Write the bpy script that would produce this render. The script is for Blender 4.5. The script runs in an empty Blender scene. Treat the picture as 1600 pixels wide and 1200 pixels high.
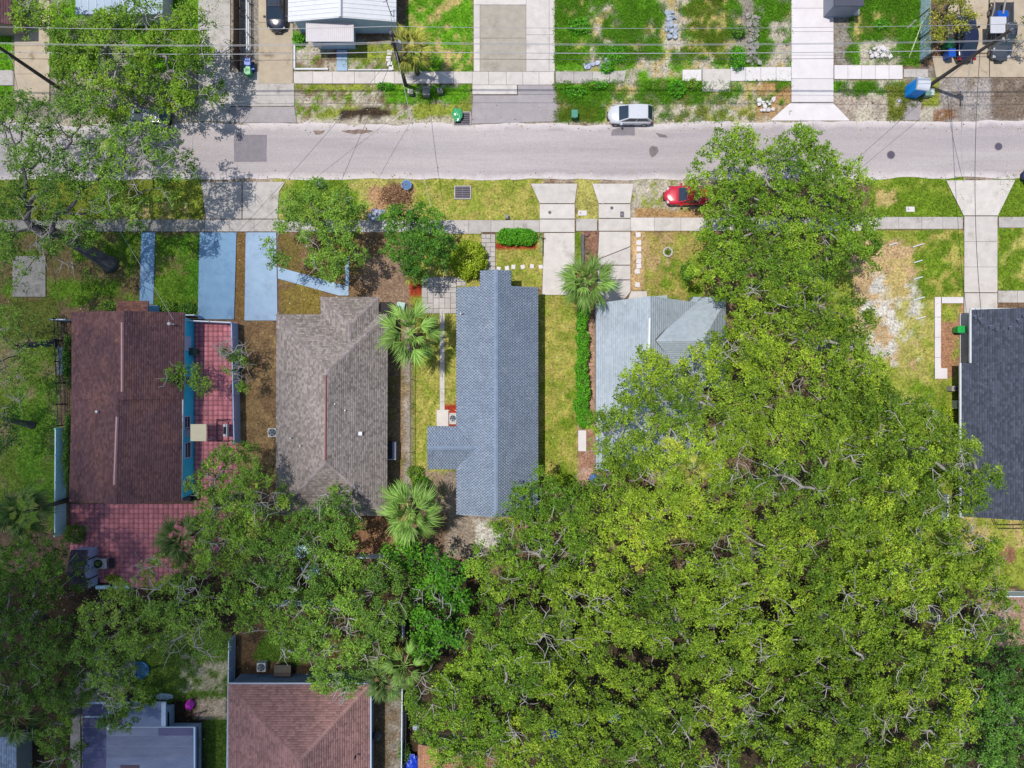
import bpy, math, random
import numpy as np
from math import radians as R, pi, sin, cos, sqrt

SC = bpy.context.scene
COL = SC.collection
random.seed(7)
RNG = np.random.default_rng(7)

# ------------------------------------------------------------------ camera
CAM_H = 70.0          # drone height, metres
S = 16.0              # photo pixels per metre on the ground
NX, NY = 770.0, 600.0 # photo pixel straight below the drone
cd = bpy.data.cameras.new('camera'); cam = bpy.data.objects.new('camera', cd); COL.objects.link(cam)
cam.location = (0, 0, CAM_H); cam.rotation_euler = (0, 0, 0)
cd.sensor_width = 36.0; cd.lens = 36.0 * CAM_H / 100.0
cd.shift_x = 30.0 / 1600.0
cd.clip_start = 0.5; cd.clip_end = 3000.0
SC.camera = cam

# ------------------------------------------------------------------ light
SUN_EL, SUN_AZ = R(72.5), R(-70.0)      # azimuth measured from +Y, clockwise
sdir = (sin(SUN_AZ) * cos(SUN_EL), cos(SUN_AZ) * cos(SUN_EL), sin(SUN_EL))   # towards the sun
wd = bpy.data.worlds.new('World'); SC.world = wd; wd.use_nodes = True
wn = wd.node_tree.nodes; wl = wd.node_tree.links
bg = wn['Background']; sky = wn.new('ShaderNodeTexSky'); sky.sky_type = 'NISHITA'; sky.sun_disc = False
sky.sun_elevation = SUN_EL; sky.sun_rotation = SUN_AZ; sky.air_density = 1.0; sky.dust_density = 1.0
wl.new(sky.outputs[0], bg.inputs[0]); bg.inputs[1].default_value = 0.15
sl = bpy.data.lights.new('sun', 'SUN'); sl.energy = 4.2; sl.angle = R(0.53); sl.color = (1.0, 0.96, 0.89)
so = bpy.data.objects.new('sun', sl); COL.objects.link(so); so.location = (0, 0, 200)
import mathutils
so.rotation_euler = mathutils.Vector(sdir).to_track_quat('Z', 'Y').to_euler()
SC.view_settings.view_transform = 'Standard'; SC.view_settings.look = 'None'
SC.view_settings.exposure = 0.0; SC.view_settings.gamma = 1.0; SC.view_settings.use_curve_mapping = False
SC.cycles.max_bounces = 6; SC.cycles.diffuse_bounces = 3; SC.cycles.glossy_bounces = 2
SC.cycles.transparent_max_bounces = 24; SC.cycles.caustics_reflective = False; SC.cycles.caustics_refractive = False
SC.cycles.sample_clamp_indirect = 4.0

# ------------------------------------------------------------------ helpers
def W(px, py, h=0.0):
    """photo pixel seen at height h -> world point"""
    k = (CAM_H - h) / CAM_H
    return ((px - NX) / S * k, (NY - py) / S * k, h)

def lin(v):
    v /= 255.0
    return v / 12.92 if v <= 0.04045 else ((v + 0.055) / 1.055) ** 2.4

KK = 1.45
def IM(r, g, b, k=None):
    """sunlit picture colour -> surface albedo"""
    k = k or KK
    return (min(lin(r) / k, .9), min(lin(g) / k, .9), min(lin(b) / k, .9))

def setp(o, label=None, cat=None, group=None, kind=None):
    if label: o['label'] = label
    if cat: o['category'] = cat
    if group: o['group'] = group
    if kind: o['kind'] = kind
    return o

def thing(name, label, cat, loc=(0, 0, 0), rz=0.0, group=None):
    o = bpy.data.objects.new(name, None); COL.objects.link(o)
    o.empty_display_size = 0.3
    o.location = loc; o.rotation_euler = (0, 0, rz)
    return setp(o, label, cat, group)

def link(name, me, parent=None, loc=None, rz=None, scale=None, kind=None):
    o = bpy.data.objects.new(name, me); COL.objects.link(o)
    if parent is not None: o.parent = parent
    if loc is not None: o.location = loc
    if rz is not None: o.rotation_euler = (0, 0, rz)
    if scale is not None: o.scale = scale
    if kind: o['kind'] = kind
    return o

def copy_thing(o, loc, rz, label, scale=None, group=None):
    c = o.copy(); COL.objects.link(c); c.location = loc; c.rotation_euler = (0, 0, rz)
    if scale: c.scale = scale
    c['label'] = label
    if group: c['group'] = group
    for ch in o.children:
        d = ch.copy(); COL.objects.link(d); d.parent = c
        for g in ch.children:
            e = g.copy(); COL.objects.link(e); e.parent = d
    return c

def np_mesh(name, V, F, mat, attrs=None, smooth=False):
    """V (n,3), F (m,k) all with the same k"""
    V = np.asarray(V, np.float32); F = np.asarray(F, np.int32)
    me = bpy.data.meshes.new(name)
    me.vertices.add(len(V)); me.vertices.foreach_set('co', V.ravel())
    k = F.shape[1]
    me.loops.add(F.size); me.loops.foreach_set('vertex_index', F.ravel())
    me.polygons.add(len(F))
    me.polygons.foreach_set('loop_start', np.arange(0, F.size, k, dtype=np.int32))
    try: me.polygons.foreach_set('loop_total', np.full(len(F), k, np.int32))
    except Exception: pass
    if attrs:
        for an, av in attrs.items():
            av = np.asarray(av, np.float32)
            if av.ndim == 1:
                a = me.attributes.new(an, 'FLOAT', 'POINT'); a.data.foreach_set('value', av)
            else:
                if av.shape[1] == 3: av = np.concatenate([av, np.ones((len(av), 1), np.float32)], 1)
                a = me.attributes.new(an, 'FLOAT_COLOR', 'POINT'); a.data.foreach_set('color', av.ravel())
    me.update(calc_edges=True)
    if smooth: me.polygons.foreach_set('use_smooth', np.ones(len(F), bool))
    if mat: me.materials.append(mat)
    return me

class MB:
    def __init__(s): s.v = []; s.f = []; s.r = []
    def add(s, vs, fs, rnd=0.5):
        b = len(s.v); s.v += [tuple(p) for p in vs]; s.r += [rnd] * len(vs)
        s.f += [tuple(i + b for i in f) for f in fs]; return s
    def box(s, x0, x1, y0, y1, z0, z1, rot=0, rnd=0.5):
        cx, cy = (x0 + x1) / 2, (y0 + y1) / 2; c, n = cos(rot), sin(rot); vs = []
        for z in (z0, z1):
            for x, y in ((x0, y0), (x1, y0), (x1, y1), (x0, y1)):
                dx, dy = x - cx, y - cy; vs.append((cx + dx * c - dy * n, cy + dx * n + dy * c, z))
        return s.add(vs, [(3, 2, 1, 0), (4, 5, 6, 7), (0, 1, 5, 4), (1, 2, 6, 5), (2, 3, 7, 6), (3, 0, 4, 7)], rnd)
    def prism(s, poly, z0, z1, rnd=0.5):
        a = sum(poly[i][0] * poly[(i + 1) % len(poly)][1] - poly[(i + 1) % len(poly)][0] * poly[i][1] for i in range(len(poly)))
        if a < 0: poly = poly[::-1]
        n = len(poly)
        zz1 = z1 if hasattr(z1, '__len__') else [z1] * n
        if a < 0 and hasattr(z1, '__len__'): zz1 = zz1[::-1]
        vs = [(p[0], p[1], z0) for p in poly] + [(p[0], p[1], z) for p, z in zip(poly, zz1)]
        fs = [tuple(range(n - 1, -1, -1)), tuple(range(n, 2 * n))] + [(i, (i + 1) % n, n + (i + 1) % n, n + i) for i in range(n)]
        return s.add(vs, fs, rnd)
    def tube(s, pts, rad, n=6, rnd=0.5, cap=True):
        P = [mathutils.Vector(p) for p in pts]
        if not hasattr(rad, '__len__'): rad = [rad] * len(P)
        vs = []; ref = mathutils.Vector((0.3, 0.5, 0.81))
        for i, p in enumerate(P):
            d = (P[min(i + 1, len(P) - 1)] - P[max(i - 1, 0)])
            d = d.normalized() if d.length > 1e-6 else mathutils.Vector((0, 0, 1))
            a = d.cross(ref)
            if a.length < 1e-3: a = d.cross(mathutils.Vector((1, 0, 0)))
            a.normalize(); b = d.cross(a)
            for k in range(n):
                t = 2 * pi * k / n; vs.append(p + a * (cos(t) * rad[i]) + b * (sin(t) * rad[i]))
        fs = []
        for i in range(len(P) - 1):
            for k in range(n):
                k2 = (k + 1) % n; fs.append((i * n + k, i * n + k2, (i + 1) * n + k2, (i + 1) * n + k))
        if cap:
            fs.append(tuple(range(n - 1, -1, -1))); fs.append(tuple(range((len(P) - 1) * n, len(P) * n)))
        return s.add(vs, fs, rnd)
    def cyl(s, cx, cy, z0, z1, r0, r1=None, n=16, rnd=0.5):
        r1 = r0 if r1 is None else r1
        vs = [(cx + cos(2 * pi * k / n) * r0, cy + sin(2 * pi * k / n) * r0, z0) for k in range(n)] + \
             [(cx + cos(2 * pi * k / n) * r1, cy + sin(2 * pi * k / n) * r1, z1) for k in range(n)]
        fs = [tuple(range(n - 1, -1, -1)), tuple(range(n, 2 * n))] + [(k, (k + 1) % n, n + (k + 1) % n, n + k) for k in range(n)]
        return s.add(vs, fs, rnd)
    def mesh(s, name, mat, smooth=False):
        me = bpy.data.meshes.new(name); me.from_pydata(s.v, [], s.f)
        a = me.attributes.new('rnd', 'FLOAT', 'POINT'); a.data.foreach_set('value', s.r)
        me.update()
        if smooth: me.polygons.foreach_set('use_smooth', [True] * len(me.polygons))
        if mat: me.materials.append(mat)
        return me
    def build(s, name, mat, parent=None, smooth=False, kind=None):
        return link(name, s.mesh(name, mat, smooth), parent, kind=kind)

# value noise for placing things and mottling the ground
_lat = np.random.default_rng(3).random((256, 256)).astype(np.float32)
def vnoise(x, y, sc=1.0, oct=3, seed=0):
    x = np.asarray(x, np.float64); y = np.asarray(y, np.float64)
    out = np.zeros(np.broadcast(x, y).shape); amp = 1.0; tot = 0; f = 1.0 / sc
    for o in range(oct):
        X = x * f + 17.3 * seed + 5.1 * o + 1000; Y = y * f + 9.7 * seed + 3.3 * o + 1000
        xi = np.floor(X).astype(int); yi = np.floor(Y).astype(int); fx = X - xi; fy = Y - yi
        fx = fx * fx * (3 - 2 * fx); fy = fy * fy * (3 - 2 * fy)
        a = _lat[xi % 256, yi % 256]; b = _lat[(xi + 1) % 256, yi % 256]
        c = _lat[xi % 256, (yi + 1) % 256]; d = _lat[(xi + 1) % 256, (yi + 1) % 256]
        out += amp * ((a * (1 - fx) + b * fx) * (1 - fy) + (c * (1 - fx) + d * fx) * fy)
        tot += amp; amp *= 0.5; f *= 2
    return out / tot

def inpoly(x, y, poly):
    x = np.asarray(x); y = np.asarray(y); c = np.zeros(x.shape, bool); n = len(poly); j = n - 1
    for i in range(n):
        xi, yi = poly[i]; xj, yj = poly[j]
        if yi != yj:
            c ^= ((yi > y) != (yj > y)) & (x < (xj - xi) * (y - yi) / (yj - yi) + xi)
        j = i
    return c

def rect(x0, y0, x1, y1): return [(x0, y0), (x1, y0), (x1, y1), (x0, y1)]

# ------------------------------------------------------------------ materials
MATS = {}
def nodes_of(name):
    m = bpy.data.materials.new(name); m.use_nodes = True; return m, m.node_tree.nodes, m.node_tree.links

def mat(name, c1, c2=None, sc=1.0, rough=0.85, spec=0.3, bump=0.0, bsc=None, rnd=0.0, orand=0.0, metal=0.0,
        sc2=None, c3=None, t3=(0.55, 0.7), aniso=None, coat=0.0, obj=False):
    """mottled surface: c1..c2 by noise of sc metres; c3 = stains; rnd = per piece value, orand = per object value"""
    if name in MATS: return MATS[name]
    m, N, L = nodes_of(name); b = N['Principled BSDF']
    b.inputs['Roughness'].default_value = rough; b.inputs['Specular IOR Level'].default_value = spec
    b.inputs['Metallic'].default_value = metal
    if coat: b.inputs['Coat Weight'].default_value = coat; b.inputs['Coat Roughness'].default_value = 0.05
    c2 = c2 or tuple(x * 0.85 for x in c1)
    if obj:
        tc = N.new('ShaderNodeTexCoord'); pos = tc.outputs['Object']
    else:
        g = N.new('ShaderNodeNewGeometry'); pos = g.outputs['Position']
    if aniso:
        mp = N.new('ShaderNodeMapping'); mp.inputs['Scale'].default_value = aniso; L.new(pos, mp.inputs[0]); pos = mp.outputs[0]
    n1 = N.new('ShaderNodeTexNoise'); n1.inputs['Scale'].default_value = 1.0 / sc; n1.inputs['Detail'].default_value = 6
    n1.inputs['Roughness'].default_value = 0.65; L.new(pos, n1.inputs['Vector'])
    rp = N.new('ShaderNodeMapRange'); rp.inputs[1].default_value = 0.32; rp.inputs[2].default_value = 0.68; L.new(n1.outputs[0], rp.inputs[0])
    mx = N.new('ShaderNodeMix'); mx.data_type = 'RGBA'; mx.inputs[6].default_value = (*c1, 1); mx.inputs[7].default_value = (*c2, 1)
    L.new(rp.outputs[0], mx.inputs[0]); out = mx.outputs[2]
    if c3:
        n3 = N.new('ShaderNodeTexNoise'); n3.inputs['Scale'].default_value = 1.0 / (sc2 or sc * 3); n3.inputs['Detail'].default_value = 8
        n3.inputs['Roughness'].default_value = 0.7
        off = N.new('ShaderNodeVectorMath'); off.inputs[1].default_value = (31, 17, 5); L.new(pos, off.inputs[0]); L.new(off.outputs[0], n3.inputs['Vector'])
        r3 = N.new('ShaderNodeMapRange'); r3.inputs[1].default_value = t3[0]; r3.inputs[2].default_value = t3[1]; L.new(n3.outputs[0], r3.inputs[0])
        m3 = N.new('ShaderNodeMix'); m3.data_type = 'RGBA'; m3.inputs[7].default_value = (*c3, 1)
        L.new(r3.outputs[0], m3.inputs[0]); L.new(out, m3.inputs[6]); out = m3.outputs[2]
    for amt, kind in ((rnd, 'a'), (orand, 'o')):
        if amt:
            if kind == 'a':
                at = N.new('ShaderNodeAttribute'); at.attribute_name = 'rnd'; src = at.outputs['Fac']
            else:
                oi = N.new('ShaderNodeObjectInfo'); src = oi.outputs['Random']
            mr = N.new('ShaderNodeMapRange'); mr.inputs[3].default_value = 1 - amt; mr.inputs[4].default_value = 1 + amt; L.new(src, mr.inputs[0])
            vm = N.new('ShaderNodeVectorMath'); vm.operation = 'SCALE'; L.new(out, vm.inputs[0]); L.new(mr.outputs[0], vm.inputs['Scale']); out = vm.outputs[0]
    L.new(out, b.inputs['Base Color'])
    if bump:
        n2 = N.new('ShaderNodeTexNoise'); n2.inputs['Scale'].default_value = 1.0 / (bsc or 0.08); n2.inputs['Detail'].default_value = 4
        L.new(pos, n2.inputs['Vector'])
        bp = N.new('ShaderNodeBump'); bp.inputs['Strength'].default_value = bump; bp.inputs['Distance'].default_value = 0.05
        L.new(n2.outputs[0], bp.inputs['Height']); L.new(bp.outputs[0], b.inputs['Normal'])
    MATS[name] = m; return m

def leaf_mat(name, ca, cb, cc=None, trans=0.3, rough=0.5, orand=0.0):
    """ca..cb by attribute hue, brightness by attribute rnd"""
    if name in MATS: return MATS[name]
    m, N, L = nodes_of(name); b = N['Principled BSDF']; outn = N['Material Output']
    a1 = N.new('ShaderNodeAttribute'); a1.attribute_name = 'hue'
    a2 = N.new('ShaderNodeAttribute'); a2.attribute_name = 'rnd'
    cr = N.new('ShaderNodeValToRGB'); cr.color_ramp.elements[0].color = (*ca, 1); cr.color_ramp.elements[0].position = 0.15
    cr.color_ramp.elements[1].color = (*cb, 1); cr.color_ramp.elements[1].position = 0.8
    if cc: e = cr.color_ramp.elements.new(0.97); e.color = (*cc, 1)
    L.new(a1.outputs['Fac'], cr.inputs[0])
    mr = N.new('ShaderNodeMapRange'); mr.inputs[3].default_value = 0.4; mr.inputs[4].default_value = 1.6; L.new(a2.outputs['Fac'], mr.inputs[0])
    vm = N.new('ShaderNodeVectorMath'); vm.operation = 'SCALE'; L.new(cr.outputs[0], vm.inputs[0]); L.new(mr.outputs[0], vm.inputs['Scale'])
    if orand:
        oi = N.new('ShaderNodeObjectInfo'); mo = N.new('ShaderNodeMapRange'); mo.inputs[3].default_value = 1 - orand; mo.inputs[4].default_value = 1 + orand
        L.new(oi.outputs['Random'], mo.inputs[0]); v2 = N.new('ShaderNodeVectorMath'); v2.operation = 'SCALE'; L.new(vm.outputs[0], v2.inputs[0]); L.new(mo.outputs[0], v2.inputs['Scale']); vm = v2
    L.new(vm.outputs[0], b.inputs['Base Color']); b.inputs['Roughness'].default_value = rough
    b.inputs['Specular IOR Level'].default_value = 0.2
    tr = N.new('ShaderNodeBsdfTranslucent'); vt = N.new('ShaderNodeVectorMath'); vt.operation = 'MULTIPLY'
    vt.inputs[1].default_value = (1.15, 1.3, 0.6); L.new(vm.outputs[0], vt.inputs[0]); L.new(vt.outputs[0], tr.inputs[0])
    ms = N.new('ShaderNodeMixShader'); ms.inputs[0].default_value = trans
    L.new(b.outputs[0], ms.inputs[1]); L.new(tr.outputs[0], ms.inputs[2]); L.new(ms.outputs[0], outn.inputs[0])
    MATS[name] = m; return m

def plain(name, c, rough=0.6, metal=0.0, spec=0.4, coat=0.0, orand=0.0):
    return mat(name, c, tuple(x * 0.9 for x in c), sc=0.6, rough=rough, metal=metal, spec=spec, coat=coat, orand=orand)
# ------------------------------------------------------------------ ground colours painted per vertex from the parcels
SANDY = IM(190, 180, 162); SOIL = IM(128, 104, 84); LITTER = IM(132, 106, 78); SOIL_AND_SHADE = IM(70, 58, 46)
G1 = IM(100, 154, 32); G2 = IM(142, 152, 60); G3 = IM(176, 170, 92); G4 = IM(112, 140, 38); GOL = IM(112, 122, 44, 1.15)
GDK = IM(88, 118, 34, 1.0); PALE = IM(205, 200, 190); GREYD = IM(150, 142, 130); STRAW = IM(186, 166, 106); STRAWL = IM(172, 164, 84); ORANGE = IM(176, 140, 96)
ZONES = [  # polygon, colour, edge wobble px, patch noise size px (0 = solid), threshold
    (rect(-200, 900, 1800, 1400), SOIL_AND_SHADE, 10, 0, 0),  # soil colour darkened to paint the shade under the tree crowns
    # north side of the street
    (rect(-60, -100, 22, 190), G1, 2, 0, 0), (rect(22, -100, 470, 190), GREYD, 3, 0, 0), (rect(75, -100, 350, 110), G1, 4, 60, .35),
    (rect(455, 60, 640, 112), SANDY, 1, 0, 0), (rect(455, 60, 640, 112), SOIL, 1, 14, .5), (rect(455, 60, 640, 112), G4, 2, 9, .62),
    (rect(545, 70, 612, 98), G2, 4, 12, .35), (rect(455, 50, 475, 72), G1, 4, 0, 0),
    (rect(636, -60, 740, 111), G1, 2, 0, 0), (rect(636, -60, 740, 111), STRAW, 2, 14, .62),
    (rect(458, 132, 738, 192), SANDY, 2, 0, 0), (rect(458, 132, 738, 192), SOIL, 2, 10, .55), (rect(458, 132, 738, 192), G4, 3, 8, .6),
    (rect(458, 132, 640, 142), G2, 5, 8, .3), (rect(600, 132, 738, 160), G1, 6, 12, .28), (rect(640, 163, 735, 190), G2, 5, 12, .3),
    (rect(470, 170, 620, 192), G2, 6, 14, .4), (rect(530, 168, 610, 194), SOIL_AND_SHADE, 6, 10, .3),
    (rect(-60, 184, 1700, 197), SANDY, 3, 10, .3), (rect(-60, 276, 1700, 287), IM(176, 160, 140), 2, 12, .4),
    # vacant lot
    (rect(868, -100, 1240, 190), STRAW, 2, 0, 0), (rect(868, -100, 1240, 190), SANDY, 2, 12, .5), (rect(868, -100, 1240, 190), G1, 2, 17, .47),
    (rect(868, -60, 925, 115), G1, 8, 16, .28), (rect(945, -60, 1035, 75), G1, 14, 18, .36), (rect(1075, -60, 1140, 90), G4, 12, 16, .34), (rect(1075, -60, 1140, 90), STRAW, 12, 9, .6),
    (rect(1040, 20, 1065, 75), SANDY, 6, 0, 0), (rect(1160, -60, 1195, 90), GREYD, 6, 14, .3), (rect(1180, -60, 1238, 90), G1, 6, 14, .3),
    (rect(1205, 30, 1238, 110), SANDY, 4, 10, .4), (rect(870, 128, 960, 158), G1, 5, 16, .25), (rect(870, 165, 935, 188), G4, 5, 16, .3),
    (rect(1040, 118, 1095, 160), G1, 8, 14, .3), (rect(1130, 128, 1160, 150), G1, 5, 8, .3), (rect(950, 160, 1240, 192), SANDY, 5, 12, .42),
    (rect(1180, 128, 1240, 190), ORANGE, 4, 12, .45), (rect(1060, 160, 1190, 188), G2, 6, 9, .5),
    # east of the white driveway
    (rect(1302, 20, 1360, 102), GREYD, 3, 0, 0), (rect(1328, -60, 1442, 102), G1, 7, 0, 0), (rect(1330, 20, 1400, 60), STRAW, 6, 16, .55),
    (rect(1345, 62, 1405, 102), SANDY, 6, 14, .4), (rect(1302, 124, 1412, 190), SANDY, 3, 0, 0), (rect(1302, 126, 1412, 146), G1, 4, 12, .36),
    (rect(1385, 130, 1412, 186), G2, 4, 10, .3), (rect(1302, 150, 1385, 190), IM(175, 160, 145), 4, 12, .4),
    (rect(1410, 120, 1475, 168), G2, 4, 10, .35), (rect(1440, -60, 1475, 112), SOIL, 3, 0, 0), (rect(1410, 105, 1460, 122), GREYD, 4, 0, 0),
    (rect(1425, 168, 1476, 192), SANDY, 4, 0, 0), (rect(1470, 120, 1620, 192), IM(150, 138, 128), 2, 0, 0), (rect(1545, 122, 1640, 186), IM(128, 112, 98), 3, 14, .25),
    (rect(1470, 120, 1550, 190), IM(168, 160, 155), 3, 14, .45), (rect(1460, 170, 1492, 188), IM(140, 100, 66), 3, 8, .3),
    # south verge
    (rect(-60, 274, 320, 345), GOL, 3, 0, 0), (rect(190, 318, 300, 343), STRAW, 6, 12, .5), (rect(430, 274, 650, 345), G3, 3, 0, 0), (rect(430, 274, 560, 345), G4, 4, 20, .4),
    (rect(650, 274, 848, 345), G2, 2, 0, 0), (rect(650, 274, 848, 345), STRAWL, 2, 9, .5), (rect(575, 290, 650, 330), IM(190, 150, 112), 6, 12, .4),
    (rect(900, 274, 936, 345), G3, 2, 0, 0), (rect(985, 274, 1100, 342), IM(185, 175, 158), 3, 0, 0), (rect(985, 274, 1100, 342), G2, 3, 9, .62),
    (rect(990, 326, 1100, 342), ORANGE, 2, 0, 0), (rect(1360, 274, 1508, 340), G4, 2, 0, 0), (rect(1360, 280, 1508, 300), G2, 3, 14, .5), (rect(1370, 295, 1400, 320), STRAW, 6, 0, 0), (rect(1555, 274, 1660, 340), G4, 2, 0, 0),
    # west lots
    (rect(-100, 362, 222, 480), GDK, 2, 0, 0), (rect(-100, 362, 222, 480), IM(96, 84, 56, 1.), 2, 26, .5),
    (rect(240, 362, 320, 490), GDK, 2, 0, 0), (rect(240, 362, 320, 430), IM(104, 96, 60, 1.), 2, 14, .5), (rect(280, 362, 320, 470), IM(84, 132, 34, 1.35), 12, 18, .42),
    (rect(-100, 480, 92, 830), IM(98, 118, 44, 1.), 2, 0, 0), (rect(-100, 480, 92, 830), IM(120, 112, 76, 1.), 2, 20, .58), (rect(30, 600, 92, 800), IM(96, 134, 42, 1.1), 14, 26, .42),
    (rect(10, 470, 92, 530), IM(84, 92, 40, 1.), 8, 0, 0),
    (rect(368, 362, 384, 505), IM(118, 92, 54, 1.1), 1, 0, 0), (rect(374, 500, 436, 770), LITTER, 1, 0, 0), (rect(374, 500, 436, 770), IM(160, 132, 92), 1, 14, .5),
    (rect(436, 362, 660, 500), LITTER, 2, 0, 0), (rect(440, 430, 500, 492), IM(140, 122, 62), 2, 16, .25), (rect(436, 364, 560, 430), IM(124, 108, 60), 3, 16, .4),
    (rect(560, 400, 640, 480), IM(150, 124, 104), 4, 16, .3), (rect(604, 490, 643, 860), IM(150, 126, 98), 1, 0, 0), (rect(604, 490, 643, 860), IM(128, 120, 70), 1, 18, .6), (rect(632, 492, 643, 780), IM(165, 155, 145), 1, 12, .35),
    (rect(643, 362, 752, 745), G2, 1, 0, 0), (rect(643, 362, 752, 745), STRAWL, 1, 9, .5), (rect(640, 735, 715, 790), G4, 6, 14, .4),
    (rect(660, 738, 720, 800), IM(160, 140, 118), 6, 10, .4), (rect(695, 735, 800, 870), IM(150, 136, 122), 4, 0, 0), (rect(740, 810, 790, 860), PALE, 8, 12, .4), (rect(780, 798, 812, 830), ORANGE, 5, 0, 0),
    (rect(774, 362, 850, 450), G2, 1, 0, 0), (rect(774, 362, 850, 450), STRAWL, 1, 9, .5),
    (rect(838, 460, 905, 760), STRAWL, 1, 0, 0), (rect(838, 460, 905, 760), G2, 1, 12, .5), (rect(845, 600, 905, 760), G4, 3, 22, .6), (rect(898, 360, 908, 470), G4, 1, 0, 0),
    (rect(640, 432, 660, 475), IM(160, 62, 40), 1, 0, 0), (rect(643, 462, 660, 500), G2, 1, 0, 0), (rect(774, 378, 838, 390), IM(160, 66, 42), 1, 0, 0), (rect(690, 630, 716, 668), IM(170, 62, 42), 1, 0, 0),
    (rect(908, 362, 936, 412), IM(150, 112, 92), 3, 0, 0), (rect(904, 480, 934, 760), IM(180, 145, 125), 2, 0, 0), (rect(904, 668, 932, 730), IM(168, 128, 108), 1, 0, 0),
    (rect(985, 362, 1008, 456), IM(196, 164, 118), 1, 0, 0), (rect(1008, 362, 1110, 470), IM(168, 152, 86), 2, 0, 0), (rect(1008, 362, 1110, 470), G2, 2, 16, .55), (rect(1020, 410, 1095, 470), G4, 8, 14, .42), (rect(1008, 362, 1050, 420), IM(176, 150, 104), 6, 14, .45),
    # east lots
    (rect(1300, 358, 1508, 900), G2, 2, 0, 0), (rect(1330, 380, 1430, 580), IM(196, 166, 124), 14, 0, 0), (rect(1350, 430, 1440, 560), PALE, 12, 12, .48), (rect(1380, 400, 1430, 470), STRAW, 8, 12, .4),
    (rect(1430, 360, 1508, 460), G4, 6, 0, 0), (rect(1430, 360, 1508, 600), STRAWL, 6, 12, .55), (rect(1400, 470, 1462, 640), G3, 8, 14, .5), (rect(1420, 600, 1508, 760), G4, 10, 14, .4),
    (rect(1556, 355, 1660, 456), G4, 1, 0, 0), (rect(1556, 355, 1660, 456), G3, 1, 16, .6), (rect(1466, 470, 1508, 590), IM(172, 128, 98), 3, 0, 0), (rect(1466, 470, 1500, 500), G2, 4, 8, .4), (rect(1490, 520, 1508, 590), G2, 3, 8, .45),
    (rect(1490, 805, 1680, 918), G2, 3, 0, 0), (rect(1490, 805, 1680, 860), STRAW, 5, 14, .5), (rect(1540, 855, 1588, 880), IM(150, 110, 84), 5, 0, 0), (rect(1480, 590, 1506, 820), G2, 2, 0, 0),
    (rect(1530, 922, 1680, 1010), IM(168, 138, 120), 3, 0, 0),
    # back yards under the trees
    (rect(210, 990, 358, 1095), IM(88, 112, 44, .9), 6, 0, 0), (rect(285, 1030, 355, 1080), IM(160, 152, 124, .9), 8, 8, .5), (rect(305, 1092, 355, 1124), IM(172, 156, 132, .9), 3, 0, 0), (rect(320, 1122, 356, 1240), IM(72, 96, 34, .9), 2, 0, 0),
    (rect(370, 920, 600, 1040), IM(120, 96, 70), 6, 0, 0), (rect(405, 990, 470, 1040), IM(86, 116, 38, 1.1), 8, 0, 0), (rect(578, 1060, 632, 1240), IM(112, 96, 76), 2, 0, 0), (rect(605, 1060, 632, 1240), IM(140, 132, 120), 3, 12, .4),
    (rect(110, 1050, 200, 1130), IM(140, 134, 124, .9), 6, 0, 0), (rect(430, 800, 620, 870), IM(150, 112, 84), 6, 0, 0),
]
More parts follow.
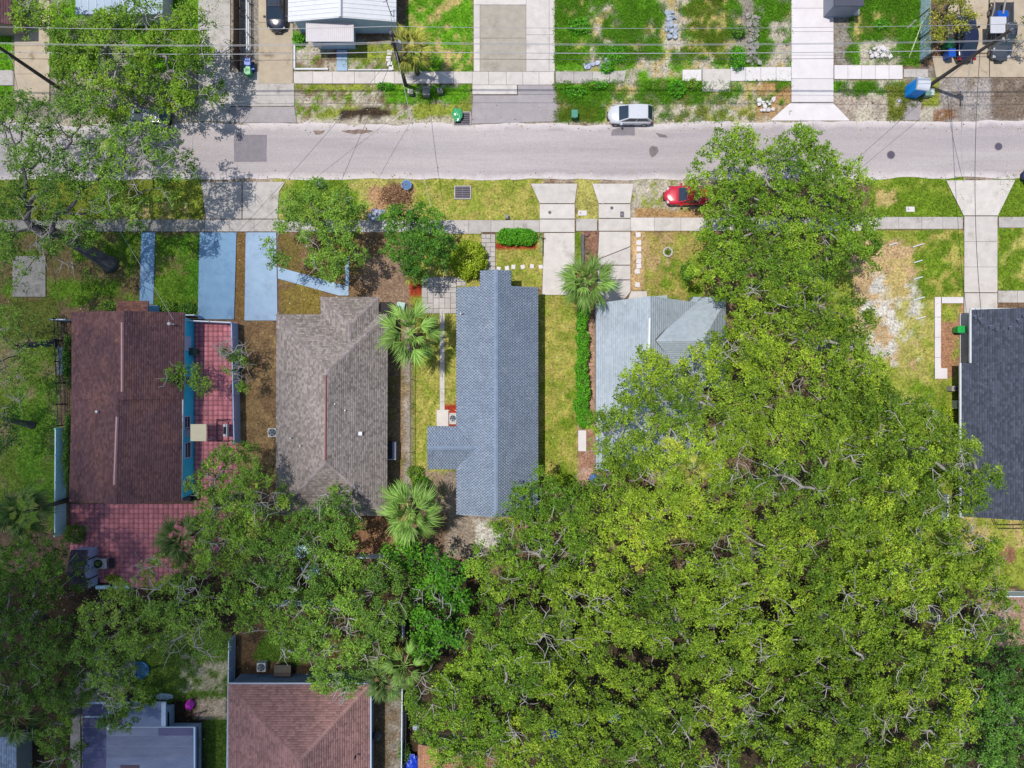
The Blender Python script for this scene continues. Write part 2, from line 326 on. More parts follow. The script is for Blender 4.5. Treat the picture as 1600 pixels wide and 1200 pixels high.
def build_ground():
    gx = np.concatenate([[-900, -300, -120, -75], np.arange(-52, 58.01, 0.31), [80, 130, 300, 900]])
    gy = np.concatenate([[-900, -300, -100, -60], np.arange(-40, 40.01, 0.31), [60, 100, 300, 900]])
    X, Y = np.meshgrid(gx, gy); PX = X * S + NX; PY = NY - Y * S
    col = np.ones(X.shape + (3,)) * np.array(SOIL)
    g = vnoise(PX, PY, 90, 3, 9)[..., None]; col = col * (0.8 + 0.4 * g)
    for zi, (poly, c, wob, patch, th) in enumerate(ZONES):
        x0 = min(p[0] for p in poly) - 20; x1 = max(p[0] for p in poly) + 20; y0 = min(p[1] for p in poly) - 20; y1 = max(p[1] for p in poly) + 20
        ii = np.where((gy <= (NY - y0) / S) & (gy >= (NY - y1) / S))[0]; jj = np.where((gx >= (x0 - NX) / S) & (gx <= (x1 - NX) / S))[0]
        if not len(ii) or not len(jj): continue
        sl_ = np.ix_(ii, jj); px = PX[sl_]; py = PY[sl_]
        al = np.zeros(px.shape)
        for k, (dx, dy) in enumerate(((0, 0), (1.6, 0), (-1.6, 0), (0, 1.6), (0, -1.6))):
            nx = (vnoise(px, py, 16, 3, zi + 20) - .5) * wob * 3; ny = (vnoise(px, py, 16, 3, zi + 60) - .5) * wob * 3
            al += inpoly(px + nx + dx, py + ny + dy, poly) / 5.0
        if patch:
            n = vnoise(px, py, patch, 3, zi + 100); al *= np.clip((n - th) / 0.2 + .5, 0, 1)
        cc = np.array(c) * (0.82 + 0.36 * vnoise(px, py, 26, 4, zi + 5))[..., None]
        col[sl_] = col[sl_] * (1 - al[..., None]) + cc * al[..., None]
    Z = (vnoise(X, Y, 1.4, 3, 2) - .5) * 0.05 - 0.03
    n0, n1 = X.shape
    V = np.stack([X, Y, Z], -1).reshape(-1, 3)
    idx = np.arange(n0 * n1).reshape(n0, n1)
    F = np.stack([idx[:-1, :-1], idx[:-1, 1:], idx[1:, 1:], idx[1:, :-1]], -1).reshape(-1, 4)
    m, N, L = nodes_of('ground_cover'); b = N['Principled BSDF']; b.inputs['Roughness'].default_value = 0.95; b.inputs['Specular IOR Level'].default_value = 0.1
    at = N.new('ShaderNodeAttribute'); at.attribute_name = 'col'
    ge = N.new('ShaderNodeNewGeometry'); out = at.outputs['Color']
    for sc, lo, hi in ((0.2, .45, 1.6), (0.75, .72, 1.28), (2.6, .86, 1.14)):
        n = N.new('ShaderNodeTexNoise'); n.inputs['Scale'].default_value = 1 / sc; n.inputs['Detail'].default_value = 5; n.inputs['Roughness'].default_value = .7
        L.new(ge.outputs['Position'], n.inputs['Vector'])
        mr = N.new('ShaderNodeMapRange'); mr.inputs[1].default_value = .3; mr.inputs[2].default_value = .7; mr.inputs[3].default_value = lo; mr.inputs[4].default_value = hi; L.new(n.outputs[0], mr.inputs[0])
        vm = N.new('ShaderNodeVectorMath'); vm.operation = 'SCALE'; L.new(out, vm.inputs[0]); L.new(mr.outputs[0], vm.inputs['Scale']); out = vm.outputs[0]
    L.new(out, b.inputs['Base Color'])
    n = N.new('ShaderNodeTexNoise'); n.inputs['Scale'].default_value = 6; n.inputs['Detail'].default_value = 5; L.new(ge.outputs['Position'], n.inputs['Vector'])
    bp = N.new('ShaderNodeBump'); bp.inputs['Strength'].default_value = .8; bp.inputs['Distance'].default_value = .08; L.new(n.outputs[0], bp.inputs['Height']); L.new(bp.outputs[0], b.inputs['Normal'])
    me = np_mesh('ground', V, F, m, {'col': col.reshape(-1, 3)})
    link('ground', me, kind='structure')
    return gx, gy, col
GX, GY, GCOL = build_ground()
def ground_col(x, y):
    j = np.clip(np.searchsorted(GX, x), 0, len(GX) - 1); i = np.clip(np.searchsorted(GY, y), 0, len(GY) - 1)
    return GCOL[i, j]

def col_mat(name, trans=0.0, rough=0.8):
    if name in MATS: return MATS[name]
    m, N, L = nodes_of(name); b = N['Principled BSDF']; b.inputs['Roughness'].default_value = rough; b.inputs['Specular IOR Level'].default_value = .2
    at = N.new('ShaderNodeAttribute'); at.attribute_name = 'col'; L.new(at.outputs['Color'], b.inputs['Base Color'])
    if trans:
        t = N.new('ShaderNodeBsdfTranslucent'); L.new(at.outputs['Color'], t.inputs[0]); ms = N.new('ShaderNodeMixShader'); ms.inputs[0].default_value = trans
        L.new(b.outputs[0], ms.inputs[1]); L.new(t.outputs[0], ms.inputs[2]); L.new(ms.outputs[0], N['Material Output'].inputs[0])
    MATS[name] = m; return m

def build_grass():
    n = 230000
    x = RNG.uniform(-49, 53, n); y = RNG.uniform(-38, 38, n)
    c = ground_col(x, y)
    green = c[:, 1] / (c[:, 0] + c[:, 2] * .5 + 1e-4)
    keep = (green > 1.02) & (RNG.random(n) < np.clip((green - .9) * 1.4, .15, 1))
    x, y, c = x[keep], y[keep], c[keep]; n = len(x)
    big = vnoise(x, y, 1.2, 2, 4)
    Vs = []; Cs = []
    for k in range(3):
        a = RNG.uniform(0, 2 * pi, n); ln = RNG.uniform(.07, .17, n) * (0.7 + .9 * big); hh = ln * RNG.uniform(.35, .9, n); w = RNG.uniform(.018, .04, n)
        ox = x + RNG.normal(0, .05, n); oy = y + RNG.normal(0, .05, n)
        dx, dy = np.cos(a), np.sin(a)
        p0 = np.stack([ox - dy * w, oy + dx * w, np.zeros(n)], -1); p1 = np.stack([ox + dy * w, oy - dx * w, np.zeros(n)], -1)
        p2 = np.stack([ox + dx * ln, oy + dy * ln, hh], -1)
        Vs.append(np.stack([p0, p1, p2], 1).reshape(-1, 3))
        cc = c * RNG.uniform(.6, 2.0, (n, 1)) * np.array([1, 1, .9]); Cs.append(np.repeat(cc, 3, 0))
    V = np.concatenate(Vs); C = np.clip(np.concatenate(Cs), 0, .9)
    me = np_mesh('grass', V, np.arange(len(V)).reshape(-1, 3), col_mat('grass_blades', .25), {'col': C})
    o = link('grass', me, kind='stuff'); setp(o, 'short lawn and weed blades covering the yards and verges', 'grass')
    # leaf litter on bare soil
    n = 60000
    x = RNG.uniform(-49, 53, n); y = RNG.uniform(-38, 38, n); c = ground_col(x, y)
    green = c[:, 1] / (c[:, 0] + c[:, 2] * .5 + 1e-4)
    dens = np.where(green < 1.02, .8, .12) * vnoise(x, y, 3, 3, 8)
    keep = RNG.random(n) < dens; x, y, c = x[keep], y[keep], c[keep]; n = len(x)
    a = RNG.uniform(0, 2 * pi, n); ln = RNG.uniform(.04, .11, n); w = ln * RNG.uniform(.3, .6, n); z = RNG.uniform(.012, .05, n)
    dx, dy = np.cos(a), np.sin(a)
    P = [np.stack([x + dx * ln, y + dy * ln, z], -1), np.stack([x - dy * w, y + dx * w, z + .01], -1),
         np.stack([x - dx * ln, y - dy * ln, z], -1), np.stack([x + dy * w, y - dx * w, z], -1)]
    V = np.stack(P, 1).reshape(-1, 3)
    pal = np.array([IM(190, 150, 96), IM(150, 116, 74), IM(110, 80, 56), IM(215, 200, 170), IM(90, 70, 50), IM(170, 150, 60)])
    C = np.repeat(pal[RNG.integers(0, 6, n)] * RNG.uniform(.7, 1.2, (n, 1)), 4, 0)
    me = np_mesh('leaf_litter', V, np.arange(len(V)).reshape(-1, 4), col_mat('litter_leaves', 0), {'col': C})
    o = link('leaf_litter', me, kind='stuff'); setp(o, 'dry fallen leaves scattered over bare soil and lawn', 'leaf litter')
build_grass()

# ------------------------------------------------------------------ road, pavements, driveways
ROADM = mat('worn_asphalt', IM(192, 182, 182), IM(178, 169, 170), sc=2.2, rough=.95, spec=.15, bump=.25, bsc=.05, c3=IM(206, 197, 194), sc2=4.0, t3=(.45, .7), aniso=(.1, 1.5, 1))
def edge_road():
    m, N, L = ROADM, ROADM.node_tree.nodes, ROADM.node_tree.links
    b = N['Principled BSDF']; src = b.inputs['Base Color'].links[0].from_socket
    at = N.new('ShaderNodeAttribute'); at.attribute_name = 'rnd'
    g = N.new('ShaderNodeNewGeometry'); n = N.new('ShaderNodeTexNoise'); n.inputs['Scale'].default_value = .9; n.inputs['Detail'].default_value = 8; n.inputs['Roughness'].default_value = .72
    L.new(g.outputs['Position'], n.inputs['Vector'])
    ad = N.new('ShaderNodeMath'); ad.operation = 'ADD'; L.new(at.outputs['Fac'], ad.inputs[0]); L.new(n.outputs[0], ad.inputs[1])
    mr = N.new('ShaderNodeMapRange'); mr.inputs[1].default_value = .72; mr.inputs[2].default_value = 1.2; L.new(ad.outputs[0], mr.inputs[0])
    mx = N.new('ShaderNodeMix'); mx.data_type = 'RGBA'; mx.inputs[7].default_value = (*IM(224, 214, 212), 1); L.new(mr.outputs[0], mx.inputs[0]); L.new(src, mx.inputs[6])
    # fine speckle
    n2 = N.new('ShaderNodeTexNoise'); n2.inputs['Scale'].default_value = 9; n2.inputs['Detail'].default_value = 4; L.new(g.outputs['Position'], n2.inputs['Vector'])
    m2 = N.new('ShaderNodeMapRange'); m2.inputs[1].default_value = .3; m2.inputs[2].default_value = .7; m2.inputs[3].default_value = .9; m2.inputs[4].default_value = 1.1; L.new(n2.outputs[0], m2.inputs[0])
    vm = N.new('ShaderNodeVectorMath'); vm.operation = 'SCALE'; L.new(mx.outputs[2], vm.inputs[0]); L.new(m2.outputs[0], vm.inputs['Scale'])
    L.new(vm.outputs[0], b.inputs['Base Color'])
edge_road()
def build_road():
    xs = np.arange(-250, 2000, 4.0); rows = np.linspace(0, 1, 13)
    top = 193 + (vnoise(xs, 0 * xs, 45, 3, 1) - .5) * 13 - np.clip((xs - 900) / 700, 0, 1) * 3
    bot = 281 + (vnoise(xs, 0 * xs, 50, 3, 2) - .5) * 9 - np.clip((xs - 900) / 700, 0, 1) * 3
    V = []; A = []
    for t in rows:
        for i, x in enumerate(xs):
            p = W(x, top[i] * (1 - t) + bot[i] * t); V.append((p[0], p[1], .012 + .05 * (1 - (2 * t - 1) ** 2)))
            A.append(max(0, 1 - min(t, 1 - t) * 5.5) * .75)
    n = len(xs); F = [(r * n + i, (r + 1) * n + i, (r + 1) * n + i + 1, r * n + i + 1) for r in range(len(rows) - 1) for i in range(n - 1)]
    link('road', np_mesh('road', V, F, ROADM, {'rnd': A}, True), kind='structure')
build_road()
def sheet(name, poly, m, z, wob=0.0, lbl=None, kind='structure', th=.02):
    pts = []
    for i in range(len(poly)):
        a, b = poly[i], poly[(i + 1) % len(poly)]
        d = max(1, int(math.dist(a, b) / 6)) if wob else 1
        for k in range(d):
            t = k / d; pts.append((a[0] + (b[0] - a[0]) * t + random.uniform(-wob, wob), a[1] + (b[1] - a[1]) * t + random.uniform(-wob, wob)))
    mb = MB(); mb.prism([W(*p)[:2] for p in pts], z - th, z)
    return mb.build(name, m, kind=kind)
PATCHM = mat('newer_asphalt', IM(150, 142, 148), IM(136, 130, 136), sc=.5, rough=.95, bump=.3)
sheet('road_patch', rect(366, 211, 417, 253), PATCHM, .072, .3)
sheet('road_patch', [(955, 207), (957, 203), (978, 196), (991, 195), (992, 212), (955, 212)], PATCHM, .05, .3)
STAIN = mat('damp_asphalt', IM(118, 110, 108), IM(140, 132, 130), sc=.3, rough=.8)
sheet('road_patch', [(1014, 232), (1018, 228), (1027, 230), (1029, 236), (1024, 243), (1019, 247), (1015, 241)], STAIN, .075, .6)
sheet('road_patch', [(1024, 208), (1040, 211), (1043, 215), (1030, 215)], STAIN, .06, .6)
MUD = mat('dried_mud', IM(120, 98, 86), IM(160, 142, 132), sc=.4, rough=.95)
sheet('road_patch', [(532, 204), (560, 203), (585, 205), (566, 210), (540, 208)], MUD, .055, 1.2)
sheet('road_patch', [(490, 205), (508, 204), (505, 209), (492, 210)], MUD, .055, 1.)

C_NEW = mat('new_concrete', IM(240, 233, 233), IM(228, 221, 222), sc=1.2, rough=.9, bump=.15, orand=.04)
C_MID = mat('pale_concrete', IM(228, 220, 213), IM(210, 202, 196), sc=.8, rough=.92, bump=.2, orand=.07, c3=IM(182, 172, 162), sc2=1.6, t3=(.55, .75))
C_OLD = mat('grey_concrete', IM(208, 201, 195), IM(188, 181, 176), sc=.7, rough=.94, bump=.25, orand=.08, c3=IM(150, 142, 134), sc2=1.2, t3=(.54, .72))
C_TAN = mat('tan_concrete', IM(206, 190, 166), IM(188, 172, 150), sc=.9, rough=.92, orand=.06, c3=IM(150, 130, 106), sc2=1.5, t3=(.58, .72))
C_DRK = mat('weathered_driveway', IM(180, 172, 173), IM(166, 158, 160), sc=.9, rough=.95, bump=.25, orand=.04, c3=IM(186, 180, 180), sc2=2, t3=(.5, .7))
C_BLU = mat('blue_painted_concrete', IM(132, 168, 198, 1.18), IM(118, 154, 186, 1.18), sc=.9, rough=.8, orand=.03, c3=IM(94, 128, 164, 1.15), sc2=1.6, t3=(.52, .75))
C_BL2 = mat('pale_blue_painted_concrete', IM(164, 188, 212, 1.22), IM(150, 174, 200, 1.22), sc=.9, rough=.8, orand=.03, c3=IM(132, 152, 174, 1.22), sc2=1.6, t3=(.52, .75))
C_SHD = mat('shade_toned_concrete', IM(160, 156, 150, 1.2), IM(130, 126, 120, 1.2), sc=.6, rough=.95, orand=.08, c3=IM(100, 98, 86, 1.2), sc2=1.0, t3=(.5, .7))  # stained concrete, its colour darkened to paint the shade over it
JOINT = mat('joint_dirt', IM(120, 113, 104), IM(100, 94, 86), sc=.5)

def slabbed(name, quads, m, z=.06, gap=.016, bed=True):
    """name > slab, slab.001 ...; quads are pixel polygons; a joint-coloured bed lies below"""
    mb = MB()
    for q in quads:
        mb.prism([W(*p)[:2] for p in q], -.05, z - .03)
    root = mb.build(name, JOINT, kind='structure')
    for q in quads:
        P = [W(*p) for p in q]; cx = sum(p[0] for p in P) / len(P); cy = sum(p[1] for p in P) / len(P)
        Q = []
        for p in P:
            dx, dy = p[0] - cx, p[1] - cy; l = math.hypot(dx, dy) or 1
            sx = max(0, 1 - gap / max(abs(dx), .2)); sy = max(0, 1 - gap / max(abs(dy), .2)); Q.append((dx * sx, dy * sy))
        b = MB(); zz = z + random.uniform(-.006, .006)
        b.prism(Q, -zz * .9, 0)
        # small arris
        o = link('slab', b.mesh('slab', m), root, loc=(cx, cy, zz))
    return root
def row(x0, x1, y0, y1, n, jit=.0):
    xs = [x0 + (x1 - x0) * i / n + (random.uniform(-jit, jit) if 0 < i < n else 0) for i in range(n + 1)]
    return [rect(xs[i], y0, xs[i + 1], y1) for i in range(n)]
def colm(x0, x1, y0, y1, n, dx=0.0):
    ys = [y0 + (y1 - y0) * i / n for i in range(n + 1)]
    return [[(x0 + dx * i / n, ys[i]), (x1 + dx * i / n, ys[i]), (x1 + dx * (i + 1) / n, ys[i + 1]), (x0 + dx * (i + 1) / n, ys[i + 1])] for i in range(n)]

# north pavement
slabbed('sidewalk', row(-60, 22, 111, 134, 2) + row(350, 405, 112, 132, 2), C_OLD)
slabbed('sidewalk', row(459, 738, 112, 131, 9, 3), C_MID)
slabbed('sidewalk', row(738, 866, 112, 133, 5, 2), C_MID)
slabbed('sidewalk', row(868, 952, 112, 131, 3, 2) + [[(952, 112), (979, 110), (975, 128), (952, 130)]], C_OLD)
slabbed('sidewalk', row(1066, 1096, 109, 127, 1) + row(1141, 1236, 105, 127, 4), C_NEW)
slabbed('sidewalk', [rect(1097, 108, 1141, 144)], C_MID, z=.09)
slabbed('sidewalk', row(1303, 1410, 102, 124, 5), C_NEW)
slabbed('sidewalk', row(1412, 1450, 108, 121, 2), C_OLD, z=.03)
# south pavement
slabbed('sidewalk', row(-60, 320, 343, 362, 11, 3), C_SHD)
slabbed('sidewalk', row(320, 436, 343, 362, 3), C_OLD)
slabbed('sidewalk', row(436, 843, 344, 363, 11, 3), C_OLD)
slabbed('sidewalk', row(900, 933, 342, 361, 1), C_OLD)
slabbed('sidewalk', row(985, 1370, 340, 361, 10, 3), C_MID)
slabbed('sidewalk', row(1370, 1504, 339, 358, 4, 3), C_OLD)
slabbed('sidewalk', row(1560, 1680, 339, 356, 3), C_OLD)
# driveways north
slabbed('driveway', colm(23, 78, -60, 160, 5), C_TAN)
slabbed('driveway', colm(310, 360, -60, 190, 5), C_OLD, z=.045)
slabbed('driveway', colm(404, 458, -60, 131, 4), C_TAN, z=.065)
slabbed('driveway', [rect(355, 130, 460, 166)], C_OLD, z=.045); slabbed('driveway', [[(350, 167), (460, 167), (464, 192), (350, 192)]], C_DRK, z=.04)
slabbed('driveway', colm(740, 750, 8, 112, 2) + colm(822, 858, -60, 112, 3) + colm(858, 867, -60, 112, 3) + [rect(740, -60, 822, 8)], C_MID, z=.065)
slabbed('driveway', colm(750, 822, 8, 112, 2), mat('old_beige_slab', IM(190, 181, 168), IM(176, 167, 154), sc=.8, rough=.92, orand=.03, c3=IM(160, 150, 136), sc2=1.4, t3=(.5, .7)), z=.06)
slabbed('driveway', [rect(738, 133, 808, 148)], C_MID, z=.045)
slabbed('driveway', [[(809, 133), (868, 133), (870, 160), (874, 190), (736, 194), (739, 149), (809, 149)]], C_DRK, z=.04)
slabbed('driveway', colm(1236, 1302, -60, 160, 6) + [[(1234, 161), (1301, 161), (1328, 189), (1203, 189)]], C_NEW, z=.075)
slabbed('driveway', [[(1456, 88), (1545, 84), (1545, 121), (1462, 121)], [(1546, 80), (1680, 80), (1680, 121), (1546, 121)], rect(1480, -60, 1545, 83), rect(1546, -60, 1680, 79)], C_TAN, z=.05)
slabbed('driveway', [[(1415, 158), (1428, 150), (1440, 162), (1436, 188), (1410, 188)]], C_DRK, z=.04)
# driveways south
slabbed('driveway', [[(314, 284), (378, 284), (378, 342), (322, 342)], [(379, 284), (446, 284), (436, 300), (434, 342), (379, 342)]], C_OLD, z=.05)
slabbed('driveway', [[(312, 363), (370, 363), (366, 499), (309, 499)]], C_BLU, z=.06)
slabbed('driveway', [[(384, 363), (432, 363), (434, 501), (382, 501)]], C_BL2, z=.06)
slabbed('path', [[(434, 417), (545, 448), (545, 462), (530, 462), (434, 435)]], C_BL2, z=.055)
slabbed('path', [[(539, 400), (546, 400), (546, 447), (539, 445)]], C_BL2, z=.05)
slabbed('path', colm(221, 243, 363, 476, 1, -3), C_BLU, z=.055)
slabbed('path', [rect(232, 477, 250, 492)], C_BLU, z=.12)
slabbed('driveway', [[(829, 287), (902, 287), (898, 318), (843, 318)], rect(843, 319, 898, 342), rect(843, 343, 898, 363)] + [[(850, 364), (898, 364), (898, 461), (847, 461)]], C_MID, z=.065)
slabbed('driveway', [[(925, 287), (990, 287), (985, 318), (935, 318)], rect(935, 319, 985, 341), rect(935, 342, 985, 361), [(936, 362), (985, 362), (985, 385), (934, 405)], [(934, 406), (985, 386), (985, 414), (934, 414)], rect(934, 415, 985, 437), [(934, 438), (985, 438), (985, 456), (972, 472), (934, 472)]], C_MID, z=.065)
slabbed('path', [[(986, 455), (1011, 455), (1011, 466), (980, 470)]], C_MID, z=.05)
slabbed('driveway', [[(1478, 282), (1586, 281), (1559, 337), (1505, 337)]] + colm(1506, 1558, 338, 457, 3) + [rect(1506, 458, 1558, 492)], C_MID, z=.065)
slabbed('path', row(1559, 1680, 454, 473, 4), C_OLD, z=.05)
slabbed('path', colm(1460, 1470, 464, 590, 4) + [rect(1471, 464, 1505, 474), rect(1460, 575, 1480, 592)], C_NEW, z=.05)
slabbed('path', [rect(1499, 490, 1512, 570), rect(1497, 571, 1508, 690), rect(1500, 770, 1506, 810)], C_MID, z=.05)
slabbed('concrete_pad', [rect(20, 400, 72, 464)], C_SHD, z=.08)
slabbed('concrete_pad', [rect(0, 110, 20, 134)], C_OLD, z=.09)
slabbed('path', colm(526, 543, 78, 111, 2), C_BL2, z=.05)
slabbed('path', colm(687, 695, 487, 648, 8), C_MID, z=.05)
slabbed('concrete_pad', [rect(682, 640, 701, 666), rect(702, 645, 713, 663)], C_MID, z=.07)
slabbed('concrete_pad', [rect(903, 672, 916, 705)], C_NEW, z=.1)
slabbed('path', [[(933, 665), (946, 668), (950, 720), (934, 725)]], C_OLD, z=.05)
slabbed('path', colm(110, 126, 1115, 1200, 3), C_SHD, z=.05)
# drainage grates
GRATE_D = plain('dark_iron', IM(96, 88, 104), .5); FRAMEM = mat('pale_kerb', IM(214, 208, 204), IM(190, 182, 178), sc=.4)
def grate(px, py, w, h, label):
    t = thing('storm_drain', label, 'storm drain', W(px, py, .0), group='storm drain grates beside the street')
    w /= 2 * S; h /= 2 * S
    fr = MB(); fr.box(-w, w, h - .08, h, 0, .1); fr.box(-w, w, -h, -h + .08, 0, .1); fr.box(-w, -w + .08, -h + .08, h - .08, 0, .1); fr.box(w - .08, w, -h + .08, h - .08, 0, .1); fr.build('frame', FRAMEM, t)
    MB().box(-w + .08, w - .08, -h + .08, h - .08, 0, .02).build('pit', plain('drain_pit', (.012, .012, .016)), t)
    n = 6
    for i in range(n):
        yy = -h + .1 + (2 * h - .2) * (i + .5) / n; MB().box(-w + .09, w - .09, yy - .06, yy + .045, .04, .085).build('bar', GRATE_D, t)
    MB().box(-.04, .04, -h + .1, h - .1, .086, .1).build('rib', GRATE_D, t)
grate(722, 186, 27, 22, 'white framed storm drain grate with a green bag lying on it'); grate(723, 301, 26, 21, 'storm drain grate set in the lawn south of the street')
def manhole(px, py, r, label, m=None, z=.055):
    t = thing('manhole_cover', label, 'manhole cover', W(px, py, z), group='round iron covers in the paving')
    MB().cyl(0, 0, -.03, .02, r, n=24).build('rim', m or FRAMEM, t); MB().cyl(0, 0, 0, .03, r * .84, n=24).build('lid', GRATE_D, t)
manhole(1392, 242, .42, 'round dark manhole cover in the road, western one of the two beyond the oak', plain('rim_grey', IM(150, 142, 140))); manhole(1560, 229, .4, 'round purplish manhole cover in the road near the right edge', plain('rim_grey', IM(150, 142, 140)))
manhole(859, 332, .18, 'small round cover in the driveway of the blue roofed house'); manhole(956, 325, .18, 'small round cover in the driveway of the pale roofed house')
# ------------------------------------------------------------------ houses
def shingle_field(poly3, expo, tab, m, parent, name='shingles', lift=.02, gapw=.014, reg=False):
    """poly3: planar roof polygon (world), first edge poly3[0]->poly3[1] is the eave direction"""
    P = [mathutils.Vector(p) for p in poly3]
    nrm = mathutils.Vector((0, 0, 0))
    for i in range(len(P)): nrm += P[i].cross(P[(i + 1) % len(P)])
    nrm.normalize()
    if nrm.z < 0: nrm = -nrm
    up = mathutils.Vector((0, 0, 1)); v = (up - nrm * up.dot(nrm)); v.normalize(); u = v.cross(nrm); u.normalize()
    O = P[0]; uv = [((p - O).dot(u), (p - O).dot(v)) for p in P]
    v0 = min(q[1] for q in uv); v1 = max(q[1] for q in uv)
    V = []; F = []; A = []
    rr = int(math.ceil((v1 - v0) / expo))
    for r in range(rr):
        va = v0 + r * expo; vb = min(va + expo * 1.08, v1 + .02); vm = min(va + expo * .5, v1 - 1e-3)
        xs = []
        for i in range(len(uv)):
            (ua, wa), (ub, wb) = uv[i], uv[(i + 1) % len(uv)]
            if (wa > vm) != (wb > vm): xs.append(ua + (ub - ua) * (vm - wa) / (wb - wa))
        xs.sort()
        for k in range(0, len(xs) - 1, 2):
            a, b = xs[k], xs[k + 1]; t = a - (((a % tab) + tab * .5 * (r % 2)) if reg else random.random() * tab * .3 + (r % 2) * tab * .5)
            while t < b:
                w = tab if reg else tab * random.uniform(.85, 1.15); p, q = max(a, t), min(b, t + w); t += w
                if q - p < .04: continue
                g = gapw if q < b else 0
                base = len(V); hh = lift * random.uniform(.8, 1.3)
                for (uu, vv, zz) in ((p, va, hh), (q - g, va, hh), (q - g, vb, .006), (p, vb, .006), (p, va, .0), (q - g, va, .0)):
                    w3 = O + u * uu + v * vv + nrm * (zz + .004); V.append(w3[:])
                F += [(base, base + 1, base + 2, base + 3), (base + 4, base + 5, base + 1, base)]
                A += [random.random()] * 6
    me = np_mesh(name, V, F, m, {'rnd': A})
    o = link(name, me, parent); o['kind'] = 'stuff'; return o

def deck(poly3, parent, m, th=.12, name='roof'):
    mb = MB(); n = len(poly3)
    vs = [(p[0], p[1], p[2] - th) for p in poly3] + [(p[0], p[1], p[2]) for p in poly3]
    a = sum(poly3[i][0] * poly3[(i + 1) % n][1] - poly3[(i + 1) % n][0] * poly3[i][1] for i in range(n))
    bot = tuple(range(n)); top = tuple(range(n, 2 * n))
    fs = [bot[::-1], top] if a > 0 else [bot, top[::-1]]
    fs += [(i, (i + 1) % n, n + (i + 1) % n, n + i) if a > 0 else (n + i, n + (i + 1) % n, (i + 1) % n, i) for i in range(n)]
    mb.add(vs, fs); return mb.build(name, m, parent)

def cap_line(p, q, w, m, parent, name='ridge_cap', z=.05, seg=.3):
    """row of overlapping cap pieces along a ridge or hip"""
    p, q = mathutils.Vector(p), mathutils.Vector(q); d = q - p; L_ = d.length; d.normalize(); s_ = d.cross(mathutils.Vector((0, 0, 1))); s_.normalize(); n = max(1, int(L_ / seg))
    mb = MB()
    for i in range(n):
        a = p + d * (i * L_ / n); b = p + d * ((i + 1.1) * L_ / n); r = random.random()
        vs = []
        for c, zz in ((a, z + .025), (b, z + .005)):
            vs += [c - s_ * w + mathutils.Vector((0, 0, zz - .08)), c + mathutils.Vector((0, 0, zz)), c + s_ * w + mathutils.Vector((0, 0, zz - .08))]
        mb.add([v[:] for v in vs], [(0, 1, 4, 3), (1, 2, 5, 4), (0, 2, 1)], r)
    o = mb.build(name, m, parent); o['kind'] = 'stuff'; return o

def gutter(p, q, parent, m, w=.1, z=.0):
    mb = MB(); p, q = mathutils.Vector(p), mathutils.Vector(q); d = (q - p).normalized(); s_ = d.cross(mathutils.Vector((0, 0, 1)))
    mb.add([(p + s_ * a + mathutils.Vector((0, 0, b))).to_tuple() for a, b in ((-w, -.12), (w, -.12), (w, 0.02), (-w, 0.02))] + [(q + s_ * a + mathutils.Vector((0, 0, b))).to_tuple() for a, b in ((-w, -.12), (w, -.12), (w, .02), (-w, .02))],
           [(0, 1, 2, 3), (7, 6, 5, 4), (0, 4, 5, 1), (1, 5, 6, 2), (2, 6, 7, 3), (3, 7, 4, 0)]); return mb.build('gutter', m, parent)

def win(parent, face, a0, a1, z0, z1, at, frame_m, glass_m=None, name='window'):
    """window on a wall whose plane is x=at ('x+','x-') or y=at ('y+','y-')"""
    s = 1 if face[1] == '+' else -1; glass_m = glass_m or plain('window_glass', (.03, .04, .055), .08, spec=.6)
    f = MB(); g = MB(); e = .05 * s
    def bx(mb, p, q, c, d, t0, t1):
        lo, hi = sorted((at + t0 * s, at + t1 * s))
        if face[0] == 'x': mb.box(lo, hi, p, q, c, d)
        else: mb.box(p, q, lo, hi, c, d)
    bx(f, a0 - .07, a1 + .07, z1, z1 + .08, .003, .07); bx(f, a0 - .07, a1 + .07, z0 - .08, z0, .003, .1); bx(f, a0 - .07, a0, z0, z1, .003, .06); bx(f, a1, a1 + .07, z0, z1, .003, .06); bx(f, a0, a1, (z0 + z1) / 2 - .025, (z0 + z1) / 2 + .025, .02, .05)
    fo = f.build(name, frame_m, parent); bx(g, a0, a1, z0, z1, .003, .02); g.build('pane', glass_m, fo)

def walls(t, x0, x1, y0, y1, h, m, gable=None):
    mb = MB(); mb.box(x0, x1, y0, y1, -.05, h)
    if gable:
        ax, gz, pos = gable   # ridge along 'y' at x=pos, or along 'x' at y=pos
        if ax == 'y': mb.add([(x0, y0 + .001, h), (x1, y0 + .001, h), (pos, y0 + .001, gz), (x0, y1 - .001, h), (x1, y1 - .001, h), (pos, y1 - .001, gz)], [(0, 1, 2), (5, 4, 3), (0, 2, 5, 3), (1, 4, 5, 2)])
        else: mb.add([(x0 + .001, y0, h), (x0 + .001, y1, h), (x0 + .001, pos, gz), (x1 - .001, y0, h), (x1 - .001, y1, h), (x1 - .001, pos, gz)], [(2, 1, 0), (3, 4, 5), (0, 3, 5, 2), (1, 2, 5, 4)])
    return mb.build('wall', m, t)
WHITE = plain('white_trim', IM(225, 228, 232), .5)

def shade_mat(name, a, b, c=None, var=.3, **k):
    return mat(name, IM(*a, *( [k.pop('kk')] if 'kk' in k else [])), None if b is None else IM(*b), sc=k.pop('sc', 3.0), rough=.95, spec=.15, rnd=var, c3=IM(*c) if c else None, sc2=2.2, t3=(.5, .72), bump=.3, bsc=.03)

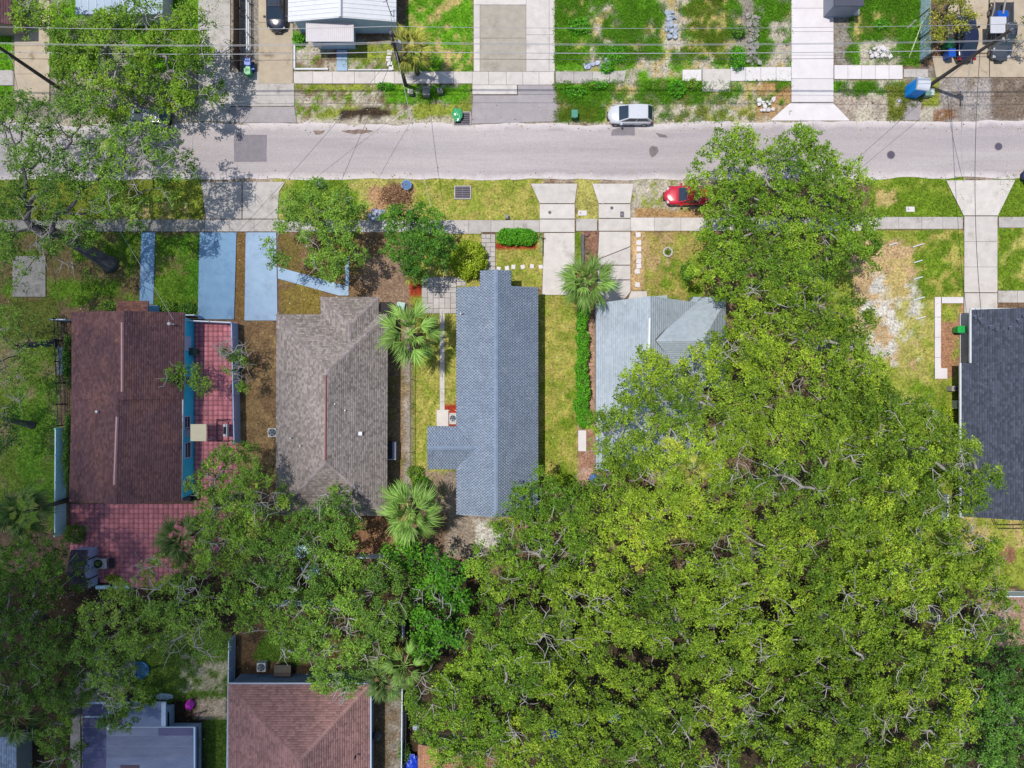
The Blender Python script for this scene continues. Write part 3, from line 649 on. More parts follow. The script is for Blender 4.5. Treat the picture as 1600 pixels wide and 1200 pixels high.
# --- H1 brown gabled house with teal walls
SH1 = mat('brown_shingle', IM(120, 88, 88, 1.15), IM(96, 72, 78, 1.15), sc=2.5, rough=.95, spec=.15, rnd=.24, c3=IM(132, 96, 88, 1.2), sc2=1.6, t3=(.5, .7), bump=.3, bsc=.03, aniso=(1, .5, 1))
TEAL = mat('teal_stucco', IM(40, 150, 182, .42), IM(34, 138, 172, .42), sc=1.0, rough=.8)
def gable_y(t, pe, ridge_top, ridge_bot, he, hr, m, dm, expo=.2, tab=.34, cap=True, capm=None):
    """pe: eave px (xl,xr,yt,yb) ; ridge px x at top and bottom"""
    xl, xr, yt, yb = pe
    a = W(xl[0], yt, he); b = W(xl[1], yb, he); c = W(xr[0], yt, he); d = W(xr[1], yb, he)
    r0 = list(W(ridge_top, yt, hr)); r1 = list(W(ridge_bot, yb, hr)); r0[1] = (a[1] + c[1]) / 2; r1[1] = (b[1] + d[1]) / 2
    L1 = [b, a, tuple(r0), tuple(r1)]; L2 = [c, d, tuple(r1), tuple(r0)]
    for L_ in (L1, L2):
        o = deck(L_, t, dm); shingle_field(L_, expo, tab, m, o)
    if cap: cap_line(r0, r1, .16, capm or m, t)
    return a, b, c, d, r0, r1
h1 = thing('house', 'long brown shingled gable roof house with teal walls at the left', 'house', W(200, 635))
h1.location = (0, 0, 0)
DK1 = plain('dark_fascia', IM(110, 84, 80), .8)
xw0, xw1 = W(125, 0, 2.7)[0], W(303, 0, 0)[0]; yw0, yw1 = W(0, 778, 2.7)[1], W(0, 496, 2.7)[1]
walls(h1, xw0, xw1, yw0, yw1, 2.5, TEAL, ('y', 3.2, (xw0 + xw1) / 2))
g1 = gable_y(h1, ((112, 112), (288, 285), 488, 624), 192, 192, 2.8, 4.15, SH1, DK1)
g2 = gable_y(h1, ((112, 108), (285, 283), 622, 784), 184, 180, 2.66, 4.02, SH1, DK1)
VENTM = plain('pink_ridge_vent', IM(205, 160, 158, 1.2), .6)
for (xa, ya, xb, yb, z) in ((192, 504, 192, 612, 4.15), (184, 651, 180, 757, 4.02)):
    p, q = W(xa, ya, z), W(xb, yb, z); MB().tube([(p[0], p[1], z + .09), (q[0], q[1], z + .09)], .13, 4).build('ridge_vent', VENTM, h1)
e = [W(182, 487, 2.5), W(232, 487, 2.5), W(232, 470, 2.35), W(182, 470, 2.35)]
SH1B = mat('rusty_shingle', IM(150, 102, 86, 1.2), IM(110, 80, 78, 1.2), sc=.8, rough=.95, rnd=.3)
po = deck([(e[3][0], e[3][1], 2.3), (e[2][0], e[2][1], 2.3), (e[1][0], e[1][1], 2.62), (e[0][0], e[0][1], 2.62)], h1, DK1, name='porch_roof'); shingle_field([(e[3][0], e[3][1], 2.3), (e[2][0], e[2][1], 2.3), (e[1][0], e[1][1], 2.62), (e[0][0], e[0][1], 2.62)], .2, .34, SH1B, po)
gutter(W(288, 488, 2.72), W(283, 783, 2.6), h1, plain('pale_gutter', IM(190, 205, 215), .5), .06)
PALETEAL = plain('pale_shutter', IM(190, 215, 235, 1.1), .6)
for (ya, yb, za, zb) in ((548, 528, 1.0, 2.1), (668, 650, 1.0, 2.2), (712, 690, .9, 2.1), (600, 590, 1.2, 1.9), (760, 745, 1.1, 2.0)):
    win(h1, 'x+', W(0, ya)[1], W(0, yb)[1], za, zb, xw1, PALETEAL, PALETEAL if ya < 600 else None)
MB().box(xw1 + .002, xw1 + .06, W(0, 681)[1], W(0, 666)[1], 0, 2.05).build('door', plain('pale_blue_door', IM(150, 190, 215, 1.1), .5), h1)
MB().cyl(0, 0, 0, .3, .12, n=10).build('roof_pipe', WHITE, h1).location = W(153, 643, 3.6)
# awning above side door, patio bench, satellite mast
aw = thing('door_canopy', 'cream flat canopy over the side door of the brown roofed house', 'canopy', W(310, 676, 2.4))
MB().box(-.75, .75, -.8, .8, -.06, 0).build('top', plain('cream_metal', IM(206, 196, 162, 1.1), .6), aw)
for sx in (-.68, .68):
    MB().box(sx - .03, sx + .03, -.74, -.68, -2.35, -.06).build('post', WHITE, aw); MB().box(sx - .03, sx + .03, .68, .74, -2.35, -.06).build('post', WHITE, aw)
ms = thing('satellite_mast', 'thin bent antenna mast standing on the brown roof near its right eave', 'antenna', W(271, 507, 3.0))
MB().tube([(0, 0, 0), (0, 0, .9), (.1, .25, 1.2)], .03, 6).build('pole', WHITE, ms); MB().tube([(0, 0, .8), (.5, -.05, .9)], .02, 5).build('arm', WHITE, ms); MB().cyl(0, 0, .95, 1.05, .16, .05, 10).build('head', WHITE, ms)

# --- H2 grey-brown hip roof
SH2 = mat('taupe_shingle', IM(174, 162, 156), IM(158, 147, 141), sc=2.5, rough=.95, spec=.15, rnd=.31, bump=.3, bsc=.03)
SH2C = mat('taupe_cap', IM(168, 156, 154), IM(150, 138, 138), sc=1.0, rough=.95, rnd=.2)
TAN = mat('tan_stucco', IM(170, 158, 140), IM(158, 146, 130), sc=1.0)
h2 = thing('house', 'taupe shingled hip roof house with a red ridge vent', 'house', (0, 0, 0))
E = 2.8; RZ = 4.7
A, B_, C_, D_ = W(432, 491, E), W(605, 491, E), W(605, 806, E), W(432, 806, E); r0, r1 = W(511, 580, RZ), W(509, 722, RZ)
hb = 3.75; bx0, bx1, bxm = W(501, 464, E), W(592, 464, E), W(546, 508, hb); bj = list(W(546, 536, hb)); c0, c1 = W(501, 491, E), W(592, 491, E)
fd = plain('taupe_fascia', IM(150, 140, 136), .7)
walls(h2, A[0] + .35, B_[0] - .35, D_[1] + .35, A[1] - .35, 2.72, TAN); walls(h2, bx0[0] + .35, bx1[0] - .35, A[1] - .352, bx0[1] - .35, 2.72, TAN)
for pl in ([A, D_, r1, r0], [C_, B_, r0, r1], [D_, C_, r1], [B_, c1, tuple(bj), c0, A, r0]):
    o = deck(pl, h2, fd); shingle_field(pl, .17, .27, SH2, o)
for pl in ([bx1, bx0, bxm], [bx0, c0, tuple(bj), bxm], [c1, bx1, bxm, tuple(bj)]):
    pl = [(p[0], p[1], p[2] + .012) for p in pl]; o = deck(pl, h2, fd); shingle_field(pl, .17, .27, SH2, o)
for p, q in ((A, r0), (B_, r0), (C_, r1), (D_, r1), (bx0, bxm), (bx1, bxm), (bxm, bj), (r0, r1)): cap_line(p, q, .15, SH2C, h2)
p, q = W(510, 586, RZ), W(509, 719, RZ); MB().tube([(p[0], p[1], RZ + .1), (q[0], q[1], RZ + .1)], .08, 4).build('ridge_vent', plain('red_vent', IM(160, 92, 92), .7), h2)
for (x, y, r, hh) in ((564, 677, .17, .4), (540, 641, .07, .35), (470, 696, .07, .35), (455, 684, .07, .35), (524, 631, .06, .3)):
    z = 4.7 - abs(x - 510) / 95 * 1.9; w = W(x, y, z); (MB().box(-r, r, -r, r, -.1, hh) if r > .1 else MB().cyl(0, 0, -.1, hh, r, n=8)).build('roof_pipe', WHITE, h2).location = (w[0], w[1], z)
win(h2, 'y+', A[0] + .8, A[0] + 2.2, 1, 2.1, A[1] - .35, WHITE)
# side lean-to between H2 and fence
lt = thing('water_heater_shed', 'small dark open box with a blue grey side against the taupe house wall', 'shed', W(614, 702, 0))
MB().box(-.55, .1, -.75, .75, 0, 1.2).build('recess', plain('near_black', (.02, .02, .025), .7), lt); MB().box(.12, .42, -.8, .8, 0, 1.25).build('side_panel', plain('blue_grey_panel', IM(150, 156, 185), .6), lt); MB().box(-.55, .42, -.9, -.82, 0, 1.25).build('end_panel', WHITE, lt)
sd = thing('dark_recess', 'black square standing in for a dark recess at the front right corner of the taupe roof', 'recess stand-in', W(603, 481, 2.5)); MB().box(-.6, .6, -.55, .55, -.05, 0).build('cover', plain('black_recess', (.02, .015, .018), .8), sd)  # added black cover on posts paints the dark of a recess
for sx in (-.55, .55):
    for sy in (-.5, .5): MB().box(sx - .025, sx + .025, sy - .025, sy + .025, -2.5, -.05).build('post', plain('near_black', (.02, .02, .025), .7), sd)

# --- H3 blue-grey gable roof with wing
SH3 = mat('blue_grey_shingle', IM(158, 172, 190), IM(144, 157, 176), sc=1.8, rough=.95, spec=.15, rnd=.12, c3=IM(178, 188, 202), sc2=1.2, t3=(.55, .75), bump=.3, bsc=.03)
SH3C = mat('blue_grey_cap', IM(142, 158, 180), IM(132, 148, 170), sc=1.0, rough=.95, rnd=.08)
h3 = thing('house', 'blue grey shingled gable roof house with a side wing in the middle', 'house', (0, 0, 0))
OFFW = mat('off_white_stucco', IM(215, 212, 205), IM(200, 198, 192), sc=1.0)
hr = 4.15; xr = W(775, 0, hr)[0]; xl = W(713, 0, E)[0]; xrt = W(841, 0, E)[0]; yt, yb = W(0, 449, E)[1], W(0, 804, E)[1]; ybt = W(0, 424, 3.2)[1]
def zx(x): return hr - (hr - E) * (abs(x - xr) / ((xr - xl) if x < xr else (xrt - xr)))
xbl, xbr = W(750, 0, 3.4)[0], W(799, 0, 3.4)[0]
Lp = [(xl, yb, E), (xl, yt, E), (xbl, yt, zx(xbl)), (xbl, ybt, zx(xbl)), (xr, ybt, hr), (xr, yb, hr)]
Rp = [(xrt, yt, E), (xrt, yb, E), (xr, yb, hr), (xr, ybt, hr), (xbr, ybt, zx(xbr)), (xbr, yt, zx(xbr))]
UN3 = plain('blue_grey_underlay', IM(62, 72, 98), .95)
walls(h3, xl + .3, xrt - .3, yb + .3, yt - .3, E - .08, OFFW, ('y', 3.95, xr)); walls(h3, xbl + .2, xbr - .2, yt - .305, ybt - .3, zx(xbl) - .15, OFFW)
for pl in (Lp, Rp):
    o = deck(pl, h3, UN3); shingle_field(pl, .17, .265, SH3, o, lift=.03, gapw=.062, reg=True)
cap_line((xr, yb, hr), (xr, ybt, hr), .2, SH3C, h3)
zw = 3.45; ym = W(0, 700, zw)[1]; xwl = W(668, 0, E)[0]; y0w, y1w = W(0, 733, E)[1], W(0, 666, E)[1]; xj = xl + (zw - E) / (hr - E) * (xr - xl)
walls(h3, xwl + .3, xl + .35, y0w + .25, y1w - .25, E - .1, OFFW, ('x', zw - .15, ym))
for pl in ([(xl, y1w, E), (xwl, y1w, E), (xwl, ym, zw), (xj, ym, zw)], [(xwl, y0w, E), (xl, y0w, E), (xj, ym, zw), (xwl, ym, zw)]):
    pl = [(p[0], p[1], p[2] + .015) for p in pl]; o = deck(pl, h3, UN3); shingle_field(pl, .17, .265, SH3, o, lift=.03, gapw=.062, reg=True)
cap_line((xwl, ym, zw), (xj, ym, zw), .16, SH3C, h3)
win(h3, 'y+', xl + .8, xl + 1.9, 1, 2.2, yt - .3, WHITE); win(h3, 'x-', yb + 4, yb + 5.2, 1, 2.2, xl + .3, WHITE)
va = thing('vent_hood', 'small dark vent pipe near the upper left edge of the blue grey roof', 'roof vent', W(720, 491, 3.0)); MB().cyl(0, 0, -.1, .3, .07, n=8).build('pipe', WHITE, va); MB().box(-.02, .35, -.05, .05, .0, .1).build('hood', plain('near_black', (.02, .02, .025), .7), va)

# --- H4 pale grey roof partly under the oaks
SH4 = mat('pale_grey_shingle', IM(194, 204, 214), IM(180, 192, 202), sc=2.5, rough=.9, spec=.2, rnd=.08, c3=IM(168, 178, 190), sc2=3, t3=(.5, .75), bump=.2, bsc=.03)
h4 = thing('house', 'pale grey shingled house half covered by the oak canopy', 'house', (0, 0, 0))
xl4, xr4, xm4 = W(931, 0, E)[0], W(1100, 0, E)[0], W(1015, 0, 4.3)[0]; y4t, y4b = W(0, 474, E)[1], W(0, 735, E)[1]; z4 = 4.3
f4 = plain('pale_fascia', IM(190, 196, 196), .7)
walls(h4, xl4 + .3, xr4 - .3, y4b + .3, y4t - .4, E - .08, mat('cream_wall', IM(205, 200, 186)), ('y', 4.1, xm4))
for pl in ([(xl4, y4b, E), (xl4, y4t, E), (xm4, y4t + .5, z4), (xm4, y4b, z4)], [(xr4, y4t, E), (xr4, y4b, E), (xm4, y4b, z4), (xm4, y4t + .5, z4)]):
    o = deck(pl, h4, f4); shingle_field(pl, .2, .33, SH4, o, lift=.01)
# cross hip on the east side
yc = W(0, 532, 4.2)[1]; zc = 4.15; xc0 = xm4 + .55; xe = W(1134, 0, E)[0]; yn, ys = W(0, 464, E)[1], W(0, 606, E)[1]; xh = xe - 2.6
xn = W(1082, 0, E)[0]
walls(h4, xr4 - .4, xe - .4, ys + .4, yn - .5, E - .09, mat('cream_wall', IM(205, 200, 186)))
for pl in ([(xe, yn, E), (xe, ys, E), (xh, yc, zc)], [(xe, yn, E), (xh, yc, zc), (xc0, yc, zc), (xn, yn, E)], [(xn, ys, E), (xe, ys, E), (xh, yc, zc), (xc0, yc, zc)]):
    pl = [(p[0], p[1], p[2] + .03) for p in pl]
    if pl[0][1] > pl[-1][1] and len(pl) == 5: pass
    o = deck(pl, h4, f4); shingle_field(pl, .2, .33, SH4, o, lift=.01)
for p, q in (((xe, yn, E), (xh, yc, zc)), ((xe, ys, E), (xh, yc, zc)), ((xh, yc, zc), (xc0, yc, zc))): cap_line(p, q, .14, SH4, h4)
vm4 = mat('valley_debris', IM(90, 88, 86), IM(120, 116, 108), sc=.3)
MB().tube([(xc0, yc, zc + .04), (xn, yn, E + .05)], .07, 4).build('valley', vm4, h4); MB().tube([(xc0, yc, zc + .04), (xn, ys, E + .05)], .05, 4).build('valley', vm4, h4)
p, q = W(1015, 497, z4), W(1014, 553, z4); MB().tube([(p[0], p[1], z4 + .1), (q[0], q[1], z4 + .1)], .12, 4).build('ridge_vent', plain('white_vent', IM(240, 243, 246), .5), h4)
p0, p1 = W(985, 473, 2.5), W(1042, 463, 2.5); pr = [(p0[0], p0[1], 2.85), (p1[0], p0[1], 2.85), (p1[0], p1[1] + .1, 2.6), (p0[0], p1[1] - .2, 2.6)]
deck([pr[3], pr[2], pr[1], pr[0]], h4, mat('pale_porch_roof', IM(178, 190, 194)), name='porch_roof')

# --- H5 dark slate roof at the right edge
SH5 = mat('slate_shingle', IM(90, 96, 112), IM(80, 86, 102), sc=3, rough=.9, spec=.2, rnd=.28, c3=IM(106, 112, 130), sc2=1.2, t3=(.6, .8), bump=.3, bsc=.03)
BEIGE = mat('beige_stucco', IM(205, 194, 178, .5), IM(196, 184, 168, .5), sc=1.2)
h5 = thing('house', 'dark slate roofed house with white gutters at the right edge', 'house', (0, 0, 0))
E5 = 2.35; x5 = W(1518, 0, E5)[0]; x5b = W(1506, 0, E5)[0]; x5m = W(1625, 0, 4.6)[0]; x5r = 2 * x5m - x5b + .5; y5t = W(0, 484, E5)[1]; y5s = W(0, 567, E5)[1]; y5b = W(0, 808, E5)[1]; sl5 = (4.6 - E5) / (x5m - x5)
z5b = E5 - (x5 - x5b) * sl5
walls(h5, W(1513, 0)[0], x5r - .5, y5s + .2, y5t - .4, E5 - .1, BEIGE); walls(h5, W(1502, 0)[0], x5r - .5, y5b + .4, y5s - .15, z5b - .08, BEIGE)
for pl in ([(x5, y5s, E5), (x5, y5t, E5), (x5m, y5t, 4.6), (x5m, y5s, 4.6)], [(x5b, y5b, z5b), (x5b, y5s, z5b), (x5m, y5s, 4.6), (x5m, y5b, 4.6)], [(x5r, y5t, E5), (x5r, y5b, E5), (x5m, y5b, 4.6), (x5m, y5t, 4.6)]):
    o = deck(pl, h5, plain('slate_underlay', IM(60, 66, 84), .9)); shingle_field(pl, .2, .34, SH5, o)
gutter((x5 - .08, y5t, E5), (x5 - .08, y5s, E5), h5, WHITE, .09); gutter((x5b - .08, y5s, z5b), (x5b - .08, y5b, z5b), h5, WHITE, .09)
MB().box(x5 - .1, x5m, y5t + .002, y5t + .16, E5 - .16, E5 + .02).build('fascia', WHITE, h5)
cap_line((x5m, y5t, 4.6), (x5m, y5b, 4.6), .16, SH5, h5)
for ya, yb_ in ((544, 529), (588, 580), (700, 686), (735, 722)): win(h5, 'x-', W(0, ya)[1], W(0, yb_)[1], .9, 2.2, W(1513 if ya < 566 else 1502, 0)[0], WHITE)
for (x, y) in ((1537, 494), (1545, 503), (1555, 511), (1562, 515), (1578, 513), (1588, 502), (1594, 495), (1543, 499)):  # added boxes stand in for shadow blotches that form a V
    w = W(x, y, 3.6); t = thing('shadow_blotch', 'small dark box standing in for a shadow blotch on the slate roof', 'roof vent', (w[0], w[1], E5 + (w[0] - x5) * sl5 + .02), random.uniform(-.6, .6), 'boxes standing in for a V of shadow blotches on the slate roof')
    t['label'] = 'small box standing in for a shadow blotch in the V on the slate roof, ' + {1537: 'leftmost one', 1545: 'third of its left arm', 1555: 'fourth of its left arm', 1562: 'lowest one', 1578: 'lowest of its right arm', 1588: 'middle of its right arm', 1594: 'topmost of its right arm', 1543: 'second of its left arm'}[x]
    MB().box(-.2, .2, -.14, .14, -.02, .12).build('cap', SH5, t); MB().box(-.16, .16, .14, .2, 0, .05).build('blotch_edge', plain('blotch_edge', IM(130, 142, 162), .5), t)

# --- H7 terracotta brown hip roof at the bottom
SH7 = mat('terracotta_shingle', IM(172, 130, 124, 1.2), IM(152, 116, 112, 1.2), sc=2.5, rough=.95, spec=.15, rnd=.22, bump=.3, bsc=.03)
SH7C = mat('terracotta_cap', IM(168, 132, 126, 1.3), IM(158, 122, 118, 1.3), sc=1, rough=.95, rnd=.15)
h7 = thing('house', 'reddish brown hip roof house with blue grey walls at the bottom', 'house', (0, 0, 0))
BLW = mat('blue_grey_siding', IM(120, 140, 165, 1.1), IM(110, 130, 155, 1.1), sc=1)
a7, b7 = W(357, 1069, E), W(578, 1069, E); yb7 = W(0, 1420, E)[1]; z7 = 5.0; rx = W(467, 0, z7)[0]; ry = W(0, 1190, z7)[1]
d7, c7 = (a7[0], yb7, E), (b7[0], yb7, E); r7, r7b = (rx, ry, z7), (rx, yb7 + 6.5, z7)
walls(h7, a7[0] + .12, b7[0] - .12, yb7 + .3, W(0, 1053)[1], E - .1, BLW)
f7 = plain('white_gutter', IM(190, 205, 222), .5)
for pl in ([b7, a7, r7], [a7, d7, r7b, r7], [c7, b7, r7, r7b], [d7, c7, r7b]):
    o = deck(pl, h7, f7); shingle_field(pl, .21, .33, SH7, o)
for p, q in ((a7, r7), (b7, r7), (r7, r7b)): cap_line(p, q, .16, SH7C, h7)
gutter((a7[0], a7[1] + .05, E), (b7[0], b7[1] + .05, E), h7, f7, .09); gutter((a7[0] - .03, a7[1], E), (d7[0] - .03, d7[1], E), h7, f7, .07); gutter((b7[0] + .05, b7[1], E), (c7[0] + .05, c7[1], E), h7, f7, .1)
for xa, xb in ((478, 502), (505, 535)): win(h7, 'y+', W(xa, 0, 1.5)[0], W(xb, 0, 1.5)[0], 1.0, 2.2, W(0, 1053)[1], f7)
w = W(556, 1181, 3.6); MB().cyl(0, 0, -.3, .25, .09, n=8).build('roof_pipe', plain('near_black', (.02, .02, .025), .7), h7).location = (w[0], w[1], 3.9)

# --- H8 orange-brown roof under the oaks
SH8 = mat('orange_shingle', IM(190, 140, 108), IM(170, 122, 96), sc=2, rough=.95, rnd=.25, bump=.3, bsc=.03)
h8 = thing('house', 'orange brown shingled house peeking from under the oaks at the bottom', 'house', (0, 0, 0))
a8, b8 = W(653, 1163, E), W(802, 1163, E); y8 = W(0, 1380, E)[1]; m8 = ((a8[0] + b8[0]) / 2, 0, 4.3)
walls(h8, a8[0] + .3, b8[0] - .3, y8 + .3, a8[1] - .3, E - .1, TAN, ('y', 4.1, m8[0]))
for pl in ([(a8[0], y8, E), (a8[0], a8[1], E), (m8[0], a8[1], 4.3), (m8[0], y8, 4.3)], [(b8[0], a8[1], E), (b8[0], y8, E), (m8[0], y8, 4.3), (m8[0], a8[1], 4.3)]):
    o = deck(pl, h8, fd); shingle_field(pl, .22, .33, SH8, o)
# --- H9 pale blue roof corner bottom left
SH9 = mat('pale_blue_shingle', IM(140, 158, 178, 1.1), IM(126, 144, 166, 1.1), sc=2, rough=.95, rnd=.25)
h9 = thing('house', 'pale blue shingled roof corner at the bottom left edge', 'house', (0, 0, 0))
a9, b9 = W(-150, 1150, E), W(26, 1150, E); y9 = W(0, 1400, E)[1]
walls(h9, a9[0] + .3, W(50, 0)[0], y9 + .3, W(0, 1144)[1], E - .1, mat('grey_green_wall', IM(150, 156, 150), IM(140, 146, 142)))
pl = [(b9[0], b9[1], E), (b9[0], y9, E), (a9[0], y9, 4.4), (a9[0], a9[1], 4.4)]; o = deck(pl, h9, fd); shingle_field(pl, .21, .33, SH9, o)

# --- H6 flat roofed house bottom left
h6 = thing('house', 'flat grey roofed house with rolled roofing strips at the bottom left', 'house', (0, 0, 0))
ROLL = mat('rolled_roofing', IM(128, 136, 156, 1.05), IM(106, 114, 138, 1.05), sc=1.6, rough=.9, orand=.14, c3=IM(136, 142, 162, 1.1), sc2=1.2, t3=(.5, .68), aniso=(.5, 1.6, 1))
ROLL2 = mat('rolled_roofing_violet', IM(98, 98, 128, 1.1), IM(88, 88, 118, 1.1), sc=1.2, rough=.9, orand=.14)
zf = 2.75
def roofstrip(x0, y0, x1, y1, z=zf, m=ROLL, name='roof_sheet'):
    a, b = W(x0, y1, z), W(x1, y0, z); MB().box(a[0], b[0], a[1] + .02, b[1] - .02, z - .02 - random.random() * .01, z + random.random() * .015).build(name, m, h6)
a, b = W(128, 1330, zf), W(305, 1098, zf); bb = W(303, 1136, zf)
walls(h6, a[0] + .3, W(308, 0, 1)[0], a[1], W(0, 1128, 0)[1] - .1, zf - .1, plain('pale_blue_wall', IM(170, 195, 220, 1.1), .6)); MB().box(a[0], bb[0], a[1], bb[1], zf - .14, zf - .03).build('roof', plain('pale_blue_fascia', IM(170, 190, 212, 1.1), .6), h6)
MB().box(a[0], W(258, 0, zf)[0], bb[1] + .01, W(0, 1098, zf)[1], zf - .3, zf - .1).build('roof', plain('pale_blue_fascia', IM(170, 190, 212, 1.1), .6), h6)
for i, y in enumerate(range(1150, 1290, 17)): roofstrip(166 if i < 4 else 129, y, 302, y + 17)
roofstrip(166, 1137, 246, 1150); roofstrip(247, 1137, 302, 1150, m=ROLL2)
for y in (1122, 1137, 1152, 1170, 1188): roofstrip(129, y, 166, y + (15 if y < 1150 else 18), m=ROLL2)
roofstrip(129, 1100, 169, 1119, zf - .09, ROLL2); roofstrip(170, 1096, 252, 1135, zf - .1, mat('porch_roofing', IM(118, 130, 156, 1.1), IM(106, 118, 146, 1.1), sc=1, rough=.9))
BRM = plain('brown_roof_patch', IM(96, 82, 92, 1.1), .9); roofstrip(168, 1118, 190, 1133, zf - .06, BRM, 'roof_patch'); roofstrip(188, 1195, 218, 1215, zf + .03, BRM, 'roof_patch')
gutter((bb[0] + .06, bb[1], zf + .02), (bb[0] + .06, a[1], zf + .02), h6, plain('pale_blue_trim', IM(190, 212, 235, 1.1), .5), .07)
for (x, y) in ((171, 1136), (190, 1137)): MB().cyl(0, 0, -.1, .25, .13 if x < 180 else .08, n=10).build('roof_pipe', WHITE if x < 180 else plain('near_black', (.02, .02, .025), .7), h6).location = W(x, y, zf)
# --- north side houses
RIBW = plain('white_metal_roof', IM(232, 234, 238), .45, spec=.5)
h10 = thing('house', 'white ribbed metal roof house with grey walls north of the street', 'house', (0, 0, 0))
GW = mat('grey_blue_siding', IM(140, 156, 168, .62), IM(130, 146, 160, .62), sc=1)
eA, eB = W(450, 34, E), W(619, 34, E); rm = W(532, 27, 3.9); yN = W(0, -150, E)[1]
walls(h10, eA[0] + .5, eB[0] - .3, yN, W(0, 52, 0)[1], E - .1, GW, ('y', 3.6, rm[0]))
for s_, ex in ((-1, eA[0]), (1, eB[0])):
    pl = [(ex, yN, E), (ex, eA[1], E), (rm[0], rm[1], 3.9), (rm[0], yN, 3.9)]
    if s_ > 0: pl = [(ex, eA[1], E), (ex, yN, E), (rm[0], yN, 3.9), (rm[0], rm[1], 3.9)]
    o = deck(pl, h10, RIBW); rb = MB(); y = rm[1] - .1
    while y > 0 and y < 45:
        y += .0; break
    yy = eA[1] - .1; k = 0
    while yy + k * .42 < eA[1] + 9:
        y_ = eA[1] + .12 + k * .42; k += 1
        rb.tube([(ex + s_ * .0, y_, E + .02), (rm[0], y_ + (rm[1] - eA[1]), 3.92)], .035, 4)
    r_ = rb.build('ribs', RIBW, o); r_['kind'] = 'stuff'
MB().tube([(rm[0], rm[1], 3.96), (rm[0], yN, 3.96)], .2, 4).build('ridge_cap', RIBW, h10)
pa, pb = W(478, 65, 2.7), W(552, 34, 2.9); MB().box(pa[0], pb[0], pa[1], pb[1], 2.62, 2.7).build('porch_roof', RIBW, h10)
rb = MB(); n = 24
for i in range(n): x = pa[0] + (pb[0] - pa[0]) * (i + .5) / n; rb.box(x - .03, x + .03, pa[1], pb[1], 2.702, 2.76)
rb.build('ribs', plain('pink_tint_rib', IM(226, 208, 210), .5), h10)['kind'] = 'stuff'
pa2, pb2 = W(498, 77, 0), W(556, 50, 0); MB().box(pa2[0], pb2[0], pa2[1], pb2[1], 0, 1.1).build('porch_wall', GW, h10); MB().box(pa2[0] - .1, pb2[0] + .1, pa2[1] - .1, pa2[1] + .2, 1.1, 1.18).build('porch_rail', plain('grey_rail', IM(150, 165, 182, .8), .5), h10)
MB().box(-.35, .35, -.4, .4, 0, .5).build('mail_chest', WHITE, h10).location = W(497, 68, 1.0)
an = thing('tv_antenna', 'bent metal antenna on the white metal roof', 'antenna', W(612, 24, 3.0)); MB().tube([(0, 0, 0), (-.1, .1, .9), (-.35, .8, 1.6)], .04, 5).build('mast', GRATE_D, an); MB().tube([(-.6, .5, 1.3), (.2, .9, 1.4)], .025, 5).build('boom', GRATE_D, an)
h11 = thing('house', 'pale blue flat roof behind the yellow green oak at the top left', 'house', (0, 0, 0)); a, b = W(118, 22, 2.8), W(254, -120, 2.8)
walls(h11, a[0] + .3, b[0] - .3, a[1] + .3, b[1], 2.65, OFFW); MB().box(a[0], b[0], a[1], b[1], 2.66, 2.8).build('roof', mat('pale_blue_membrane', IM(190, 205, 222), IM(172, 190, 210), sc=1.2), h11)
for x in range(126, 254, 12): p = W(x, 0, 2.8)[0]; MB().box(p - .02, p + .02, a[1] + .01, b[1], 2.801, 2.84).build('seam', WHITE, h11)
h12 = thing('house', 'dark brown roof corner at the top left edge', 'house', (0, 0, 0)); a, b = W(-120, 38, 2.8), W(18, -120, 2.8); walls(h12, a[0], b[0] - .3, a[1] + .3, b[1], 2.6, TAN); pl = [(b[0], b[1], 2.8), (b[0], a[1], 2.8), (a[0], a[1], 4.2), (a[0], b[1], 4.2)][::-1]
o = deck(pl, h12, DK1); shingle_field([pl[2], pl[3], pl[0], pl[1]] if False else [(b[0], a[1], 2.8), (b[0], b[1], 2.8), (a[0], b[1], 4.2), (a[0], a[1], 4.2)], .22, .34, SH1, o)
h13 = thing('house', 'grey house corner with a white step at the top right', 'house', (0, 0, 0)); a, b = W(1304, 9, 2.6), W(1350, -120, 2.6); walls(h13, a[0] + .1, b[0], a[1] + .2, b[1], 2.5, mat('mid_grey_wall', IM(140, 144, 156, 1.0))); MB().box(a[0], b[0], a[1], b[1], 2.5, 2.6).build('roof', plain('dark_grey_roof', IM(84, 86, 100), .8), h13)
a, b = W(1307, 25, 0), W(1340, 10, 0); MB().box(a[0], b[0], a[1], b[1], 0, .3).build('step', C_NEW, h13); MB().box(a[0] + .1, a[0] + .2, b[1] - .5, b[1] + .4, .3, 2.4).build('post', GRATE_D, h13)
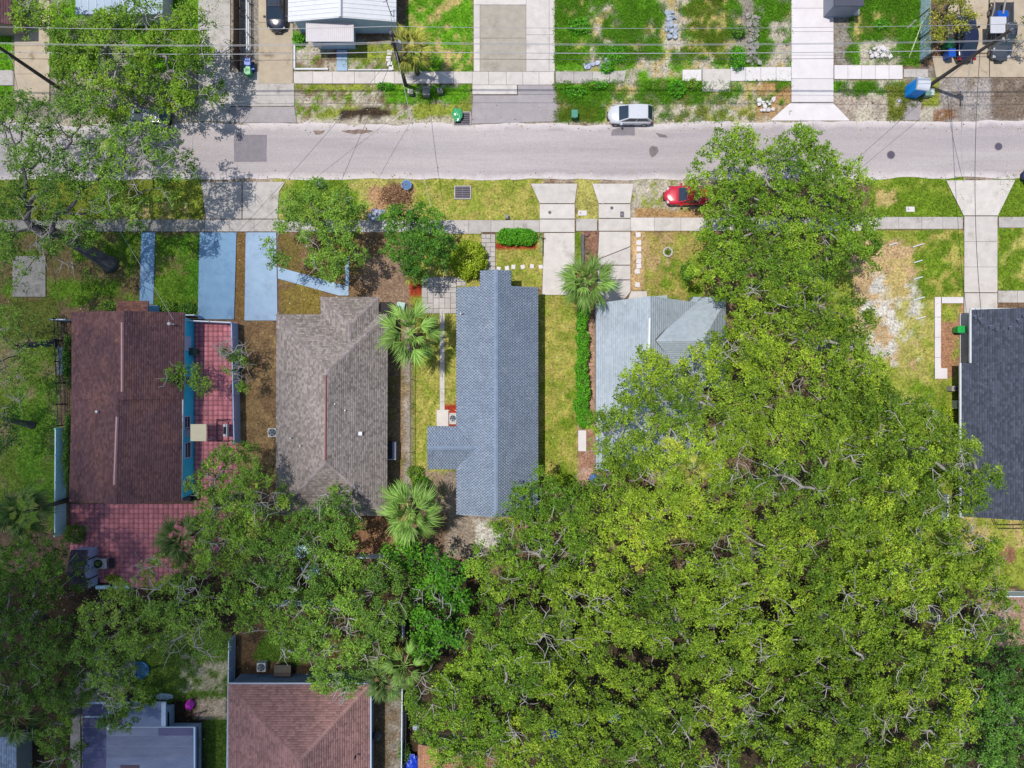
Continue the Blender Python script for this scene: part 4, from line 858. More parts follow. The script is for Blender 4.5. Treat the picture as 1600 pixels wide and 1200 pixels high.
# ------------------------------------------------------------------ trees
LEAF = {
 'oak': leaf_mat('oak_leaf', (.09, .17, .013), (.30, .42, .03), (.42, .46, .05)),
 'oakbr': leaf_mat('bright_oak_leaf', (.05, .15, .014), (.15, .32, .03), (.24, .38, .04)),
 'oakyg': leaf_mat('yellow_green_oak_leaf', (.085, .18, .013), (.255, .40, .03), (.36, .44, .05)),
 'oakmid': leaf_mat('mid_oak_leaf', (.085, .18, .025), (.22, .37, .04), (.31, .40, .06)),
 'oakdk': leaf_mat('dark_oak_leaf', (.05, .13, .018), (.13, .28, .035), (.21, .34, .05)),
 'oaksh': leaf_mat('shaded_oak_leaf', (.08, .17, .025), (.21, .34, .045), (.30, .40, .07)),  # oak leaf tone with shade put into the colour
 'fine': leaf_mat('fine_dark_leaf', (.06, .125, .018), (.15, .27, .03), (.24, .32, .05)),
 'emerald': leaf_mat('emerald_leaf', (.05, .17, .012), (.15, .37, .022), (.24, .42, .03)),
 'shrubyg': leaf_mat('privet_leaf', (.16, .24, .014), (.36, .47, .03), (.46, .5, .05)),
 'hedge': leaf_mat('hedge_leaf', (.05, .2, .01), (.12, .4, .02), (.2, .42, .03)),
 'yellow': leaf_mat('yellowing_leaf', (.14, .17, .02), (.33, .33, .04), (.4, .34, .06)),
 'brown': leaf_mat('dead_leaf', (.26, .15, .09), (.46, .28, .17), (.52, .38, .24)),
}
BARK = mat('pale_lichen_bark', IM(180, 174, 168), IM(136, 128, 122), sc=.5, rough=.95, bump=.6, bsc=.06, c3=IM(186, 184, 176), sc2=.7, t3=(.5, .65))
BARKT = mat('grey_twig', IM(214, 209, 202), IM(178, 170, 160), sc=.3, rough=.95, c3=IM(206, 202, 196), sc2=.5, t3=(.5, .6))
BARKD = mat('dark_bark', IM(124, 118, 118), IM(88, 82, 84), sc=.5, rough=.95, bump=.6, bsc=.06)

def leaf_quads(c, nrm_tilt, ln, asp, rng, drift=None):
    """c (n,3) leaf centres -> verts (n*4,3); diamonds, mostly facing up with random tilt"""
    n = len(c); a = rng.uniform(0, 2 * pi, n) if drift is None else drift
    tl = rng.normal(0, nrm_tilt, n); tw = rng.normal(0, nrm_tilt, n)
    L_ = ln * rng.uniform(.7, 1.3, n); w = L_ * asp * rng.uniform(.8, 1.2, n)
    d = np.stack([np.cos(a) * np.cos(tl), np.sin(a) * np.cos(tl), np.sin(tl)], -1)
    s_ = np.stack([-np.sin(a) * np.cos(tw), np.cos(a) * np.cos(tw), np.sin(tw)], -1)
    P = [c - d * (L_ / 2)[:, None], c + s_ * (w / 2)[:, None] + d * (L_ * .08)[:, None], c + d * (L_ / 2)[:, None], c - s_ * (w / 2)[:, None] + d * (L_ * .08)[:, None]]
    return np.stack(P, 1).reshape(-1, 3)

def cone_segs(segs, rng, sides=5):
    """segs: list of (p0,p1,r0,r1) -> V,F arrays"""
    if not segs: return np.zeros((0, 3)), np.zeros((0, 4), int)
    P0 = np.array([s[0] for s in segs], float); P1 = np.array([s[1] for s in segs], float); R0 = np.array([s[2] for s in segs]); R1 = np.array([s[3] for s in segs])
    d = P1 - P0; l = np.linalg.norm(d, axis=1, keepdims=True) + 1e-9; d = d / l
    ref = np.where(np.abs(d[:, 2:3]) > .9, np.array([[1., 0, 0]]), np.array([[0, 0, 1.]])); a = np.cross(d, ref); a /= np.linalg.norm(a, axis=1, keepdims=True) + 1e-9; b = np.cross(d, a)
    V = []
    for P, R_ in ((P0, R0), (P1, R1)):
        for k in range(sides):
            t = 2 * pi * k / sides; V.append(P + (a * cos(t) + b * sin(t)) * R_[:, None])
    V = np.stack(V, 1); n = len(segs); base = np.arange(n)[:, None] * 2 * sides
    F = np.stack([np.stack([base[:, 0] + k, base[:, 0] + (k + 1) % sides, base[:, 0] + sides + (k + 1) % sides, base[:, 0] + sides + k], -1) for k in range(sides)], 1)
    return V.reshape(-1, 3), F.reshape(-1, 4)

def tree(label, trunk, lobes, top=9.0, base=4.5, kind='oak', sp=.9, gap=.30, nl=126, leaf=.185, trunk_h=2.6, tr=.38, lean=None, seed=0, crown_r=.66,
         bare=.5, name='oak_tree', group='live oaks shading the yards', cat='tree', bark=None, sparse=1.0, flat=.34, asp=.55, under=True, gapsc=2.6, bark2=None, shrink=3):
    rng = np.random.default_rng(1000 + seed); jt = np.random.default_rng(70 + seed)
    if top >= 12: top += jt.uniform(-1.6, 1.2); base += jt.uniform(-.8, .4)
    hoff = jt.uniform(-.16, .12)
    hm = (top + base) / 2
    LB = [(W(x, y, hm)[0], W(x, y, hm)[1], (r - (shrink if r > 14 else shrink / 2)) / S * (CAM_H - hm) / CAM_H, (q[3] if len(q) > 3 else 0)) for q in lobes for x, y, r in (q[:3],)]
    x0 = min(l[0] - l[2] for l in LB); x1 = max(l[0] + l[2] for l in LB); y0 = min(l[1] - l[2] for l in LB); y1 = max(l[1] + l[2] for l in LB)
    gx, gy = np.meshgrid(np.arange(x0, x1, sp), np.arange(y0, y1, sp * .87)); gx[1::2] += sp / 2
    x = (gx + rng.uniform(-.42, .42, gx.shape) * sp).ravel(); y = (gy + rng.uniform(-.42, .42, gy.shape) * sp).ravel()
    z = np.full(x.shape, -1.0); edge = np.zeros(x.shape)
    wob = (vnoise(x, y, 2.2, 2, seed + 3) - .5) * .55
    for (cx, cy, r, dz) in LB:
        d = np.hypot(x - cx, y - cy) / r + wob
        zz = base + (top + dz - base) * np.sqrt(np.clip(1 - np.clip(d, 0, 1) ** 2 * .9, 0, 1)); zz = np.where(d < 1, zz, -1)
        z = np.maximum(z, zz); edge = np.maximum(edge, np.where(d < 1, 1 - d, 0))
    m = z > 0; x, y, z, edge = x[m], y[m], z[m], edge[m]
    z = z + rng.normal(0, .28, len(x)) + (vnoise(x, y, 3.8, 2, seed + 9) - .5) * 3.4
    gn = vnoise(x, y, gapsc, 2, seed + 17)
    gap = gap - .03; g2 = vnoise(x, y, 1.25, 2, seed + 57); isgap = (gn < gap) | (g2 < .25) | (rng.random(len(x)) < .02)
    pts = np.stack([x, y, z], -1)
    t0 = np.array(W(*trunk)); 
    if lean is None: tt = t0 + np.array([rng.uniform(-.4, .4), rng.uniform(-.4, .4), trunk_h])
    else: q = W(lean[0], lean[1], lean[2]); tt = np.array(q)
    t = thing(name, label, cat, tuple(t0), group=group)
    # --- skeleton
    nodes = [tt]; par = [-1]; plen = [0.0]; order = np.argsort(np.hypot(pts[:, 0] - tt[0], pts[:, 1] - tt[1]))
    NP = np.zeros((len(pts) + 1, 3)); NP[0] = tt; PL = np.zeros(len(pts) + 1); PAR = np.full(len(pts) + 1, -1); idx = {}
    for c, i in enumerate(order, 1):
        p = pts[i].copy(); dd = np.hypot(p[0] - tt[0], p[1] - tt[1]); inner = np.clip(1 - dd / 9, 0, 1)
        p[2] -= .35 + (0.0 if isgap[i] else .15) + inner * rng.uniform(0, .6)
        p[2] = max(p[2], tt[2] + .2)
        d3 = NP[:c] - p; dist = np.sqrt((d3 ** 2).sum(1)); cost = dist + PL[:c] * .32
        k = int(np.argmin(cost)); NP[c] = p; PAR[c] = k; PL[c] = PL[k] + dist[k]; idx[c] = i
    n = len(pts) + 1; cnt = np.ones(n)
    for c in range(n - 1, 0, -1): cnt[PAR[c]] += cnt[c]
    rad = np.clip(.02 * cnt ** .5, .02, tr * .8)
    limb = np.zeros(n, int)
    for c in range(1, n): limb[c] = c if PAR[c] == 0 else limb[PAR[c]]
    big = [l for l in set(limb[1:]) ]; big.sort(key=lambda l: -cnt[l]); bigset = big[:6]
    segs = {}
    for c in range(1, n):
        p0, p1 = NP[PAR[c]], NP[c]; L_ = np.linalg.norm(p1 - p0)
        k = limb[c] if limb[c] in bigset else (bigset[0] if bigset else 0)
        r0 = min(rad[PAR[c]], rad[c] * 1.35) if PAR[c] else min(tr * .75, rad[c] * 1.4); r1 = rad[c]
        mid = (p0 + p1) / 2 + rng.normal(0, .12, 3) * min(1.5, L_) + np.array([0, 0, -.08 * L_])
        segs.setdefault(k, []).append((p0, mid, r0, (r0 + r1) / 2)); segs[k].append((mid, p1, (r0 + r1) / 2, r1))
    # bare twigs where the crown opens
    tw = []
    for c in range(1, n):
        i = idx[c]; bareq = isgap[i]
        if (bareq and rng.random() < bare * 1.1) or rng.random() < bare * .08:
            p = NP[c] + np.array([0, 0, .25 if bareq else .55])
            tw.append((NP[c], p, .045, .035))
            for _ in range(rng.integers(2, 5)):
                a = rng.uniform(0, 2 * pi); l = rng.uniform(.35, .8); q = p + np.array([cos(a) * l, sin(a) * l, rng.uniform(0, .4)])
                a2 = a + rng.normal(0, .7); q2 = q + np.array([cos(a2) * l * .8, sin(a2) * l * .8, rng.uniform(-.1, .3)])
                tw.append((p, q, .033, .024)); tw.append((q, q2, .024, .013))
    tb = MB(); P = [tuple(t0 + np.array([0, 0, -.1])), tuple(t0 * .97 + tt * .03 + np.array([0, 0, .1])), tuple(t0 * .5 + tt * .5 + np.array([rng.uniform(-.15, .15), rng.uniform(-.15, .15), .1])), tuple(tt)]
    P = [tuple(np.array(p) - t0) for p in P]
    tb.tube(P, [tr * 1.6, tr * 1.15, tr * .95, tr * .8], 9); tb.build('trunk', bark or BARK, t, True)
    for k in bigset:
        V, F = cone_segs(segs.get(k, []), rng)
        if len(V): link('limb', np_mesh('limb', V - t0, F, bark or BARK, None, True), t)
    if tw:
        V, F = cone_segs(tw, rng, 3); link('twigs', np_mesh('twigs', V - t0, F, bark2 or BARKT), t, kind='stuff')
    # --- foliage
    fol = pts[~isgap]; nf = len(fol)
    if sparse < 1: fol = fol[rng.random(nf) < sparse]; nf = len(fol)
    low = pts[isgap & (rng.random(len(pts)) < .55)].copy(); low[:, 2] -= rng.uniform(1.4, 3.0, len(low)); low = low[low[:, 2] > 1.5]; fol = np.concatenate([fol, low]) if under and sparse >= 1 else fol; nf = len(fol)
    C_ = []; H_ = []; R_ = []
    chue = vnoise(fol[:, 0], fol[:, 1], 4.5, 2, seed + 31) * .75 + rng.normal(0, .12, nf) + .08 + hoff
    for layer in range(2 if under else 1):
        ns = 9 if layer == 0 else 4                 # sprigs in a clump
        m_ = max(4, int(nl / 7 if layer == 0 else nl / 8))
        sc_ = np.repeat(fol, ns, 0); hs = np.repeat(chue, ns)
        off = rng.normal(0, 1, (len(sc_), 3)); off /= np.linalg.norm(off, axis=1, keepdims=True); rr = rng.uniform(.15, 1, (len(sc_), 1)) ** .5
        off = off * rr * np.array([crown_r, crown_r, flat]) * (1 if layer == 0 else 1.25)
        if layer: off[:, 2] -= rng.uniform(.7, 1.8, len(off))
        sc_ = sc_ + off; dens = rng.uniform(.5, 1.3, len(sc_))
        lc = np.repeat(sc_, m_, 0); o2 = rng.normal(0, 1, (len(lc), 3)) * np.array([.15, .15, .07]) * (leaf / .2)
        keep = rng.random(len(lc)) < np.repeat(dens, m_)
        ang = np.arctan2(o2[:, 1], o2[:, 0]) + rng.normal(0, .5, len(lc))
        lc = (lc + o2)[keep]; ang = ang[keep]
        hh = (np.repeat(hs + rng.normal(0, .08, len(hs)), m_)[keep]) - (.15 if layer else 0)
        C_.append(leaf_quads(lc, .45, leaf, asp, rng, ang)); H_.append(np.repeat(np.clip(hh + rng.normal(0, .07, len(hh)), 0, 1), 4))
        rb = np.repeat(rng.uniform(.25, .75, len(sc_)), m_)[keep] + rng.normal(0, .24, len(hh)); R_.append(np.repeat(np.clip(rb, 0, 1), 4))
    V = np.concatenate(C_); 
    link('crown', np_mesh('crown', V - t0, np.arange(len(V)).reshape(-1, 4), LEAF[kind], {'hue': np.concatenate(H_), 'rnd': np.concatenate(R_)}), t)
    tree.tot += len(V) // 2
    return t
tree.tot = 0
sd_ = iter(range(1, 99))
def oak(*a, **k): return tree(*a, seed=next(sd_), **k)

# north-west
oak('yellow green oak standing over the silver car north of the street', (236, 128), [(125, 95, 50), (190, 70, 60), (255, 60, 50), (300, 45, 40), (305, 105, 42), (238, 108, 50), (165, 132, 52), (120, 145, 36), (300, 160, 24), (110, 60, 30), (296, 142, 28)], top=7.5, base=3.8, kind='oakyg', gap=.33, trunk_h=2.2, tr=.3)
oak('small yellow green tree overhanging the tan driveway at the top left', (48, 30), [(45, 25, 28), (60, 10, 25), (85, 20, 26)], top=6, base=3.5, kind='oakyg', gap=.4, trunk_h=1.8, tr=.15, bare=.9)
oak('big leaning oak with a thick dark trunk left of the blue path', (171, 412), [(40, 185, 50), (110, 195, 40), (60, 250, 60), (130, 255, 60), (200, 235, 48), (250, 225, 36), (245, 270, 40), (190, 290, 52), (110, 320, 58), (40, 320, 60), (30, 380, 44), (95, 385, 34), (70, 340, 50), (290, 245, 24), (150, 175, 30), (10, 430, 22), (200, 325, 34)], top=11, base=6.0, kind='oakmid', gap=.41, trunk_h=3, tr=.62, lean=(98, 368, 5.2), bare=.8, nl=90, bark=BARKD)
oak('small grey limbed oak at the left edge beside the fence', (85, 536), [(20, 520, 24), (38, 555, 20), (12, 585, 28), (42, 500, 14), (0, 500, 24)], top=7, base=4, kind='oaksh', gap=.36, shrink=-2, trunk_h=2.5, tr=.3, lean=(30, 540, 4.5), bare=1, bark=BARKD, nl=50)
oak('nearly bare grey tree at the left edge low in the side yard', (50, 664), [(10, 640, 24), (5, 690, 20)], top=5, base=3, kind='oakdk', gap=.42, shrink=-3, trunk_h=2, tr=.3, lean=(10, 655, 3.0), bare=1, nl=70, bark=BARKD)
oak('dark green street oak over the pale blue driveway walk', (505, 352), [(455, 320, 28), (498, 314, 32), (535, 326, 30), (475, 350, 32), (525, 365, 36), (550, 395, 26), (520, 410, 32), (445, 350, 20), (430, 385, 18), (440, 405, 12), (485, 385, 24)], top=7, base=3.6, kind='oakmid', gap=.35, trunk_h=2, tr=.22, bare=.6)
oak('dense bright green round oak in front of the paver patio', (650, 372), [(635, 352, 28), (662, 350, 26), (630, 385, 32), (660, 388, 36), (682, 378, 20), (656, 412, 24)], top=6.5, base=2.6, kind='oakbr', gap=.12, shrink=-2, trunk_h=1.8, tr=.2, bare=.1, nl=140)
oak('small leafy tree between the red patio and the brown yard', (374, 575), [(352, 550, 20), (372, 545, 16), (368, 580, 18), (378, 600, 12), (385, 562, 12)], top=5, base=2.8, kind='oakmid', gap=.35, sp=.7, trunk_h=1.6, tr=.14, bare=1, nl=70, crown_r=.45)
oak('small leafy tree leaning over the teal wall of the brown roofed house', (322, 612), [(280, 585, 20), (298, 588, 18), (310, 605, 12), (318, 600, 9)], top=4.8, base=3.2, kind='oakmid', gap=.33, sp=.7, trunk_h=1.5, tr=.12, bare=.5, nl=70, crown_r=.45)
# row south of the taupe house
oak('dark green oak touching the lower left corner of the taupe roof', (372, 775), [(372, 712, 22), (345, 745, 34), (390, 730, 24), (330, 765, 24), (385, 770, 46), (350, 810, 45), (415, 800, 36), (395, 840, 42), (340, 860, 34), (312, 750, 14)], top=8.5, base=4.5, kind='oakmid', gap=.33, bare=.7)
oak('dark green oak overlapping the bottom edge of the taupe roof', (505, 850), [(520, 790, 28), (500, 810, 26), (545, 815, 20), (465, 850, 44), (515, 850, 44), (440, 890, 44), (490, 905, 46), (548, 880, 34), (420, 850, 26)], top=8.5, base=4.5, kind='oakmid', gap=.34, bare=.7)
oak('sparse grey branched oak over the lower left yard', (205, 1040), [(235, 900, 34), (265, 935, 44), (200, 940, 40), (310, 905, 32), (165, 965, 34), (300, 960, 38), (235, 985, 44), (180, 1010, 32), (330, 1000, 34), (280, 1010, 26), (340, 940, 34), (180, 1045, 30), (200, 1080, 20), (150, 1000, 26)], top=9.5, base=5, kind='oaksh', gap=.37, bare=.45, nl=110, tr=.5)
oak('broad oak behind the reddish brown hip roof', (470, 985), [(400, 930, 40), (440, 960, 46), (500, 965, 50), (555, 945, 44), (590, 900, 30), (470, 1000, 36), (520, 1020, 46), (565, 1000, 44), (600, 965, 36), (545, 1050, 34), (505, 1055, 20), (390, 970, 24), (600, 1020, 30), (380, 900, 26), (540, 1085, 16), (610, 930, 34), (460, 940, 30)], top=9, base=4.8, kind='oakmid', gap=.35, bare=.8)
oak('small oak growing against the flat roofed house', (190, 1112), [(185, 1105, 24), (198, 1120, 18), (230, 1098, 14), (175, 1115, 14), (205, 1095, 16)], top=5.5, base=3.6, kind='oaksh', gap=.3, sp=.8, trunk_h=1.8, tr=.2, bare=.6, crown_r=.5)
oak('soft dark green tree filling the lower left edge', (60, 960), [(60, 870, 40), (25, 890, 40), (90, 905, 36), (110, 875, 26), (40, 950, 46), (85, 965, 42), (20, 1010, 44), (75, 1025, 48), (110, 1000, 34), (45, 1075, 40), (95, 1080, 34), (15, 1080, 30)], top=9.5, base=5, kind='fine', gap=.24, bare=.15, nl=200, leaf=.16, name='shade_tree', group='soft leaved dark trees at the lower left')
oak('soft dark green tree beside the flat roof at the lower left', (122, 1110), [(135, 1075, 28), (110, 1120, 24), (70, 1130, 22), (100, 1165, 24), (75, 1190, 24), (105, 1200, 18), (140, 1040, 20)], top=6.5, base=3.6, kind='fine', gap=.36, bare=.5, nl=170, leaf=.17, name='shade_tree', group='soft leaved dark trees at the lower left')
oak('bright emerald tree just below the palm by the taupe house', (640, 875), [(625, 865, 24), (648, 880, 26), (615, 895, 16), (655, 905, 16)], top=6.5, base=3.5, kind='emerald', gap=.24, bare=.1, nl=80, leaf=.24, asp=.65, name='maple_tree', group='emerald green trees between the oaks', tr=.2, sp=.9)
oak('bright emerald tree in the gap left of the large oak wood', (690, 930), [(690, 865, 22), (700, 895, 30), (680, 930, 34), (715, 935, 28), (660, 960, 22), (690, 975, 34), (665, 1005, 28), (720, 985, 20), (650, 935, 16)], top=8, base=4, kind='emerald', gap=.3, bare=.2, nl=80, leaf=.24, asp=.65, name='maple_tree', group='emerald green trees between the oaks', tr=.25)
# the large wood on the right, tree by tree
BG = dict(top=12.0, base=7.0, kind='oak', gap=.27, shrink=-1, bare=.75, tr=.5, trunk_h=3.4)
oak('oak over the street above the red car', (1225, 345), [(1122, 236, 30), (1114, 268, 26), (1150, 235, 24), (1165, 255, 26), (1142, 300, 40), (1250, 225, 30), (1215, 250, 24), (1285, 250, 24), (1240, 270, 46), (1200, 310, 60), (1138, 352, 42), (1290, 320, 50), (1345, 300, 22), (1325, 275, 20), (1340, 345, 26), (1230, 370, 70), (1130, 410, 46), (1180, 430, 50), (1300, 390, 45), (1345, 385, 26), (1345, 415, 18), (1250, 440, 40), (1096, 385, 18)], top=9.0, base=4.5, kind='oakyg', gap=.22, shrink=0, bare=.4, tr=.45)
oak('oak at the north edge of the wood beside the bare yard', (1270, 545), [(1200, 490, 44), (1160, 500, 26), (1260, 490, 50), (1310, 500, 40), (1340, 510, 22), (1240, 550, 60), (1310, 560, 55), (1350, 580, 32), (1180, 555, 40), (1290, 610, 55), (1345, 620, 40)], **BG)
oak('oak leaning over the pale grey roof from the south east', (1090, 640), [(1010, 575, 26), (1050, 590, 34), (1100, 570, 30), (1145, 545, 32), (995, 600, 22), (1000, 640, 38), (955, 655, 28), (970, 690, 42), (1050, 640, 50), (1110, 620, 45), (1160, 600, 40), (1030, 700, 45), (1100, 690, 50), (1165, 660, 45)], **BG)
oak('oak whose branches reach over the slate roof', (1415, 705), [(1375, 640, 44), (1420, 650, 36), (1455, 680, 30), (1350, 690, 44), (1405, 710, 50), (1465, 720, 44), (1500, 700, 16), (1510, 742, 22), (1535, 740, 10), (1360, 750, 50), (1430, 770, 48), (1480, 765, 38)], **BG)
oak('oak in the middle of the wood south of the pale grey house', (1215, 740), [(1215, 660, 44), (1270, 680, 48), (1200, 720, 46), (1255, 745, 50), (1310, 730, 44), (1160, 745, 40), (1220, 790, 46), (1290, 795, 46)], **BG)
oak('oak below the small white pad by the hedge', (1005, 780), [(950, 750, 28), (1000, 755, 38), (1055, 760, 42), (1105, 755, 34), (970, 800, 42), (1030, 815, 46), (1085, 810, 40), (925, 800, 26), (1000, 850, 38)], **BG)
oak('oak touching the lower right corner of the blue grey roof', (845, 850), [(845, 760, 24), (870, 770, 30), (820, 790, 32), (895, 790, 30), (790, 825, 30), (850, 825, 44), (900, 840, 36), (770, 860, 28), (815, 875, 44), (870, 885, 40), (745, 885, 20), (780, 910, 36)], top=10.5, base=6, kind='oakyg', gap=.3, bare=.7, tr=.45)
oak('oak around the dark opening at the centre of the wood', (1165, 860), [(1130, 820, 34), (1180, 845, 40), (1130, 870, 44), (1190, 890, 44), (1085, 870, 34), (1240, 850, 34), (1150, 920, 40)], **BG)
oak('oak with curved bare limbs near the right edge of the wood', (1400, 880), [(1340, 830, 46), (1400, 840, 44), (1455, 830, 40), (1500, 840, 26), (1350, 880, 40), (1410, 900, 50), (1470, 890, 46), (1515, 885, 40), (1540, 905, 26), (1510, 840, 20)], **BG)
oak('oak near the white yard fence at the right of the wood', (1450, 960), [(1400, 950, 38), (1450, 950, 44), (1500, 945, 42), (1535, 940, 30), (1430, 1000, 44), (1480, 985, 38), (1380, 990, 34), (1500, 970, 26)], **BG)
oak('oak with a forked pale limb right of the central gap', (1280, 960), [(1260, 900, 40), (1310, 905, 40), (1230, 950, 38), (1290, 955, 46), (1340, 950, 38), (1255, 1000, 44), (1320, 1005, 44), (1200, 985, 34)], **BG)
oak('oak in the lower middle of the wood', (1050, 960), [(1010, 905, 40), (1060, 915, 42), (1110, 930, 38), (1150, 965, 36), (1030, 960, 44), (1085, 975, 46), (980, 960, 34), (1130, 1010, 40), (1060, 1020, 42), (1180, 1020, 30)], **BG)
oak('oak left of the long dark cleft in the wood', (880, 960), [(930, 880, 34), (885, 930, 40), (935, 930, 38), (840, 950, 42), (900, 975, 44), (850, 1000, 40), (945, 975, 22), (920, 1015, 34)], **BG)
oak('oak on the left flank of the wood beside the emerald tree', (790, 1010), [(770, 955, 34), (805, 960, 34), (755, 1000, 34), (800, 1010, 42), (745, 1040, 34), (790, 1060, 42), (840, 1050, 40), (715, 1065, 32)], top=10.5, base=6, kind='oakyg', gap=.34, bare=.8, tr=.45)
oak('oak above the orange brown roof at the bottom', (730, 1120), [(680, 1080, 34), (670, 1120, 30), (720, 1105, 42), (700, 1145, 34), (765, 1120, 44), (745, 1165, 34), (690, 1185, 12), (775, 1170, 24), (655, 1090, 18), (720, 1190, 20)], top=10, base=5.5, kind='oakyg', gap=.34, bare=.9, tr=.4)
oak('oak at the bottom just right of the orange brown roof', (850, 1130), [(835, 1095, 36), (880, 1080, 36), (820, 1140, 40), (875, 1140, 44), (900, 1105, 30), (830, 1190, 40), (885, 1195, 44), (915, 1160, 26)], **BG)
oak('oak at the bottom centre of the wood', (1000, 1120), [(975, 1045, 30), (1015, 1075, 38), (965, 1095, 34), (1000, 1130, 46), (950, 1150, 38), (1060, 1100, 36), (1040, 1160, 44), (980, 1195, 44), (1060, 1200, 36), (930, 1210, 40), (1020, 1225, 44)], **BG)
oak('oak at the bottom right of centre in the wood', (1170, 1110), [(1110, 1060, 36), (1160, 1070, 40), (1120, 1110, 42), (1180, 1125, 46), (1220, 1080, 38), (1110, 1165, 44), (1170, 1180, 46), (1225, 1150, 36), (1130, 1215, 40), (1200, 1215, 40)], **BG)
oak('oak with a pale forked limb at the bottom of the wood', (1310, 1110), [(1270, 1060, 40), (1320, 1070, 40), (1260, 1110, 40), (1310, 1125, 46), (1360, 1105, 40), (1275, 1170, 44), (1330, 1180, 44), (1375, 1155, 38), (1260, 1215, 40), (1330, 1225, 40), (1380, 1215, 30)], **BG)
oak('oak at the lower right end of the yellow green wood', (1420, 1085), [(1365, 1045, 34), (1415, 1050, 38), (1460, 1045, 32), (1400, 1095, 42), (1450, 1095, 38), (1485, 1060, 22), (1430, 1145, 42), (1400, 1190, 40), (1450, 1190, 36), (1475, 1130, 26), (1420, 1220, 40), (1475, 1180, 26)], **BG)
oak('dark green oak filling the bottom right corner', (1560, 1090), [(1530, 1040, 30), (1580, 1025, 40), (1510, 1075, 32), (1560, 1080, 46), (1610, 1070, 40), (1525, 1120, 38), (1580, 1130, 46), (1500, 1150, 34), (1540, 1175, 42), (1600, 1180, 44), (1500, 1195, 30), (1560, 1010, 20), (1550, 1215, 40), (1600, 1220, 40)], top=11, base=6.0, kind='oakdk', gap=.2, shrink=-2, nl=140, bare=.1, tr=.45)
oak('yellowing feathery tree over the corrugated fence at the top right', (1478, 12), [(1475, 10, 22), (1500, 20, 22), (1478, 40, 18), (1495, -5, 26), (1512, 35, 16), (1466, 60, 8)], top=5, base=2.8, kind='yellow', gap=.3, sp=.75, trunk_h=1.4, tr=.14, bare=.3, crown_r=.5, nl=70, name='ornamental_tree', group=None)
oak('low yellowish tree at the very top right corner', (1612, 45), [(1605, 35, 16), (1612, 60, 12)], top=4.5, base=2.8, kind='yellow', gap=.3, sp=.75, trunk_h=1.4, tr=.12, bare=.3, crown_r=.5, nl=60, name='ornamental_tree', group=None)
print('leaf tris', tree.tot)

# ------------------------------------------------------------------ shrubs, hedges
def shrub(name, label, pxs, top, kind, cat='shrub', group=None, dens=320, leaf=.13, stem=True, asp=.55, rough=.10, z0=.1):
    """pxs: ellipses (px, py, rx, ry); foliage covers a domed surface down to the ground"""
    rng = np.random.default_rng(int(pxs[0][0] * 7 + pxs[0][1])); base = W(pxs[0][0], pxs[0][1]); t = thing(name, label, cat, base, group=group); C_ = []; hue = []
    for (px, py, rx, ry) in pxs:
        c = W(px, py, top * .6); a, b = rx / S, ry / S; n = int(dens * (pi * a * b + top * (a + b) * 1.5)) + 20
        th = rng.uniform(0, 2 * pi, n); u = rng.uniform(0, 1, n); ph = np.arccos(1 - u); 
        bump_ = 1 + rough * 2 * (vnoise(th * 3 + px, ph * 5 + py, .9, 3, 5) - .5) * 2
        rr = bump_ * rng.uniform(.82, 1.04, n)
        sx = np.sin(ph) ** .7 * rr
        C_.append(np.stack([c[0] + a * sx * np.cos(th), c[1] + b * sx * np.sin(th), z0 + (top - z0) * np.cos(ph) ** .8 * rr], -1)); hue.append(np.clip(.3 + .5 * bump_ - .35 + rng.normal(0, .18, n) + .2 * np.cos(ph), 0, 1))
    C_ = np.concatenate(C_); hue = np.concatenate(hue)
    V = leaf_quads(C_, .6, leaf, asp, rng) - np.array(base)
    link('foliage', np_mesh('foliage', V, np.arange(len(V)).reshape(-1, 4), LEAF[kind], {'hue': np.repeat(hue, 4), 'rnd': np.repeat(rng.random(len(hue)), 4)}), t)
    if stem:
        for (px, py, rx, ry) in pxs:
            mb = MB(); c = np.array(W(px, py)) - np.array(base)
            for k in range(5): a = k * 1.26; mb.tube([(c[0] + cos(a) * .05, c[1] + sin(a) * .05, 0), (c[0] + cos(a) * rx / S * .5, c[1] + sin(a) * ry / S * .5, top * .7)], [.04, .015], 5)
            mb.build('stem', BARK, t)
    return t
shrub('round_shrub', 'large round yellow green shrub beside the front of the blue grey roof', [(732, 404, 27, 29)], 2.3, 'shrubyg', dens=420, leaf=.15)
shrub('hedge', 'clipped oval hedge on red mulch by the pavement', [(793, 369, 17, 13), (808, 369, 20, 13), (823, 370, 16, 13)], 1.1, 'hedge', 'hedge', dens=480, leaf=.12)
hy = [(912, 488, 9, 14), (909, 508, 8, 12), (911, 530, 10, 14), (912, 552, 9, 14), (909, 575, 9, 14), (911, 596, 10, 15), (913, 616, 10, 14), (908, 634, 11, 14), (914, 652, 11, 16)]
shrub('hedge', 'narrow bright green hedge running down the pale grey house side', hy, 1.5, 'hedge', 'hedge', dens=420, leaf=.13, rough=.2)
